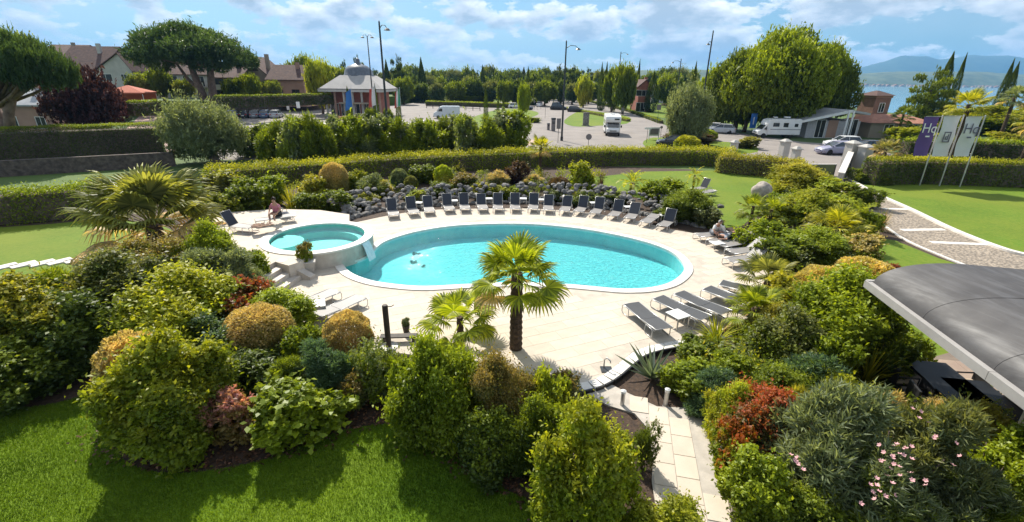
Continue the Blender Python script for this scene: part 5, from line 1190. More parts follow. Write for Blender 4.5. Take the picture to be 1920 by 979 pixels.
bank(gl([(965,381),(1030,383),(1100,388),(1140,393)]), 170, 'grey stone bank behind the right half of the lounger row', 1.1, 1.3)
bank(gl([(1145,394),(1200,402),(1250,412),(1320,428)]), 140, 'grey stone bank at the right end of the lounger row', .9, 1.9)
def rock(px, py, w, h, m, label, seed):
    p = G(px, py); bm = bmesh.new(); bmesh.ops.create_icosphere(bm, subdivisions=4, radius=1)
    for v in bm.verts: v.co *= 1+.14*noise.noise(v.co*1.3+Vector((seed, 0, 0)))+.05*noise.noise(v.co*4)
    for v in bm.verts: v.co.z = max(v.co.z, -.45)
    me = bpy.data.meshes.new('boulder'); bm.to_mesh(me); bm.free(); me.materials.append(m); me.polygons.foreach_set('use_smooth', [True]*len(me.polygons))
    o = link('boulder', me, None, (p.x, p.y, h*.45), (0, 0, .4), (w/2, w/2*.8, h*.62)); tag(o, label, 'boulder')
rock(1426, 372, 1.5, 1.1, mat('pale_boulder', (.46, .40, .34), .9, (.26, .22, .19), scale=3, bump=.03, bscale=8), 'large pale boulder on the pool lawn', 3.3)
rock(522, 405, .9, .5, M_STONE, 'low grey rock at the back of the tub terrace', 8.3)
# stepping stones
for i, (x, y) in enumerate(((-30,506),(8,502),(45,498),(80,495),(113,492),(145,489),(175,486))):
    p = G(x, y); o = MB().bev((-.42, -.25, 0), (.42, .25, .07), .012).build('stepping_stone', M_COPE, None, loc=(p.x, p.y, 0), rz=R(58+rnd.uniform(-4, 4)))
    tag(o, '%s white stepping stone from the left in the path across the left lawn' % ORD[i], 'stepping stone', 'white stepping stones on the left lawn')
# planter, pots, shower post, bench, faucet, path light
p = G(577, 511, DZ); pl = empty('planter', p, R(20), 'white square planter with a green plant beside the terrace steps', 'planter')
def frust(w0, w1, z0, z1): 
    a = [(x*w0, y*w0) for x, y in ((-1,-1),(1,-1),(1,1),(-1,1))]; c = [(x*w1, y*w1) for x, y in ((-1,-1),(1,-1),(1,1),(-1,1))]
    m_ = MB(); m_.v = [(*q, z0) for q in a]+[(*q, z1) for q in c]; m_.f = [(0,3,2,1),(4,5,6,7)]+[(i, (i+1) % 4, 4+(i+1) % 4, 4+i) for i in range(4)]; return m_
frust(.26, .34, 0, .5).build('pot', M_RENDER, pl); frust(.37, .37, .5, .55).build('rim', M_RENDER, pl)
f = link('plant', B['mid1'], pl, (0, 0, .42), None, (.34, .34, .42), C['green']); f['tipcol'] = list(C['bronze'])
f = link('flower_stem', B['spike2'], pl, (0, 0, .5), None, (.22, .22, .5), C['bronze']); f['tipcol'] = list(C['wine'])
p = G(729, 650, DZ); sh = empty('shower_post', p, 0, 'dark wooden shower post with a short side arm on the deck', 'shower')
hp = height_to((p.x, p.y), 572)-DZ
b = MB(); b.lathe([(.085, 0), (.085, hp*.98), (.07, hp)], 14); b.build('post', M_WOOD, sh, smooth=False)
MB().tube([(.05, 0, hp-.06), (.20, -.02, hp-.03), (.27, -.02, hp+.02)], .014, 6).build('shower_arm', M_POLE, sh, smooth=True); MB().lathe([(.28, 0), (.28, .02)], 18).build('base_plate', M_COPE, sh)
p = G(720, 640, DZ); be = empty('bench', p, R(4), 'low dark bench beside the shower post', 'bench'); MB().bev((-.1, -.12, .16), (1.0, .12, .20), .01).build('seat', M_WOOD, be)
for x in (.0, .9): MB().box((x-.04, -.10, 0), (x+.04, .10, .162)).build('leg', M_WOOD, be)
for (x, y, lab) in ((762,622,'small dark flower pot on the deck near the shower post'), (1132,690,'small metal spout on the deck beside the kerb')):
    p = G(x, y, DZ); o = empty('flower_pot' if x < 1000 else 'water_spout', p, 0, lab, 'pot' if x < 1000 else 'spout')
    if x < 1000:
        MB().lathe([(.09, 0), (.12, .22), (.13, .24), (.11, .24), (.10, .20)], 14).build('pot', M_WOOD, o); f = link('plant', B['mid1'], o, (0, 0, .16), None, (.13, .13, .16), C['grey']); f['tipcol'] = list(C['grey'])
    else: MB().tube([(0, 0, 0), (0, 0, .28), (.06, -.05, .36), (.14, -.11, .30), (.15, -.12, .24)], .02, 8).build('pipe', M_ALU, o, smooth=True); MB().box((-.1, -.22, .0), (.22, .06, .02)).build('drain_plate', M_POLE, o)
def bollard(x, y, h, lab):
    p = G(x, y); o = empty('path_light', p, 0, lab, 'path light'); MB().lathe([(.07, 0), (.055, .03), (.055, h*.8)], 12).build('post', M_ALU, o); MB().lathe([(.06, h*.8), (.06, h*.93), (.07, h*.94), (.02, h)], 12).build('lamp_cap', M_WHITE, o)
bollard(1247, 762, .55, 'white path light at the bend of the flagstone path'); bollard(1166, 762, .5, 'grey path light left of the flagstone path')
# spa signs: dark creature shapes on the pool floor are leaves lying in the water
M_LEAFD = mat('wet_leaf', (.02, .09, .09), .6, (.01, .05, .05), scale=30)
for (cx, cy, n_, sx) in ((781, 476, 16, 7), (775, 491, 14, 6), (793, 498, 5, 3)):
    P = []
    for i in range(n_): q = G(cx+rnd.uniform(-sx, sx), cy+rnd.uniform(-2.2, 2.2), -DP+.03); P.append((q.x, q.y, -DP+.03))
    P = np.array(P); me = leaf_mesh('sunken_leaves', P, sphere(n_)*np.array([1, 1, .1]), np.tile([0, 0, 1.], (n_, 1)), .22, .12, rng.random(n_), rng.random(n_), M_LEAFD); o = link('sunken_leaves', me); o['kind'] = 'stuff'
# ------------------------------------------------------------------ people
def skin(name, V, E, m, parent, root=0, sub=2):
    me = bpy.data.meshes.new(name); me.from_pydata([v[:3] for v in V], E, []); o = link(name, me, parent); me.materials.append(m)
    md = o.modifiers.new('Skin', 'SKIN'); md.use_smooth_shade = True
    sv = me.skin_vertices[0].data if me.skin_vertices else None
    if sv is None:
        bm = bmesh.new(); bm.from_mesh(me); bm.verts.layers.skin.verify(); bm.to_mesh(me); bm.free(); sv = me.skin_vertices[0].data
    for i, v in enumerate(V):
        r = v[3]; sv[i].radius = (r, v[4] if len(v) > 4 else r); sv[i].use_root = i == root
    s = o.modifiers.new('Sub', 'SUBSURF'); s.levels = s.render_levels = sub; return o
def person(loc, rz, J, label, top=None, bottom=None, hair=M_HAIR, tilt=None):
    """J: joint positions, facing +x. One skinned body; clothes and hair are children"""
    r = empty('person', loc, rz, label, 'person')
    if tilt: r.rotation_euler = tilt
    V = []; E = []; I = {}
    def add(k, p, rr, par=None, r2=None):
        I[k] = len(V); V.append((*p, rr, r2 or rr)); 
        if par: E.append((I[par], I[k]))
    v = {k: Vector(p) for k, p in J.items()}
    add('pel', v['pel'], .14, None, .11); add('waist', v['pel'].lerp(v['chest'], .5), .13, 'pel', .10); add('chest', v['chest'], .16, 'waist', .11); add('neck', v['neck'], .05, 'chest'); add('jaw', v['neck'].lerp(v['head'], .55), .075, 'neck'); add('skull', v['head'], .10, 'jaw')
    fwd = Vector(J.get('face', (1, 0, 0))); add('nose', v['neck'].lerp(v['head'], .7)+fwd*.105, .014, 'jaw')
    for s, y in (('l', 1), ('r', -1)):
        sh_ = v['chest']+Vector(J.get('side', (0, 1, 0)))*.17*y+(v['neck']-v['chest'])*.35; add('sh'+s, sh_, .062, 'chest'); add('el'+s, v['el'+s], .045, 'sh'+s); add('wr'+s, v['wr'+s], .03, 'el'+s)
        d = (v['wr'+s]-v['el'+s]).normalized(); sd = d.orthogonal().normalized(); add('pa'+s, v['wr'+s]+d*.07, .034, 'wr'+s, .018)
        for k in range(4): b = v['wr'+s]+d*(.11)+sd*(.024*(k-1.5)); add('f%d' % k+s, b, .010, 'pa'+s); add('g%d' % k+s, b+d*(.05+.015*math.sin(k+.6))+d.cross(sd)*.02, .008, 'f%d' % k+s)
        add('th'+s, v['wr'+s]+d*.05+sd*.055, .011, 'pa'+s)
        hp_ = v['pel']+Vector(J.get('side', (0, 1, 0)))*.09*y; add('hi'+s, hp_, .095, 'pel'); add('kn'+s, v['kn'+s], .06, 'hi'+s); md = v['kn'+s].lerp(v['an'+s], .35); add('ca'+s, md, .055, 'kn'+s); add('an'+s, v['an'+s], .036, 'ca'+s); add('to'+s, v['to'+s], .032, 'an'+s)
    skin('body', V, E, M_SKIN, r)
    def cloth(nm, keys, edges, m, ex):
        vv = [(*V[I[k]][:3], V[I[k]][3]+ex, V[I[k]][4]+ex) for k in keys]; skin(nm, vv, [(keys.index(a), keys.index(b_)) for a, b_ in edges], m, r)
    if top:
        V2 = {}
        for s in 'lr':
            I['um'+s] = len(V); q = Vector(V[I['sh'+s]][:3]).lerp(Vector(V[I['el'+s]][:3]), .7); V.append((*q, .056, .056))
        cloth('shirt', ['waist', 'chest', 'shl', 'shr', 'uml', 'umr', 'pel'], [('pel', 'waist'), ('waist', 'chest'), ('chest', 'shl'), ('chest', 'shr'), ('shl', 'uml'), ('shr', 'umr')], top, .018)
    if bottom:
        for s in 'lr':
            I['tm'+s] = len(V); q = Vector(V[I['hi'+s]][:3]).lerp(Vector(V[I['kn'+s]][:3]), .6); V.append((*q, .078, .078))
        cloth('shorts', ['pel', 'hil', 'hir', 'tml', 'tmr'], [('pel', 'hil'), ('pel', 'hir'), ('hil', 'tml'), ('hir', 'tmr')], bottom, .016)
    hv = v['head']; up = (v['head']-v['neck']).normalized(); bm = bmesh.new(); bmesh.ops.create_icosphere(bm, subdivisions=3, radius=.112)
    for q in list(bm.verts):
        if q.co.dot(fwd) > .055 or q.co.dot(up) < -.055: bm.verts.remove(q)
        else: q.co *= 1+.06*noise.noise(q.co*25)
    me = bpy.data.meshes.new('hair'); bm.to_mesh(me); bm.free(); me.materials.append(hair); me.polygons.foreach_set('use_smooth', [True]*len(me.polygons)); h = link('hair', me, r, hv+up*.012-fwd*.008); so_ = h.modifiers.new('Solid', 'SOLIDIFY'); so_.thickness = .012
    return r
SIT = dict(pel=(0, 0, .12), chest=(.06, 0, .50), neck=(.09, 0, .68), head=(.13, 0, .86), ell=(.12, .30, .36), elr=(.12, -.30, .36), wrl=(.36, .20, .20), wrr=(.36, -.20, .20), knl=(.44, .13, .20), knr=(.44, -.13, .20), anl=(.46, .13, -.22), anr=(.46, -.13, -.22), tol=(.62, .14, -.27), tor=(.62, -.14, -.27))
BEND = dict(SIT, chest=(.16, 0, .44), neck=(.26, 0, .58), head=(.36, 0, .72), wrl=(.52, .16, .06), wrr=(.52, -.16, .06), ell=(.34, .28, .26), elr=(.34, -.28, .26))
LIE = dict(pel=(0, 0, .12), chest=(-.42, 0, .12), neck=(-.60, 0, .13), head=(-.78, 0, .16), face=(-.25, 0, .97), ell=(-.38, .34, .08), elr=(-.60, -.36, .08), wrl=(-.14, .30, .10), wrr=(-.80, -.22, .08), knl=(.44, .10, .20), knr=(.46, -.10, .10), anl=(.86, .10, .07), anr=(.88, -.10, .07), tol=(.92, .12, .19), tor=(.94, -.12, .19))
pinkm = paint('pink_cloth', (.55, .20, .25), .9); blackc = paint('black_cloth', (.02, .02, .025), .8); whitec = paint('white_cloth', (.75, .74, .72), .9); greyc = paint('grey_cloth', (.30, .31, .34), .9); brownc = mat('brown_towel', (.26, .16, .11), .95, (.10, .06, .045), scale=6, bump=.01, bscale=40)
def ldir(f_, b_, z=DZ): d = (G(*f_, z)-G(*b_, z)).to_2d(); return math.atan2(d.y, d.x)
p = G(523, 416, TZ); person((p.x, p.y, TZ+.33), R(-100), SIT, 'person in a pink top sitting at the end of the towel covered lounger', pinkm, blackc)
p = G(1336, 450, DZ); person((p.x, p.y, DZ+.33), R(-75), BEND, 'person bending forward while sitting on the flat taupe lounger', whitec, greyc, paint('grey_hair', (.35, .33, .31), .8))
p = G(1366, 457, DZ); person((p.x, p.y, DZ+.34), ldir((1388,453), (1328,463)), LIE, 'sunbather lying on a taupe lounger with a grey top', greyc, blackc)
# towels, bags
def towel(name, px, py, z, w, l, rz, m, label, bumps=.03):
    p = G(px, py, z); n_ = 12; b = MB()
    for i in range(n_+1):
        for j in range(n_+1):
            u, v = i/n_-.5, j/n_-.5; k_ = .012+bumps*abs(noise.noise(Vector((u*5+px, v*5, .3))))+bumps*.5*noise.noise(Vector((u*11, v*11+px, .3))); b.v.append((u*l, v*w, k_))
    b.f = [(i*(n_+1)+j, (i+1)*(n_+1)+j, (i+1)*(n_+1)+j+1, i*(n_+1)+j+1) for i in range(n_) for j in range(n_)]
    o = b.build(name, m, None, smooth=True, loc=(p.x, p.y, z), rz=rz); s = o.modifiers.new('Solid', 'SOLIDIFY'); s.thickness = .012; s.offset = 1; tag(o, label, 'towel'); return o
towel('towel', 492, 424, TZ+.345, .62, .9, ldir((478,424), (536,416), TZ), brownc, 'crumpled brown towel on the terrace lounger', .12)
towel('towel', 512, 420, TZ+.345, .58, .7, ldir((478,424), (536,416), TZ), paint('cream_towel', (.62, .52, .42), .95), 'crumpled cream towel beside the brown one on the terrace lounger', .10)
towel('towel', 1345, 456, DZ+.345, .5, .6, .3, whitec, 'white towel at the foot of the lying sunbather', .05)
p = G(536, 409, TZ); o = empty('beach_bag', p, .3, 'slumped grey beach bag at the back of the tub terrace', 'bag')
b = MB(); b.lathe([(.16, 0), (.24, .10), (.22, .25), (.14, .34), (.05, .36)], 14); b.v = [(x*(1+.15*math.sin(z*12)), y*.7, z) for x, y, z in b.v]; b.build('body', greyc, o, smooth=True); MB().tube([(-.12, 0, .30), (-.08, 0, .48), (.08, 0, .48), (.12, 0, .30)], .015, 6).build('handle', brownc, o, smooth=True)
# white towel hung over the raised back behind the sunbathers
p = G(1358, 452, DZ); o = empty('backrest_towel', (p.x, p.y, DZ), ldir((1328,463), (1388,453)), 'upright white towel behind the bending person', 'towel'); 
M = Matrix.Rotation(R(28), 4, 'Y'); b = MB()
for i in range(9):
    for j in range(7): b.v.append(tuple(M @ Vector((.03*math.sin(j*1.3+i*.3), (j/6-.5)*.52, .38+i/8*.66))))
b.f = [(i*7+j, i*7+j+1, (i+1)*7+j+1, (i+1)*7+j) for i in range(8) for j in range(6)]; q = b.build('cloth', whitec, o, smooth=True); s = q.modifiers.new('Solid', 'SOLIDIFY'); s.thickness = .02
MB().tube([M @ Vector((-.03, -.24, .36)), M @ Vector((-.03, -.24, 1.0)), M @ Vector((-.03, .24, 1.0)), M @ Vector((-.03, .24, .36))], .016, 6).build('frame', M_ALU, o, smooth=True)
# ------------------------------------------------------------------ big dark canopy roof on the right, terrace below
EZ = 2.75
A = G(1637, 531, EZ); Bp = G(1925, 741, EZ); Cp = G(1925, 512, EZ+.75)
ev = (Bp-A).to_2d().normalized(); mv = (Cp-A).to_2d().normalized()
M_ROOF = mat('weathered_roof_sheet', (.10, .094, .092), .62, (.05, .047, .048), scale=.9, bump=.012, bscale=3, spec=.35, detail=9, contrast=(.3, .7))
t = M_ROOF.node_tree; p_ = t.nodes['Principled BSDF']; tcn = t.nodes.new('ShaderNodeTexCoord'); mp_ = N(t, 'ShaderNodeMapping'); mp_.inputs['Rotation'].default_value = (0, 0, -math.atan2(ev.y, ev.x)); mp_.inputs['Scale'].default_value = (2.6, .3, .5); t.links.new(tcn.outputs['Object'], mp_.inputs['Vector'])
st2 = N(t, 'ShaderNodeTexNoise', Scale=2.0, Detail=8.0, Roughness=.65, Distortion=.4); t.links.new(mp_.outputs[0], st2.inputs['Vector']); src = p_.inputs['Base Color'].links[0].from_socket
t.links.new(mixc(t, ramp(t, st2.outputs['Fac'], [(.46, 0), (.70, .38)]), src, (.18, .175, .175)), p_.inputs['Base Color']); t.links.new(ramp(t, st2.outputs['Fac'], [(.4, .66), (.65, .50)]), p_.inputs['Roughness'])
M_FASC = mat('roof_fascia', (.36, .34, .32), .7, (.28, .265, .25), scale=1.2, bump=.003, bscale=20)
rf = empty('canopy_building', (A.x, A.y, 0), 0, 'dark curved canopy roof with pale fascia over a dining terrace', 'canopy')
prof = [(0, 0)]+[(1.9*(1-math.cos(k*math.pi/24)), .80*math.sin(k*math.pi/24)) for k in range(1, 13)]+[(3.2, .84), (9, .95)]
LEN = 16
def rp_(s, t, z): q = ev*s+mv*t; return (q.x, q.y, EZ+z)
joints = [0.0, 1.9, 3.8, 5.7, 7.6, 9.5, 11.4, LEN]
b = MB(); n = len(prof)
for s in (0, LEN): b.v += [rp_(s, t, z) for t, z in prof]
b.f = [(k, k+1, n+k+1, n+k) for k in range(n-1)]; b.build('roof_sheet', M_ROOF, rf, smooth=True)
for s in (2.0, 4.0, 6.0, 8.0, 10.0, 12.0): MB().tube([rp_(s, t, z+.004) for t, z in prof], .004, 5).build('seam', M_ROOF, rf, smooth=True)
for t in (3.2, 5.6): MB().tube([rp_(.1, t, np.interp(t, [p[0] for p in prof], [p[1] for p in prof])+.01), rp_(LEN, t, np.interp(t, [p[0] for p in prof], [p[1] for p in prof])+.01)], .02, 5).build('seam', M_ROOF, rf)
seg = [0, 4.1, 8.2, 12.3, LEN]
for i in range(4):
    b = MB(); a_, c_ = seg[i]+(.006 if i else -.12), seg[i+1]-.006
    for s in (a_, c_): b.v += [rp_(s, t, z) for t, z in ((-.02, .03), (-.13, .02), (-.13, -.17), (.02, -.19), (.02, .0))]
    b.f = [tuple(range(5)), tuple(range(5, 10))[::-1]]+[(k, 5+k, 5+(k+1) % 5, (k+1) % 5) for k in range(5)]; b.build('fascia', M_FASC, rf)
b = MB()
for t in (-.10, 8.5): b.v += [rp_(-.13, t, np.interp(t, [p[0] for p in prof], [p[1] for p in prof])+.04), rp_(-.02, t, np.interp(t, [p[0] for p in prof], [p[1] for p in prof])+.04), rp_(-.02, t, -.16), rp_(-.13, t, -.16)]
b.f = [(0, 1, 2, 3), (7, 6, 5, 4)]+[(k, (k+1) % 4, 4+(k+1) % 4, 4+k) for k in range(4)]; b.build('side_fascia', M_FASC, rf)
b = MB(); b.v = [rp_(0.02, 0.03, -.2), rp_(LEN, .03, -.2), rp_(LEN, 8.9, -.2), rp_(.02, 8.9, -.2)]; b.f = [(0, 1, 2, 3)]; b.build('soffit', M_RENDER, rf)
M_COLM = mat('sand_column', (.42, .36, .27), .8, (.33, .28, .21), scale=1.5, bump=.004, bscale=20)
for s, t in ((3.9, 1.1), (8.4, 1.1), (.6, 3.4)):
    q = ev*s+mv*t; MB().bev((-.22, -.22, 0), (.22, .22, EZ-.2), .01, Matrix.Translation((q.x, q.y, 0)) @ Matrix.Rotation(math.atan2(ev.y, ev.x), 4, 'Z')).build('column', M_COLM, rf)
M_TFLOOR = mat('terrace_paving', (.36, .27, .20), .7, (.29, .21, .16), scale=1.5, bump=.003, bscale=20)
TF = gl([(1630,712),(1700,682),(1760,668),(1860,640),(2300,640),(2500,1000),(2050,860),(1920,812),(1800,775),(1690,748)]); tf = sheet('dining_terrace', TF, .03, mat('terrace_joint', (.22, .17, .13), .9), skirt=.04)
c0 = G(1800, 720).to_2d(); a_ = math.atan2(ev.y, ev.x); ca, sa_ = math.cos(a_), math.sin(a_)
for i in range(-8, 9):
    for j in range(-6, 7):
        q = [c0+Vector((ca*u-sa_*v, sa_*u+ca*v)) for u, v in ((i*.6+.005, j*.6+.005), (i*.6+.595, j*.6+.005), (i*.6+.595, j*.6+.595), (i*.6+.005, j*.6+.595))]
        if all(inside(p, TF) for p in q): tile_mb([tuple(p) for p in q], .03, .045).build('tile', M_TFLOOR, tf)
M_TOP = mat('smoked_glass_top', (.02, .022, .025), .35, (.015, .016, .018), scale=1, spec=.08); M_WICK = mat('black_wicker', (.018, .017, .017), .6, (.008, .008, .008), scale=60, bump=.006, bscale=90); M_CUSH = mat('sand_cushion', (.50, .40, .29), .9, (.42, .33, .24), scale=12)
def dining_table(loc, rz, lab):
    t = empty('dining_table', loc, rz, lab, 'table', 'dining tables under the canopy'); MB().bev((-1.0, -.5, .72), (1.0, .5, .74), .006).build('tabletop', M_TOP, t); MB().box((-.98, -.48, .66), (.98, .48, .718)).build('apron', M_WICK, t)
    for x in (-1, 1):
        for y in (-1, 1): MB().bev((x*.92-.04, y*.42-.04, 0), (x*.92+.04, y*.42+.04, .661), .006).build('leg', M_WICK, t)
def dining_chair():
    t = empty('dining_chair'); MB().bev((-.27, -.27, .38), (.27, .27, .44), .02).build('seat', M_WICK, t); MB().bev((-.24, -.24, .44), (.22, .24, .50), .02).build('cushion', M_CUSH, t)
    MB().bev((-.30, -.27, .40), (-.25, .27, .86), .015).build('backrest', M_WICK, t)
    for y in (-1, 1): MB().tube([(.24, .27*y, .40), (.24, .27*y, .64), (-.27, .27*y, .66)], .022, 6).build('armrest', M_WICK, t)
    for x in (-1, 1):
        for y in (-1, 1): MB().box((x*.24-.02, y*.24-.02, 0), (x*.24+.02, y*.24+.02, .382)).build('leg', M_WICK, t)
    return t
t1 = G(1782, 722, .74); t2 = G(1862, 762, .74); tr_ = math.atan2(ev.y, ev.x)
dining_table((t1.x, t1.y, .045), tr_, 'dark glass topped dining table further from the lawn under the canopy edge'); dining_table((t2.x, t2.y, .045), tr_, 'dark glass topped dining table nearest the canopy corner at the right edge')
CHL = ['left of the far dark table, first place', 'left of the far dark table, second place', 'right of the far dark table, first place', 'right of the far dark table, second place', 'left of the near dark table, first place', 'left of the near dark table, second place', 'right of the near dark table, first place', 'right of the near dark table, second place']
dc = dining_chair(); k = 0
for tc_ in (t1, t2):
    for sg in (1, -1):
        for u in (-.48, .48):
            q = Vector((tc_.x, tc_.y))+Vector((ca, sa_))*u+Vector((-sa_, ca))*sg*.78; o = dc if k == 0 else copy_tree(dc)
            o.location = (q.x, q.y, .045); o.rotation_euler.z = tr_+(-math.pi/2 if sg > 0 else math.pi/2)+rnd.uniform(-.15, .15); tag(o, 'black wicker chair with sand cushion '+CHL[k], 'chair', 'wicker chairs under the canopy'); k += 1
# ------------------------------------------------------------------ vehicles
def wheel(par, x, y, r, w=.2):
    M = Matrix.Translation((x, y, r)) @ Matrix.Rotation(R(90), 4, 'X')
    t = MB().lathe([(r*.62, -w/2), (r*.95, -w/2), (r, -w*.3), (r, w*.3), (r*.95, w/2), (r*.62, w/2)], 18, M).build('wheel', M_TYRE, par, auto=40)
    MB().lathe([(.02, -w*.42), (r*.64, -w*.46), (r*.64, w*.46), (.02, w*.42)], 14, M).build('rim', M_RIM, t, auto=30)
def car(loc, rz, m, label, L=4.2, Wd=1.78, H=1.46, kind='hatch', group=None):
    o = empty('parked_car', loc, rz, label, 'car', group); h = L/2; w = Wd/2
    bm = bmesh.new(); rear = -h+.25 if kind != 'sedan' else -h+.75
    st_x = [-h, -h+.12, -h+.6, -.6, .5, h-1.0, h-.25, h]; zt = [.72, .90, .96, .95, .93, .86, .72, .55]; zb = [.34, .24, .22, .2, .2, .22, .24, .34]; ww = [.80, .92, .98, 1, 1, .98, .90, .74]; rings = []
    for x, z1, z0, k in zip(st_x, zt, zb, ww):
        y = w*k; rings.append([bm.verts.new(p) for p in ((x, -y*.93, z0), (x, -y, z0+.14), (x, -y, z1-.28), (x, -y*.95, z1-.05), (x, -y*.84, z1), (x, y*.84, z1), (x, y*.95, z1-.05), (x, y, z1-.28), (x, y, z0+.14), (x, y*.93, z0))])
    for a, b_ in zip(rings[:-1], rings[1:]):
        for i in range(10): bm.faces.new((a[i], a[(i+1) % 10], b_[(i+1) % 10], b_[i]))
    bm.faces.new(rings[0][::-1]); bm.faces.new(rings[-1]); bmesh.ops.recalc_face_normals(bm, faces=bm.faces); bmesh.ops.subdivide_edges(bm, edges=bm.edges, cuts=1, smooth=.6, use_grid_fill=True)
    me = bpy.data.meshes.new('body'); bm.to_mesh(me); bm.free(); me.materials.append(m); me.polygons.foreach_set('use_smooth', [True]*len(me.polygons)); link('body', me, o)
    gx = [(rear, .94), (rear+.38, H-.06), (.15, H-.04), (h-1.05, .88)]; b = MB()
    for y, ins in ((-1, 0), (1, 0)):
        pass
    b.v = [(x, y*w*(.86 if z < 1.1 else .70), z) for y in (-1, 1) for x, z in gx]; b.f = [(0, 1, 2, 3), (7, 6, 5, 4), (0, 4, 5, 1), (1, 5, 6, 2), (2, 6, 7, 3), (0, 3, 7, 4)]; b.build('window', M_GLASS, o)
    x0, x1 = rear+.34, .24; MB().bev((x0, -w*.71, H-.075), (x1, w*.71, H), .03).build('roof', m, o, auto=40)
    for y in (-1, 1):
        b = MB()
        for p, q in (((rear+.02, .95), (rear+.40, H-.03)), ((.18, H-.03), (h-1.02, .90)), ((-.32, .95), (-.30, H-.03))): b.tube([(p[0], y*w*.865, p[1]), (q[0], y*w*.705, q[1])], .035, 5)
        b.build('pillar', m, o); MB().bev((h-1.25, y*w*.98-.02, .92), (h-1.10, y*w*.98+y*.16 if y > 0 else y*w*.98+.02, 1.04) if y > 0 else (h-1.10, y*w*.98+.02, 1.04), .02).build('mirror', m, o)
        MB().bev((h-.28, y*w*.62-.18, .58), (h-.04, y*w*.62+.18, .72), .03).build('headlight', M_LAMP, o); MB().bev((-h-.02, y*w*.66-.16, .66), (-h+.16, y*w*.66+.16, .84), .03).build('tail_light', M_RED, o)
        for x in (-h+.82, h-.85): wheel(o, x, y*(w-.10), .32)
    MB().box((h-.06, -.45, .36), (h+.005, .45, .52)).build('grille', M_BLACK, o); MB().box((-h-.012, -.25, .48), (-h+.05, .25, .60)).build('number_plate', M_WHITE, o); return o
P_ = {k: paint(k+'_car_paint', c) for k, c in dict(silver=(.45, .47, .50), white=(.75, .75, .74), blue=(.09, .14, .24), black=(.02, .02, .025), grey=(.20, .21, .23), lilac=(.34, .33, .44)).items()}
def carat(px, py, rz, c, label, **k): p = G(px, py); return car((p.x, p.y, .01), rz, P_[c], label, **k)
for i, (x, y, c, lab) in enumerate(((412, 226, 'white', 'pale car half hidden behind the bushy olive, leftmost of the row'), (438, 222, 'silver', 'silver car, second from the left in the row below the clipped hedge'), (462, 221, 'black', 'dark car, third from the left in the row below the clipped hedge'), (482, 221, 'grey', 'grey car, fourth from the left in the row below the clipped hedge'), (500, 221, 'blue', 'blue car, last but one on the right of the row below the hedge'), (519, 221, 'silver', 'silver estate car, rightmost of the row below the clipped hedge'))):
    carat(x, y, R(102), c, lab, H=1.52, group='cars parked below the clipped hedge')
carat(966, 203, R(8), 'white', 'white car parked behind the verge shrubs at the car park exit'); carat(985, 206, R(15), 'grey', 'dark grey car just right of the white one at the car park exit')
carat(1047, 206, R(-8), 'black', 'tall dark van like car parked left of the traffic island', L=4.6, H=1.95); carat(1079, 210, R(-15), 'black', 'low black car parked at the tip of the traffic island')
carat(1012, 200, R(80), 'white', 'small pale car far along the exit road')
carat(1352, 250, R(150), 'silver', 'silver car parked under the silvery olive'); carat(1330, 247, R(150), 'white', 'pale car partly hidden by the silvery olive')
carat(1578, 277, R(172), 'white', 'white car parked in front of the gate house'); carat(1566, 289, R(186), 'lilac', 'lilac grey car driving by behind the white gate wall', L=4.5); carat(1618, 287, R(186), 'black', 'dark car mostly hidden behind the gate pillars')
carat(1262, 276, R(160), 'black', 'dark car whose roof shows above the hedge beside the clipped ball')
for i, (x, y, c, r_) in enumerate(((1010, 188, 'white', 60), (1022, 184, 'grey', 62), (1032, 181, 'white', 64), (1043, 179, 'silver', 66), (1053, 177, 'black', 68), (1064, 175, 'white', 70), (1076, 177, 'silver', 100), (1088, 180, 'white', 104))):
    carat(x, y, R(r_), c, '%s from the left of the tiny cars parked along the far road' % nth(i), group='tiny cars parked along the far road')
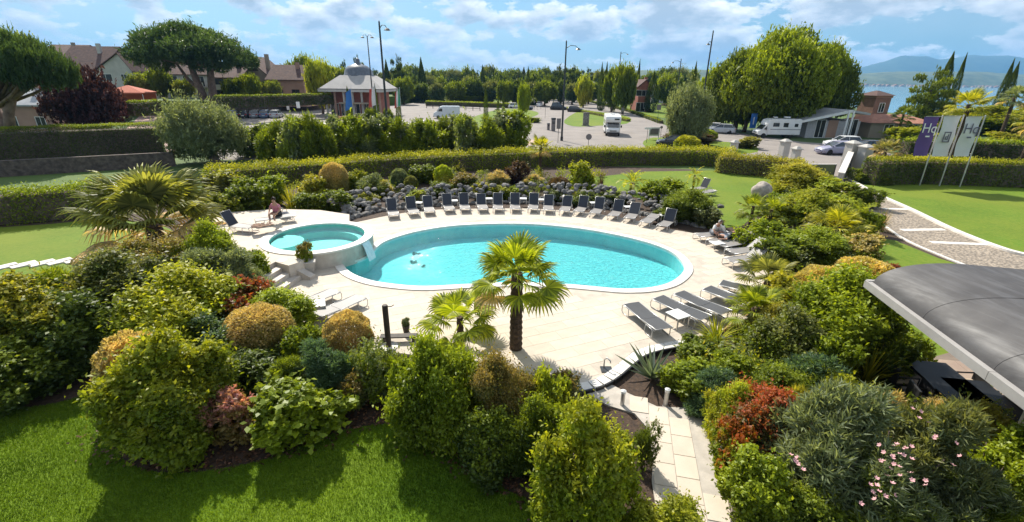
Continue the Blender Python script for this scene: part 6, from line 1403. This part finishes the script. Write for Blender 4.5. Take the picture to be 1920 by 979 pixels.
def camper(loc, rz, label, over=True):
    o = empty('camper_van', loc, rz, label, 'camper van'); L = 6.0; h = L/2; w = 1.12
    p1 = [(-h, .45), (-h, 2.75), (-h+.12, 2.88), (h-1.75, 2.88), (h-.95, 2.72), (h-.72, 2.35), (h-.78, 1.95), (h-1.30, 1.78), (h-1.42, .45)] if over else [(-h, .5), (-h, 2.60), (-h+.15, 2.72), (h-1.9, 2.72), (h-1.3, 2.55), (h-1.05, 2.0), (h-1.35, .5)]
    b = MB().side(p1, -w, w); q = b.build('body', M_WHITE, o); bv = q.modifiers.new('Bevel', 'BEVEL'); bv.width = .07; bv.segments = 3; bv.limit_method = 'ANGLE'
    cab = [(h-1.45, .38), (h-1.45, 1.86), (h-1.05, 1.84), (h-.52, 1.22), (h-.06, 1.02), (h, .82), (h, .40)]; b = MB().side(cab, -.94, .94); q = b.build('cab', M_WHITE, o); bv = q.modifiers.new('Bevel', 'BEVEL'); bv.width = .06; bv.segments = 3; bv.limit_method = 'ANGLE'
    b = MB(); b.v = [(h-1.02, -.84, 1.80), (h-1.02, .84, 1.80), (h-.50, .88, 1.24), (h-.50, -.88, 1.24)]; b.v = [(x+.035, y, z+.03) for x, y, z in b.v]; b.f = [(0, 1, 2, 3)]; q = b.build('windscreen', M_GLASS, o); sd = q.modifiers.new('Solid', 'SOLIDIFY'); sd.thickness = .03
    for y in (-1, 1):
        MB().side([(h-1.40, 1.22), (h-1.36, 1.72), (h-1.12, 1.72), (h-.74, 1.24)], y*.945-.012, y*.945+.012).build('side_window', M_GLASS, o)
        for x0, x1, z0, z1 in ((-h+.5, -h+1.0, 1.65, 2.1), (-h+1.9, -h+2.6, 1.6, 2.2), (-h+3.2, -h+4.1, 1.65, 2.2)): MB().box((x0, y*w-.015, z0), (x1, y*w+.015, z1)).build('side_window', M_GLASS, o)
        MB().bev((h-.20, y*.70-.16, .72), (h+.015, y*.70+.16, .90), .03).build('headlight', M_LAMP, o); MB().bev((-h-.02, y*.9-.08, .8), (-h+.05, y*.9+.08, 1.1), .01).build('tail_light', M_RED, o)
        b = MB(); b.tube([(h-1.0, y*.95, 1.28), (h-.95, y*1.15, 1.32)], .02, 5); b.bev((h-.98, y*1.22-.10, 1.18), (h-.90, y*1.22+.10, 1.52), .03); b.build('mirror', M_BLACK, o)
        for x in (-h+1.25, h-.85): wheel(o, x, y*.92, .34, .22)
        MB().box((-h+.02, y*(w+.003)-.004, 1.22), (h-1.6, y*(w+.003)+.004, 1.32)).build('stripe', P_['grey'], o)
    MB().bev((h-.12, -.9, .36), (h+.06, .9, .60), .03).build('bumper', M_BLACK, o); MB().box((h-.02, -.5, .70), (h+.02, .5, .84)).build('grille', M_BLACK, o)
    MB().bev((-1.6, -.35, 2.86), (-.9, .35, 3.02), .03).build('roof_hatch', M_WHITE, o); MB().bev((.2, -.25, 2.86), (.7, .25, 2.98), .03).build('roof_hatch', M_WHITE, o)
    if over: MB().box((h-.80, .15, 2.28), (h-.70, .85, 2.48)).build('front_window', M_GLASS, o)
    return o
p = G(1146, 252); camper((p.x, p.y, .01), R(-97), 'white alcove camper van driving towards the garden on the road')
p = G(1452, 258); camper((p.x, p.y, .01), R(178), 'white low camper van parked by the dark shrub near the gate house', False)
p = G(838, 222); o = empty('delivery_van', (p.x, p.y, .01), R(186), 'white delivery van with pale blue sides parked behind the oleander screen', 'van')
pv = [(-2.7, .35), (-2.75, 2.30), (-2.6, 2.45), (.9, 2.45), (1.35, 2.30), (1.95, 1.45), (2.6, 1.12), (2.7, .8), (2.7, .35)]
q = MB().side(pv, -.98, .98).build('body', paint('van_paint', (.66, .70, .74)), o); bv = q.modifiers.new('Bevel', 'BEVEL'); bv.width = .09; bv.segments = 3; bv.limit_method = 'ANGLE'
b = MB(); b.v = [(1.42, -.85, 2.22), (1.42, .85, 2.22), (1.98, .90, 1.48), (1.98, -.90, 1.48)]; b.f = [(0, 1, 2, 3)]; q = b.build('windscreen', M_GLASS, o); sd = q.modifiers.new('Solid', 'SOLIDIFY'); sd.thickness = .05; sd.offset = 0
for y in (-1, 1):
    MB().side([(.85, 1.40), (.85, 2.0), (1.35, 2.0), (1.80, 1.42)], y*.985-.012, y*.985+.012).build('side_window', M_GLASS, o); MB().bev((2.5, y*.72-.16, .85), (2.71, y*.72+.16, 1.02), .03).build('headlight', M_LAMP, o)
    for x in (-1.7, 1.75): wheel(o, x, y*.88, .34)
MB().bev((2.6, -.9, .34), (2.78, .9, .58), .03).build('bumper', M_BLACK, o)
# ------------------------------------------------------------------ lamps, signs, flags
def lamp(base, toppy, label, heads, r=.075, Y=None):
    r *= 1.3
    p = G(*base) if Y is None else atY(base[0], base[1], Y); p = Vector((p.x, p.y, 0)); h = height_to(p, toppy); o = empty('street_lamp', p, 0, label, 'street lamp', 'street lamps along the car park')
    MB().lathe([(r*1.6, 0), (r*1.6, .5), (r*1.15, .6), (r, h*.5), (r*.72, h-.1), (r*.3, h)], 10).build('pole', M_POLE, o, smooth=False)
    for dx, z, ln in heads:
        z = h-z; s = 1 if dx > 0 else -1; MB().tube([(0, 0, z), (s*ln*.35, 0, z+.32), (s*ln*.75, 0, z+.30), (s*ln, 0, z+.02)], [.045, .04, .035, .03], 6).build('arm', M_POLE, o, smooth=True)
        MB().lathe([(.07, .06), (.16, .02), (.34, -.16), (.30, -.17), (.10, -.19)], 12, None, (s*ln, 0, z)).build('lamp_head', M_POLE, o, auto=35); MB().lathe([(.05, -.20), (.18, -.185), (.2, -.172)], 10, None, (s*ln, 0, z)).build('lens', M_LAMP, o)
lamp((731,286), 39, 'tall dark street lamp with one short arm behind the long hedge', [(1, .7, .75)], .09)
lamp((701,205), 68, 'double headed street lamp left of the tallest one', [(1, .1, .8), (-1, .1, .8)], .08, 86)
lamp((1053,264), 76, 'curved arm street lamp left of the alcove camper van', [(1, .9, 1.55)], .09)
lamp((1155,204), 97, 'street lamp with two curved arms behind the alcove camper van', [(1, .6, 1.9), (1, 4.0, 1.3)], .11)
lamp((1268,182), 110, 'street lamp with an arm to the left beyond the roundabout', [(-1, .8, 1.9)], .1, 118)
lamp((1309,246), 57, 'tilted looking tall street lamp beside the silvery olive', [(-1, 1.9, .5)], .1)
def sign(base, toppy, w, h, m, label, shape='box', post=.03, name='road_sign', z0=0.0, mark=None, rz=0, cat='sign'):
    p = G(*base); hh = height_to(p, toppy); o = empty(name, (p.x, p.y, z0), rz, label, cat); MB().lathe([(post, 0), (post, hh)], 8).build('post', M_POLE, o)
    if shape == 'box': MB().bev((-w/2, -.05, hh-h), (w/2, -.03, hh), .008).build('panel', m, o)
    else: MB().lathe([(w/2, -.02), (w/2, 0)], 20, Matrix.Translation((0, -.04, hh-w/2)) @ Matrix.Rotation(R(90), 4, 'X')).build('panel', m, o)
    if mark: MB().box((-w*.08, -.056, hh-h*.75), (w*.08, -.0502, hh-h*.25)).build('mark', M_WHITE, o)
    return o
M_BLUES = paint('blue_sign_paint', (.03, .16, .50), .4); M_SIGNB = paint('sign_back', (.18, .16, .16), .6)
sign((566,244), 191, .55, .9, M_WHITE, 'white sign plate on a thin post in the left part of the car park'); sign((542,214), 199, .6, .8, M_WHITE, 'small white notice leaning against the rubble wall')
sign((1103,272), 251, .75, .7, M_SIGNB, 'round sign seen from behind above the long hedge', 'round'); sign((1002,206), 189, .5, .5, M_SIGNB, 'left one of three lollipop signs at the car park exit', 'round'); sign((1007,206), 191, .35, .35, M_SIGNB, 'middle one of three lollipop signs at the car park exit', 'round'); sign((1014,205), 190, .5, .5, M_SIGNB, 'right one of three lollipop signs at the car park exit', 'round')
sign((1046,268), 222, .55, 1.3, M_SIGNB, 'dark two part sign beside the curved arm street lamp'); sign((1166,222), 202, .7, .9, M_SIGNB, 'dark sign plate on the edge of the roundabout lawn'); sign((1238,258), 236, .4, .4, M_SIGNB, 'small round sign in front of the roundabout notice board', 'round'); sign((1212,268), 239, .9, .25, M_WHITE, 'white pointer sign on a post at the roundabout'); sign((1408,252), 213, 1.0, 2.2, M_BLUES, 'tall blue sign with a white mark beside the white camper van', mark=True)
sign((1022,222), 198, .06, .06, M_POLE, 'bare angled barrier post in the exit lane'); sign((1232,232), 196, .8, 1.0, M_SIGNB, 'grey plate beside the green roundabout lawn')
for px, y0, y1, w, lab in ((1037, 246, 221, .62, 'grey ticket machine column in front of the exit lane'), (1028, 244, 231, .4, 'small dark ticket box left of the taller column')):
    p = G(px, y0); hh = height_to(p, y1); o = empty('ticket_machine', p, .1, lab, 'ticket machine'); MB().bev((-w/2, -.25, 0), (w/2, .25, hh*.86), .03).build('cabinet', M_SIGNB, o); MB().bev((-w/2-.04, -.3, hh*.86), (w/2+.04, .3, hh), .06).build('cap', M_POLE, o); MB().box((-w*.3, -.262, hh*.55), (w*.3, -.246, hh*.75)).build('screen', M_GLASS, o)
p = G(1098, 236); o = empty('monument_stone', p, -.1, 'upright grey slab on the traffic island', 'stone slab'); MB().bev((-.55, -.2, 0), (.55, .2, 2.3), .04).build('slab', M_STONE, o); MB().bev((-.7, -.35, -.02), (.7, .35, .12), .02).build('plinth', M_STONE, o)
p = G(1225, 262); o = empty('notice_board', p, .15, 'white framed notice board on the lawn right of the camper van', 'notice board'); MB().bev((-.8, -.05, .5), (.8, .05, 1.7), .02).build('frame', M_WHITE, o); MB().box((-.62, -.062, .7), (.62, -.048, 1.5)).build('panel', M_SIGNB, o)
for x in (-1, 1): MB().box((x*.7-.05, -.04, 0), (x*.7+.05, .04, .502)).build('leg', M_WHITE, o)
def flag(px, py0, py1, Y, bands, label, w=1.2, h=2.3):
    p = atY(px, py0, Y); p.z = 0; hh = height_to(p, py1); o = empty('flag', p, 0, label, 'flag', 'flags in front of the brick pavilion'); MB().lathe([(.05, 0), (.035, hh), (.06, hh+.06), (.01, hh+.12)], 8).build('pole', M_ALU, o)
    n = len(bands)
    for bi, m in enumerate(bands):
        b = MB(); K = 5
        for i in range(K):
            for j in range(8):
                u = (bi+i/(K-1))/n; v = j/7; b.v.append((-.05-u*w*(.55+.25*v), .16*math.sin(u*6+v*3)+.05*math.sin(v*7), hh-.1-v*h-u*.7*(1-.3*v)))
        b.f = [(i*8+j, i*8+j+1, (i+1)*8+j+1, (i+1)*8+j) for i in range(K-1) for j in range(7)]; b.build('band', m, o, smooth=True)
M_FB, M_FG, M_FW, M_FR = paint('flag_blue', (.03, .15, .42), .8), paint('flag_green', (.02, .30, .15), .8), paint('flag_white', (.7, .69, .66), .8), paint('flag_red', (.50, .08, .06), .8)
flag(662, 206, 165, 80, [M_FB], 'plain blue flag hanging in front of the brick pavilion', 1.6, 3.0); flag(752, 206, 165, 80, [M_FR, M_FW, M_FG][::-1], 'green white and red flag right of the brick pavilion', 1.3, 2.6); flag(706, 206, 160, 82, [M_FW, M_FR], 'drooping white flag with a red edge in the middle of the three', 1.6, 3.0)
# leaning looking banners
M_PURP = paint('purple_banner', (.10, .05, .22), .75); M_BANW = paint('white_banner', (.62, .61, .63), .75); M_GREYT = paint('grey_print', (.13, .12, .17), .7)
def banner(bpx, toppy, botpy, w, m, label, text=None, tm=None, box=False):
    p = G(*bpx); h = height_to(p, toppy); zb = height_to(p, botpy); o = empty('banner', p, R(6), label, 'banner', 'three banners on the lawn'); MB().lathe([(.05, 0), (.045, h), (.02, h+.04)], 10).build('pole', M_ALU, o)
    MB().tube([(0, 0, h-.06), (-w-.1, 0, h-.06)], .02, 6).build('top_bar', M_ALU, o)
    for z in (h-.9, zb+1.0, zb+.1): MB().tube([(0, 0, z), (-.24, 0, z)], .012, 5).build('clip', M_ALU, o)
    def wav(u, v): return .05*math.sin(v*9+u*2)+.05*math.sin(u*5+v*4)*v
    b = MB(); K, Jn = 10, 16; off = -.20
    for i in range(K+1):
        for j in range(Jn+1): u, v = i/K, j/Jn; b.v.append((off-u*w, wav(u, v), h-.09-v*(h-zb)))
    b.f = [(i*(Jn+1)+j, i*(Jn+1)+j+1, (i+1)*(Jn+1)+j+1, (i+1)*(Jn+1)+j) for i in range(K) for j in range(Jn)]; cl = b.build('cloth', m, o, smooth=True)
    if text:
        c = bpy.data.curves.new('lettering', 'FONT'); c.body = text; c.size = w*.80; c.align_x = 'CENTER'; c.extrude = .004; c.resolution_u = 3
        t = bpy.data.objects.new('lettering', c); COL.objects.link(t); t.parent = cl; t.location = (off-w*.5, -.09, h-.30-w*.75); t.rotation_euler = (R(90), 0, 0); t.scale = (-1, 1, 1); c.materials.append(tm); dg_ = bpy.context.evaluated_depsgraph_get(); me_ = bpy.data.meshes.new_from_object(t.evaluated_get(dg_)); t2_ = link('lettering', me_, cl, t.location.copy(), t.rotation_euler.copy(), t.scale.copy()); bpy.data.objects.remove(t)
        MB().box((off-w*.62, -.088, h-.34-w*.98), (off-w*.34, -.08, h-.30-w*.93)).build('underline', tm, cl)
    if box:
        z = (h*.46+zb*.54); k = MB(); x = off-w*.5
        for a_, c_ in (((-.30, -.40), (-.22, .40)), ((.22, -.40), (.30, .40)), ((-.30, .32), (.30, .40)), ((-.30, -.40), (.30, -.32)), ((-.12, -.20), (.12, -.12)), ((.06, -.20), (.13, .22)), ((-.12, -.2), (-.05, .06)), ((-.12, .0), (.12, .06))): k.box((x+a_[0], -.085-.0011*len(k.v)/8, z+a_[1]), (x+c_[0], -.07, z+c_[1]))
        k.build('emblem', tm, cl)
banner((1724,348), 217, 290, 1.28, M_PURP, 'purple banner with white letters, leftmost of the three banners', 'pH', M_WHITE)
banner((1761,349), 216, 291, 1.40, M_BANW, 'white banner with a square grey emblem, middle one of the three', None, M_GREYT, True)
banner((1799,351), 217, 291, 1.34, M_BANW, 'white banner with grey letters, rightmost of the three banners', 'pH', M_GREYT)
# ------------------------------------------------------------------ gate
def pillar(px, y0, y1, w, lab):
    p = G(px, y0); h = height_to(p, y1); o = empty('gate_pillar', p, .2, lab, 'pillar', 'white gate pillars'); MB().bev((-w/2, -w/2, 0), (w/2, w/2, h-.22), .015).build('shaft', M_RENDER, o); MB().bev((-w/2-.10, -w/2-.10, h-.22), (w/2+.10, w/2+.10, h-.12), .015).build('cap', M_RENDER, o); frust(w/2+.05, .12, h-.125, h+.08).build('cap_top', M_RENDER, o)
pillar(1466, 300, 262, .75, 'white pillar just left of the road gap in the yellow hedge'); pillar(1487, 312, 276, .6, 'smaller white pillar next to the one by the road gap'); pillar(1373, 294, 264, .6, 'low white pillar rising behind the yellow topped hedge'); pillar(1587, 318, 265, .85, 'white gate pillar, left one of the pair by the drive'); pillar(1612, 322, 272, .85, 'white gate pillar, right one of the pair by the drive')
a_, c_ = G(1587, 318).to_2d(), G(1572, 346).to_2d(); d = (c_-a_).normalized(); nr = Vector((d.y, -d.x))
o = empty('gate_wall', (a_.x, a_.y, 0), math.atan2(d.y, d.x), 'white sloping wing wall with bars beside the drive', 'wall'); ln = (c_-a_).length
MB().side([(0, 0), (0, 1.7), (ln, .9), (ln, 0)], -.18, .18).build('wall', M_RENDER, o); MB().side([(-.02, 1.7), (-.02, 1.78), (ln+.03, .98), (ln+.03, .9)], -.24, .24).build('coping', M_COPE, o)
for k in range(5): x = ln*(.15+.17*k); MB().tube([(x, .28, .05), (x, .28, 1.5-x/ln*.7)], .02, 6).build('bar', M_POLE, o)
p = G(1537, 330); o = empty('garden_gate', p, .1, 'low dark green gate panel across the gap before the drive', 'gate'); MB().bev((-1.3, -.04, .1), (1.3, .04, 1.0), .01).build('panel', paint('green_gate_paint', (.06, .09, .03), .6), o); MB().box((-1.35, -.06, 1.0), (1.35, .06, 1.06)).build('top_rail', M_COPE, o)
for x in (-1.25, 1.25): MB().box((x-.05, -.055, 0), (x+.05, .055, .999)).build('post', M_POLE, o)
# ------------------------------------------------------------------ buildings
def wins(par, W_, rects, y, m=None, frame=M_WHITE, sill=True):
    for x0, x1, z0, z1 in rects:
        f = MB(); t = .07
        for a_, c_ in (((x0-t, z0-t), (x0, z1+t)), ((x1, z0-t), (x1+t, z1+t)), ((x0, z1), (x1, z1+t)), ((x0, z0-t), (x1, z0))): f.box((a_[0], y-.06, a_[1]), (c_[0], y+.02, c_[1]))
        w = f.build('window', frame, par); MB().box((x0, y-.012, z0), (x1, y+.012, z1)).build('pane', m or M_GLASS, w)
        if x1-x0 > .9: MB().box(((x0+x1)/2-.03, y-.03, z0), ((x0+x1)/2+.03, y-.0121, z1)).build('mullion', frame, w)
def gable(x0, x1, y0, y1, ze, zr, m, par, along='x', over=.4, name='roof', frac=.5, th_=.18):
    b = MB()
    if along == 'x':
        ym = y0+(y1-y0)*frac; s = [(y0-over, ze-over*.3), (ym, zr), (y1+over, ze-over*.3), (y1+over, ze-over*.3+th_), (ym, zr+th_), (y0-over, ze-over*.3+th_)]
        b.v = [(x0-over, y, z) for y, z in s]+[(x1+over, y, z) for y, z in s]; b.f = [(0, 1, 4, 5), (1, 2, 3, 4), (6, 11, 10, 7), (7, 10, 9, 8)]+[(i, 6+i, 6+(i+1) % 6, (i+1) % 6) for i in range(6)]
    else:
        xm = x0+(x1-x0)*frac; s = [(x0-over, ze-over*.3), (xm, zr), (x1+over, ze-over*.3), (x1+over, ze-over*.3+th_), (xm, zr+th_), (x0-over, ze-over*.3+th_)]
        b.side(s, y0-over, y1+over)
    b.build(name, m, par)
    return b
def house(px0, px1, base, eave, ridge, Y, z0, wm, rm, label, depth=9, along='x', floors=1, wx=None, frac=.5, name='house', balcony=False, win=True):
    a_, c_ = atY(px0, base, Y), atY(px1, base, Y); W_ = c_.x-a_.x; m_ = (a_+c_)/2; ze = height_to(m_, eave)-z0; zr = height_to(m_, ridge)-z0; o = empty(name, (a_.x, Y, z0), 0, label, 'house')
    b = MB(); b.box((0, 0, -1.5), (W_, depth, ze))
    if along == 'y': b.v += [(0, .0, ze), (W_, .0, ze), (W_*frac, 0, zr), (0, depth, ze), (W_, depth, ze), (W_*frac, depth, zr)]; b.f += [(8, 9, 10), (13, 12, 11)]
    b.build('wall', wm, o); gable(0, W_, 0, depth, ze, zr, rm, o, along, frac=frac)
    if win:
        n_ = max(2, int(W_/3.2)); fh = ze/floors; r = []
        for f_ in range(floors):
            for i in range(n_): x = W_*(i+.5)/n_; k_ = .6+.55*((i*7+f_*3) % 3 == 0)+.25*((i+f_) % 2); r.append((x-k_, x+k_, f_*fh+(.1 if (i+f_) % 3 == 0 else .9), f_*fh+min(2.3, fh-.3)))
        wins(o, W_, r, 0, M_DARK, M_TILE if label.count('cream') or label.count('pink') else M_WHITE)
    if balcony:
        fh = ze/floors
        for f_ in range(1, floors):
            k = MB().box((.4, -1.5, f_*fh-.15), (W_-.4, -.003, f_*fh)); k.build('balcony', M_RENDER, o); MB().box((.4, -1.5, f_*fh+.002), (W_-.4, -1.42, f_*fh+.95)).build('balustrade', M_RENDER, o)
    xx = W_*.7; MB().box((xx-.4, depth*.35, ze), (xx+.4, depth*.35+.7, zr+.7)).build('chimney', wm, o); return o
house(-60, 108, 236, 197, 158, 64, 0, M_PINKR, M_GREYROOF, 'salmon coloured bungalow with a pale grey roof at the left edge', 8, 'x', 1)
house(112, 200, 178, 136, 84, 122, RZ, M_RENDER, M_TILE, 'white house with large brown tiled roof behind the plum tree', 16, 'x', 2)
house(190, 258, 175, 134, 100, 112, RZ, M_RENDER, M_TILE, 'white gabled villa just left of the wide umbrella pine', 12, 'y', 2, frac=.75)
house(80, 150, 150, 105, 82, 150, RZ+2, M_CREAM, M_TILE, 'villa with brown roof furthest up the left slope', 14, 'x', 2)
house(235, 320, 150, 112, 92, 150, RZ+2, M_CREAM, M_TILE, 'cream villa hidden behind the crown of the wide umbrella pine', 12, 'x', 2)
house(316, 396, 181, 140, 112, 118, RZ, M_RENDER, M_TILE, 'white villa with balconies seen left of the pine trunks', 11, 'x', 2, balcony=True)
house(402, 456, 181, 146, 120, 112, RZ, M_CREAM, M_TILE, 'lower cream villa with a balcony seen right of the pine trunks', 11, 'x', 2, balcony=True)
house(455, 515, 178, 150, 106, 120, RZ, M_CREAM, M_TILE, 'cream villa with a tall pale gable right of the umbrella pine', 10, 'y', 2, frac=.3)
house(505, 572, 176, 150, 122, 116, RZ, M_PINKR, M_TILE, 'pinkish villa with a long brown roof slope beside the cream gable', 10, 'x', 1)
# gable tent
p = atY(246, 186, 95); hz = height_to(p, 160)-RZ; o = empty('garden_tent', (p.x, p.y, RZ), .3, 'red orange garden tent with a pointed roof on the left', 'garden tent'); M_TENT = paint('red_canvas', (.50, .14, .08), .9); w = 3.4
frust(w, .1, hz*.62, hz).build('canopy', M_TENT, o); frust(w, w, hz*.54, hz*.62).build('valance', M_TENT, o)
for x in (-1, 1):
    for y in (-1, 1): MB().lathe([(.06, -.6), (.06, hz*.6)], 8, None, (x*(w-.15), y*(w-.15), 0)).build('leg', M_WHITE, o)
MB().box((-w+.2, w-.25, 0), (w-.2, w-.2, hz*.54)).build('back_curtain', M_TENT, o)
# pavilion
pc_ = G(676, 213); Yp = 100.0; pl_, pr_ = atY(609, 190, Yp), atY(714, 190, Yp); Wp = pr_.x-pl_.x; cx = (pl_.x+pr_.x)/2; ze = height_to((cx, Yp), 170); zr = height_to((cx, Yp), 150)
o = empty('pavilion', (cx, Yp+Wp/2, 0), 0, 'brick pavilion with low pale roof and a dark domed lantern', 'pavilion'); h2 = Wp/2
MB().box((-h2+.9, -h2+1.6, 0), (h2-.9, h2-.9, ze)).build('wall', M_BRICK, o); frust(h2+.8, 3.0, ze+.25, zr+.9).build('roof', M_PAVROOF, o); frust(h2+.85, h2+.85, ze-.25, ze+.25).build('eave_band', M_RENDER, o); frust(h2+.9, h2+.9, ze+.253, ze+.36).build('gutter', M_BLACK, o)
MB().lathe([(3.2, zr+.5), (3.2, zr+.9), (3.0, zr+1.0), (2.8, zr+1.9), (2.0, zr+2.7), (.9, zr+3.1), (.5, zr+3.3), (.45, zr+4.0), (.1, zr+4.3)], 18).build('dome', M_LEAD, o, smooth=True)
for i in range(7): x = -h2+.25+(Wp-.5)*i/6; MB().lathe([(.32, 0), (.32, .3), (.24, .4), (.22, ze-.5), (.32, ze-.28)], 10, None, (x, -h2+.25, 0)).build('column', M_RENDER if i in (0, 2, 3, 4) else M_PINKR, o)
wins(o, 0, [(x-.8, x+.8, .3, 2.6) for x in (-4.4, -2.2, 0, 2.2, 4.4)], -h2+1.6-.01); MB().box((-2.6, -h2-.9, 2.7), (3.4, -h2+.0, 3.0)).build('porch_roof', M_CREAM, o)
# white van like boat cover in front of pavilion
p = G(640, 214); o = empty('white_trailer', p, .1, 'low white covered trailer in front of the brick pavilion', 'trailer'); q = MB().side([(-2.6, .5), (-2.3, 1.2), (1.5, 1.7), (2.4, 1.2), (2.5, .5)], -.9, .9).build('cover', M_WHITE, o); bv = q.modifiers.new('Bevel', 'BEVEL'); bv.width = .15; bv.segments = 3
for y in (-1, 1): wheel(o, -.3, y*.8, .3)
# small brick house beyond the roundabout
house(1196, 1220, 187, 163, 150, 132, 0, M_BRICK, M_TILE, 'small brick house between the dark trees beyond the roundabout', 8, 'y', 2)
house(1222, 1262, 176, 168, 160, 190, 0, M_RENDER, M_GREYROOF, 'low white building with a pale roof by the lake', 10, 'x', 1)
# gate house: pale lean-to hall, tiled wing and square tower
Yg = 72.0; a_, c_ = atY(1500, 250, Yg), atY(1608, 250, Yg); W_ = c_.x-a_.x; zl = height_to((a_.x, Yg), 222); zh = height_to((c_.x, Yg), 206); zt_ = height_to((c_.x, Yg), 222)
o = empty('gate_house', (a_.x, Yg, 0), 0, 'pale gate house with white slanting roof beams beside the parked cars', 'gate house')
b = MB(); b.box((.8, 0, 0), (W_, 7, zl-.3)); b.build('wall', mat('pale_grey_render', (.50, .48, .49), .85), o)
b = MB(); b.side([(-.8, zl-.25), (W_*.72, zh), (W_+.3, zh-.4), (W_+.3, zh-.7), (W_*.72, zh-.3), (-.8, zl-.5)], -1.2, 7.6); b.build('roof', M_GREYROOF, o)
MB().side([(-.85, zl-.55), (-.85, zl-.20), (W_*.72, zh+.06), (W_*.72, zh-.32)], -1.30, -1.21).build('fascia', M_WHITE, o)
for x in (W_*.66, W_*.74): MB().tube([(x, -1.25, zh-.1), (x-.25, -1.6, 0)], .13, 8).build('beam', M_WHITE, o)
wins(o, 0, [(W_*.25, W_*.40, .1, 2.6), (W_*.80, W_*.95, .1, 2.7)], -.01, M_DARK); MB().box((W_*.45, -.03, .1), (W_*.62, -.001, 2.6)).build('shutter', M_PINKR, o)
p = atY(1660, 240, 76); zt2 = height_to(p, 214); o = empty('tiled_wing', (p.x, p.y, 0), 0, 'low wing with terracotta hipped roof right of the gate house', 'house'); MB().box((-4.6, -3, 0), (4.6, 3, zt2-1.1)).build('wall', M_CREAM, o)
b = MB(); b.v = [(-5.1, -3.6, zt2-1.1), (5.1, -3.6, zt2-1.1), (5.1, 3.6, zt2-1.1), (-5.1, 3.6, zt2-1.1), (-2.4, 0, zt2), (2.4, 0, zt2)]; b.f = [(3, 2, 1, 0), (0, 1, 5, 4), (2, 3, 4, 5), (1, 2, 5), (3, 0, 4)]; b.build('roof', M_TERRA, o); wins(o, 0, [(-2.5, -1.2, .9, 2.0), (1.0, 2.4, .9, 2.0)], -3.01)
p = atY(1637, 200, 84); zt3 = height_to(p, 171); zw = height_to(p, 179); o = empty('brick_tower', (p.x, p.y, 0), .2, 'square brick tower with a small tiled hip roof in front of the lake', 'tower'); s_ = 1.55
MB().box((-s_, -s_, 0), (s_, s_, zw)).build('wall', mat('brown_brick', (.27, .15, .11), .9, (.2, .11, .08), scale=1.2), o); frust(s_+.45, .15, zw, zt3+.1).build('roof', M_TILE, o); frust(s_+.12, s_+.12, zw-.35, zw-.003).build('cornice', M_PINKR, o); wins(o, 0, [(-.5, .5, zw-2.6, zw-1.2)], -s_-.01)
# fence on the bank beyond the van
p0, p1 = G(800, 203).to_2d(), G(900, 208).to_2d(); o = empty('fence', (p0.x, p0.y, 0), math.atan2((p1-p0).y, (p1-p0).x), 'low wooden rail fence on the bank behind the white van', 'fence'); ln = (p1-p0).length
for i in range(9): MB().box((ln*i/8-.06, -.06, 0), (ln*i/8+.06, .06, 1.1)).build('post', M_WOOD, o)
for z in (.5, .9): MB().box((0, -.09, z), (ln, -.061, z+.1)).build('rail', M_WOOD, o)
# ------------------------------------------------------------------ air
HAZE = True
if HAZE:
    m = bpy.data.materials.new('haze'); m.use_nodes = True; t = m.node_tree; t.nodes.clear(); v = N(t, 'ShaderNodeVolumePrincipled', Color=(.22, .55, 1, 1), Density=.00011, Anisotropy=.1); ou = t.nodes.new('ShaderNodeOutputMaterial'); t.links.new(v.outputs[0], ou.inputs['Volume'])
    o = MB().box((-9600, -3600, -7), (9600, 10600, 600)).build('haze', m); o['kind'] = 'stuff'
